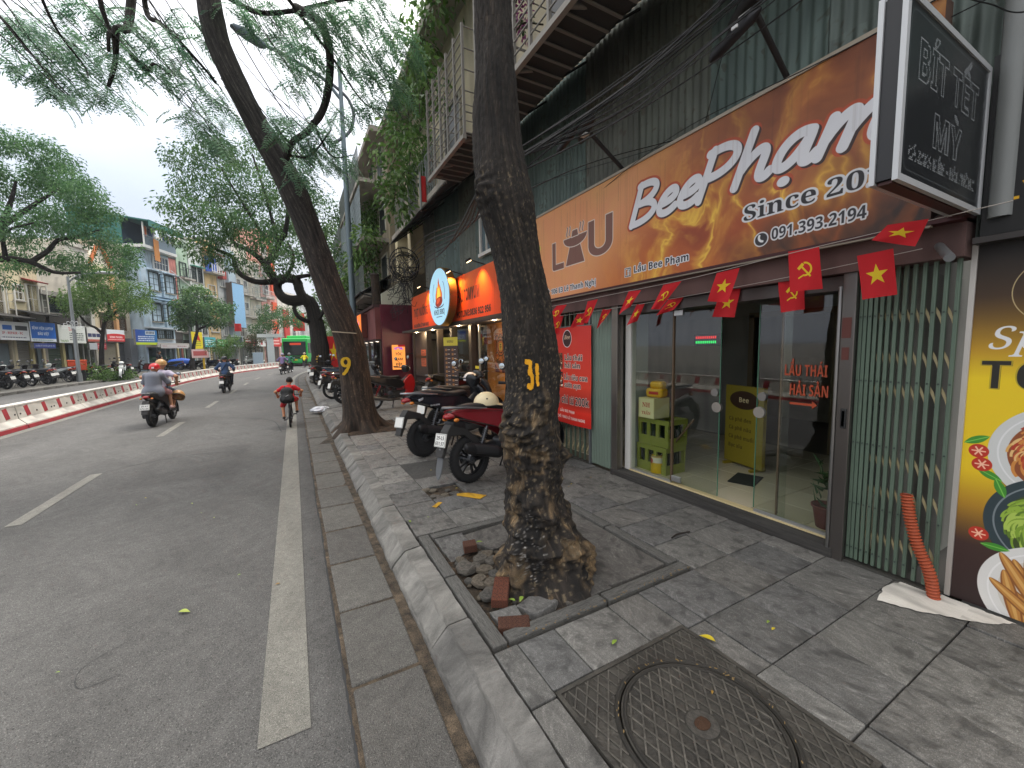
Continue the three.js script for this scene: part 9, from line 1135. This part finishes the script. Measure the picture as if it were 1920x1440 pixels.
// ---------------------------------------------------------------- tree pit, rubble, litter, far flags
{
const pit = thing('tree_pit', 'square tree pit with stone border, bare soil and broken slabs round the big trunk', 'tree pit', [0, -0.004, 0]);
const soil = new THREE.PlaneGeometry(1.44, 1.34, 110, 100); soil.rotateX(-PI / 2); const p = soil.attributes.position; for (let i = 0; i < p.count; i++) { const x = p.getX(i) + 1.487, z = p.getZ(i) - 2.335; p.setXYZ(i, x, 0.098 + 0.035 * fbm(x * 4, z * 4, 1, 4) + 0.014 * n3(x * 22, z * 22, 2) + 0.05 * Math.exp(-((x - 1.36) ** 2 + (z + 2.13) ** 2) / 0.08), z); } soil.computeVertexNormals();
const u = soil.attributes.uv; for (let i = 0; i < p.count; i++) u.setXY(i, p.getX(i), p.getZ(i)); mesh('soil', soil, GM(C(0.33, 0.275, 0.22), dirtTex, 1.6, stoneBump, 0.012), pit);
const bm = GM(C(0.37, 0.365, 0.35), stoneTex, 1.1, stoneBump, 0.005), slab = [C(0.31, 0.295, 0.28), C(0.37, 0.365, 0.36), C(0.28, 0.27, 0.26)].map(c => GM(c, stoneTex, 1.1, stoneBump, 0.008));
const st = (x0, x1, z0, z1, ry = 0) => { const m = mesh('border_stone', rbox(x1 - x0 - 0.006, 0.1, z1 - z0 - 0.006, 0.006), bm, pit); m.position.set((x0 + x1) / 2, 0.094, (z0 + z1) / 2); m.rotation.y = ry; };
st(0.765, 0.85, -2.36, -1.66, 0.01); st(0.765, 0.85, -3.01, -2.37, -0.01); st(0.86, 1.5, -1.745, -1.66); st(1.51, 2.21, -1.745, -1.66, 0.008); st(2.125, 2.21, -2.4, -1.76); st(2.125, 2.21, -3.01, -2.41); st(0.86, 1.6, -3.01, -2.93, 0.01); st(1.61, 2.12, -3.01, -2.93);
const broken = (pts, y, k, rx = 0, rz = 0, th = 0.05) => { let cx = 0, cz = 0; pts.forEach(q => { cx += q[0] / pts.length; cz += q[1] / pts.length; }); const fine = []; pts.forEach((a, i) => { const b = pts[(i + 1) % pts.length]; for (let q = 0; q < 4; q++) fine.push([lerp(a[0], b[0], q / 4) - cx + 0.012 * n3(a[0] * 9 + q, b[1] * 9, 3), -(lerp(a[1], b[1], q / 4) - cz) + 0.012 * n3(b[0] * 9, q + a[1] * 9, 5)]); }); const g = extr(fine, th, 0.005); g.rotateX(-PI / 2); const m = mesh('broken_slab', g, slab[k % 3], pit); m.position.set(cx, y, cz); m.rotation.set(rx, 0, rz); };
broken([[1.62, -1.78], [2.1, -1.78], [2.1, -2.9], [1.72, -2.9], [1.72, -2.4], [1.66, -2.05]], 0.112, 0); broken([[1.30, -1.77], [1.62, -1.77], [1.63, -1.96], [1.42, -1.96]], 0.108, 2, 0.03); broken([[1.05, -2.9], [1.7, -2.9], [1.68, -2.52], [1.2, -2.56]], 0.115, 0, -0.04, 0.05); broken([[0.88, -2.92], [1.08, -2.9], [1.10, -2.68], [0.90, -2.60]], 0.10, 1, 0.12, 0.06); broken([[0.88, -1.93], [1.02, -1.90], [1.02, -1.77], [0.90, -1.78]], 0.11, 1, 0.02, 0.1); broken([[1.04, -1.9], [1.2, -1.95], [1.25, -1.80], [1.08, -1.77]], 0.118, 1, -0.1, 0.03);
const r = rng(77), sm = [C(0.42, 0.39, 0.35), C(0.34, 0.33, 0.31), C(0.50, 0.43, 0.34)].map(c => GM(c, concTex, 3, stoneBump, 0.01));
const rock = (s) => { const g = new THREE.IcosahedronGeometry(1, 2), q = g.attributes.position; for (let i = 0; i < q.count; i++) { const v = V(q.getX(i), q.getY(i), q.getZ(i)), d = 1 + 0.35 * n3(v.x * 1.3 + s * 7, v.y * 1.3, v.z * 1.3); v.multiplyScalar(d); v.x = clamp(v.x, -0.8, 0.85); v.y = clamp(v.y, -0.7, 0.6); q.setXYZ(i, v.x, v.y, v.z); } g.computeVertexNormals(); return g; }, rocks = [0, 1, 2, 3].map(rock);
const stone = (x, y, z, s, label, group) => { const m = mesh('rubble_stone', rocks[r() * 4 | 0], sm[r() * 3 | 0]); m.position.set(x, y, z); m.scale.set(s * (0.8 + r() * 0.5), s * (0.5 + r() * 0.3), s * (0.8 + r() * 0.5)); m.rotation.y = r() * 6; tag(m, label, 'stone', group); };
[[0.93, 0.125, -2.42, 0.07, 'rounded grey stone near the kerb side of the tree pit'], [0.94, 0.12, -2.22, 0.04, 'small pale stone in the left of the tree pit'], [1.0, 0.13, -2.18, 0.05, 'yellowish lump of stone left of the big red brick'], [0.93, 0.12, -2.08, 0.045, 'mottled stone against the pit border'], [1.33, 0.12, -1.82, 0.05, 'dark stone in front of the big trunk'], [1.12, 0.12, -2.55, 0.035, 'small stone behind the half brick']].forEach(a => stone(...a));
for (let i = 0; i < 16; i++) stone(0.89 + r() * 0.26, 0.115, -2.62 + r() * 0.82, 0.03 + r() * 0.03, 'middling stone among the rubble on the kerb side of the tree pit', 'stones in the tree pit');
for (let i = 0; i < 60; i++) stone(0.88 + r() * 0.34, 0.108, -2.6 + r() * 0.8, 0.010 + r() * 0.016, 'small chip of rubble lying on the soil of the tree pit', 'rubble chips in the tree pit');
for (let i = 0; i < 12; i++) stone(1.13 + r() * 0.32, 0.125, -4.02 + r() * 0.3, 0.014 + r() * 0.03, 'pale broken chunk in the dug-out paving gap behind the big trunk', 'broken chunks in the paving gap');
const bk = GM(C(0.80, 0.30, 0.20), dirtTex, 3, stoneBump, 0.006), bm2 = GM(C(0.60, 0.29, 0.22), dirtTex, 3, stoneBump, 0.006);
const brick = (label, x, y, z, ry, rz, l, m) => { const t = thing('brick', label, 'brick', [x, y, z], ry); t.rotation.set(0, ry, rz); mesh('brick_body', rbox(l, 0.055, 0.095, 0.006), m, t); for (const q of [-0.02, 0.02]) mesh('core_hole', new THREE.CylinderGeometry(0.011, 0.011, 0.004, 10).rotateZ(PI / 2).translate(l / 2 + 0.0005, 0, q), M(0x23120e, 0.9), t); };
brick('whole red brick lying before the big trunk on the kerb side', 0.995, 0.16, -2.02, 1.0, 0.12, 0.2, bk); brick('half red brick at the back of the tree pit', 1.05, 0.155, -2.63, -0.25, 0.05, 0.095, bm2); brick('dull broken brick by the near pit border', 0.95, 0.115, -1.78, -0.45, 0.02, 0.17, bm2);
// dark burnt patch and litter on the soil
const lf = (() => { const P = []; for (let i = 0; i <= 8; i++) { const t = i / 8, w = 0.0105 * Math.sin(PI * Math.pow(t, 0.8)); P.push([t * 0.05 - 0.025, w]); } for (let i = 7; i > 0; i--) P.push([P[i][0], -P[i][1]]); const g = new THREE.ShapeGeometry(new THREE.Shape(P.map(q => new THREE.Vector2(...q)))); g.rotateX(-PI / 2); const q = g.attributes.position; for (let i = 0; i < q.count; i++) q.setY(i, 0.9 * Math.abs(q.getZ(i)) + 3 * q.getX(i) ** 2); g.computeVertexNormals(); return g; })();
const lm = [M(0xb9a524, 0.6), M(0x768f34, 0.6), M(0x93a048, 0.6), M(0x8a6a2a, 0.7)];
const leaf = (x, y, z, s, k, label, group) => { const m = mesh('fallen_leaf', lf, lm[k]); m.position.set(x, y, z); m.scale.setScalar(s); m.rotation.y = r() * 6.28; tag(m, label, 'leaf', group); return m; };
leaf(1.71, 0.148, -1.18, 1.5, 0, 'bright yellow leaf lying by the corner of the manhole frame').rotation.y = 2.0; leaf(1.30, 0.148, -1.39, 0.9, 1, 'green leaf on the paving between the pit and the manhole').rotation.y = 0.3; leaf(2.09, 0.148, -1.10, 0.6, 1, 'small curled green leaf on the paving right of the manhole'); leaf(-0.69, 0.006, -3.04, 1.5, 2, 'long pale green leaf alone on the near road').rotation.y = -0.5; leaf(1.07, 0.15, -1.91, 1.1, 1, 'green leaf beside the big red brick'); leaf(1.02, 0.15, -1.93, 0.9, 1, 'second green leaf close to the big red brick'); leaf(1.14, 0.15, -2.66, 1.0, 1, 'green leaf leaning on the trunk root near the half brick'); leaf(0.78, 0.149, -3.3, 0.9, 1, 'dark green leaf on the pale tile left of the trunk');
for (let i = 0; i < 34; i++) { const on = i % 3, x = on ? 0.9 + r() * 2.2 : -1.8 + r() * 2.3, z = -0.8 - r() * 5.5; if (on && x > 0.75 && x < 2.25 && z > -3.05 && z < -1.6) continue; leaf(x, on ? 0.147 : 0.008, z, 0.28 + r() * 0.4, r() * 4 | 0, on ? 'tiny dry leaf scattered on the right pavement' : 'tiny dry leaf scattered on the road', on ? 'tiny leaves scattered on the pavement' : 'tiny leaves scattered on the road'); }
const crumbs = []; for (let i = 0; i < 110; i++) { const a = r() * 6.28, q = i % 2 ? [1.297 + Math.cos(a) * 0.312 + (r() - 0.5) * 0.02, -0.905 + Math.sin(a) * 0.312] : [0.9 + r() * 1.3, -1.66 + (r() - 0.5) * 0.03]; crumbs.push(box(0.004 + r() * 0.008, 0.003, 0.003, 0, 0, 0, a).translate(q[0], 0.146, q[1])); }
const cm = mesh('leaf_litter', crumbs, M(0x86704a, 0.9)); tag(cm, 'thin yellow leaf litter caught in the manhole ring and pit edge', 'litter'); cm.userData.kind = 'stuff';
for (const [pts, y, label] of [[[[2.42, -1.98], [2.5, -2.0], [2.62, -1.98]], 0.15, 'short dark twig on the paving before the shop step'], [[[0.55, -11.4], [0.75, -11.0], [1.05, -11.2], [1.3, -10.8]], 0.16, 'bent dry branch lying at the kerb by the white bag']]) tag(mesh('twig', tube(pts.map(q => [q[0], y, q[1]]), 0.006, 14, 5), M(0x2c2620, 0.9)), label, 'twig');
{ const g = new THREE.IcosahedronGeometry(1, 5), q = g.attributes.position; for (let i = 0; i < q.count; i++) { const x = q.getX(i), y = q.getY(i), z = q.getZ(i), d = 1 + 0.35 * n3(x * 3, y * 3, z * 3) + 0.16 * n3(x * 8, y * 8, z * 8); q.setXYZ(i, x * 0.22 * d, Math.max(-0.03, y * 0.09 * d), z * 0.17 * d); } g.computeVertexNormals(); const m = mesh('plastic_bag', g, M(0xc9ccd2, 0.45)); m.position.set(0.52, 0.10, -11.3); tag(m, 'crumpled white plastic bag on the kerb ahead of the leaning tree', 'bag'); }
tag(mesh('nailed_stick', rod([0.60, 1.93, -7.52], [0.99, 1.90, -7.50], 0.012, 0.009, 6), M(0xa89a84, 0.8)), 'short pale stick nailed across the leaning trunk above its painted number', 'stick');
// stone ring round the twisted tree, soil mounds of both far pits
const ring = thing('stone_planter', 'low ring of rough mortared stones round the foot of the twisted tree', 'planter', [1.2, 0.14, -20.5]); for (let l = 0; l < 3; l++) for (let i = 0; i < 14; i++) { const a = (i + l * 0.5) / 14 * 2 * PI, m = mesh('stone', rocks[i % 4], sm[(i + l) % 3], ring); m.position.set(Math.cos(a) * 0.52, 0.09 + l * 0.17, Math.sin(a) * 0.52); m.scale.set(0.13, 0.10, 0.13); m.rotation.y = a; }
for (const [x, z, w, d, label] of [[1.25, -7.92, 0.98, 1.2, 'bare brown soil patch round the foot of the leaning tree']]) { const g = new THREE.PlaneGeometry(w, d, 40, 40); g.rotateX(-PI / 2); const q = g.attributes.position; for (let i = 0; i < q.count; i++) { const e = Math.max(Math.abs(q.getX(i)) / w, Math.abs(q.getZ(i)) / d) * 2; q.setXYZ(i, q.getX(i) + x, 0.135 + 0.04 * (1 - e * e) + 0.02 * n3(q.getX(i) * 8, q.getZ(i) * 8, 1), q.getZ(i) + z); } g.computeVertexNormals(); tag(mesh('soil_patch', g, GM(C(0.30, 0.23, 0.18), dirtTex, 2, stoneBump, 0.015)), label, 'soil').userData.kind = 'structure'; delete scene.children.at(-1).userData.category; }
const flag = (name, label, x, y, z, w, h, ry, star) => { const t = thing(name, label, 'flag', [x, y, z], ry), g = new THREE.PlaneGeometry(w, h, 8, 6), q = g.attributes.position; for (let i = 0; i < q.count; i++) q.setZ(i, 0.12 * w * Math.sin(q.getX(i) / w * 6 + q.getY(i))); g.computeVertexNormals(); mesh('flag_cloth', g, new THREE.MeshStandardMaterial({ side: THREE.DoubleSide, roughness: 0.8, ...(star ? { map: canvas(96, 64, c => { c.fillStyle = '#c9201c'; c.fillRect(0, 0, 96, 64); c.fillStyle = '#e8c81e'; c.beginPath(); for (let i = 0; i < 10; i++) { const a = -PI / 2 + i * PI / 5, rr = i % 2 ? 8 : 20; c.lineTo(48 + Math.cos(a) * rr, 32 + Math.sin(a) * rr); } c.fill(); }) } : { color: 0xb81c1c }) }), t); mesh('flag_pole', rod([-w / 2, -h * 0.9, 0], [-w / 2, h * 0.6, 0], 0.02), M(0x8a8a86, 0.6), t); };
flag('red_flag', 'furled red flag on a balcony left of the near trunk', 2.5, 4.82, -8.2, 0.14, 0.5, 0.3); flag('red_flag', 'small red flag slanting from the flats beside the lamp pole', 2.5, 6.75, -17.5, 0.9, 0.3, 0.2);
flag('national_flag', 'large red flag with a yellow star hanging behind the twisted trunk', 1.95, 1.55, -24, 1.0, 1.7, 0.2, true); flag('national_flag', 'red flag with a yellow star flying far off over the road end', 0.9, 5.6, -62, 1.4, 2.4, 0, true); flag('red_flag', 'small red flag on the far grey townhouse', -5.6, 4.6, -57.5, 0.7, 0.9, 0.3);
}
renderer.render(scene, camera);
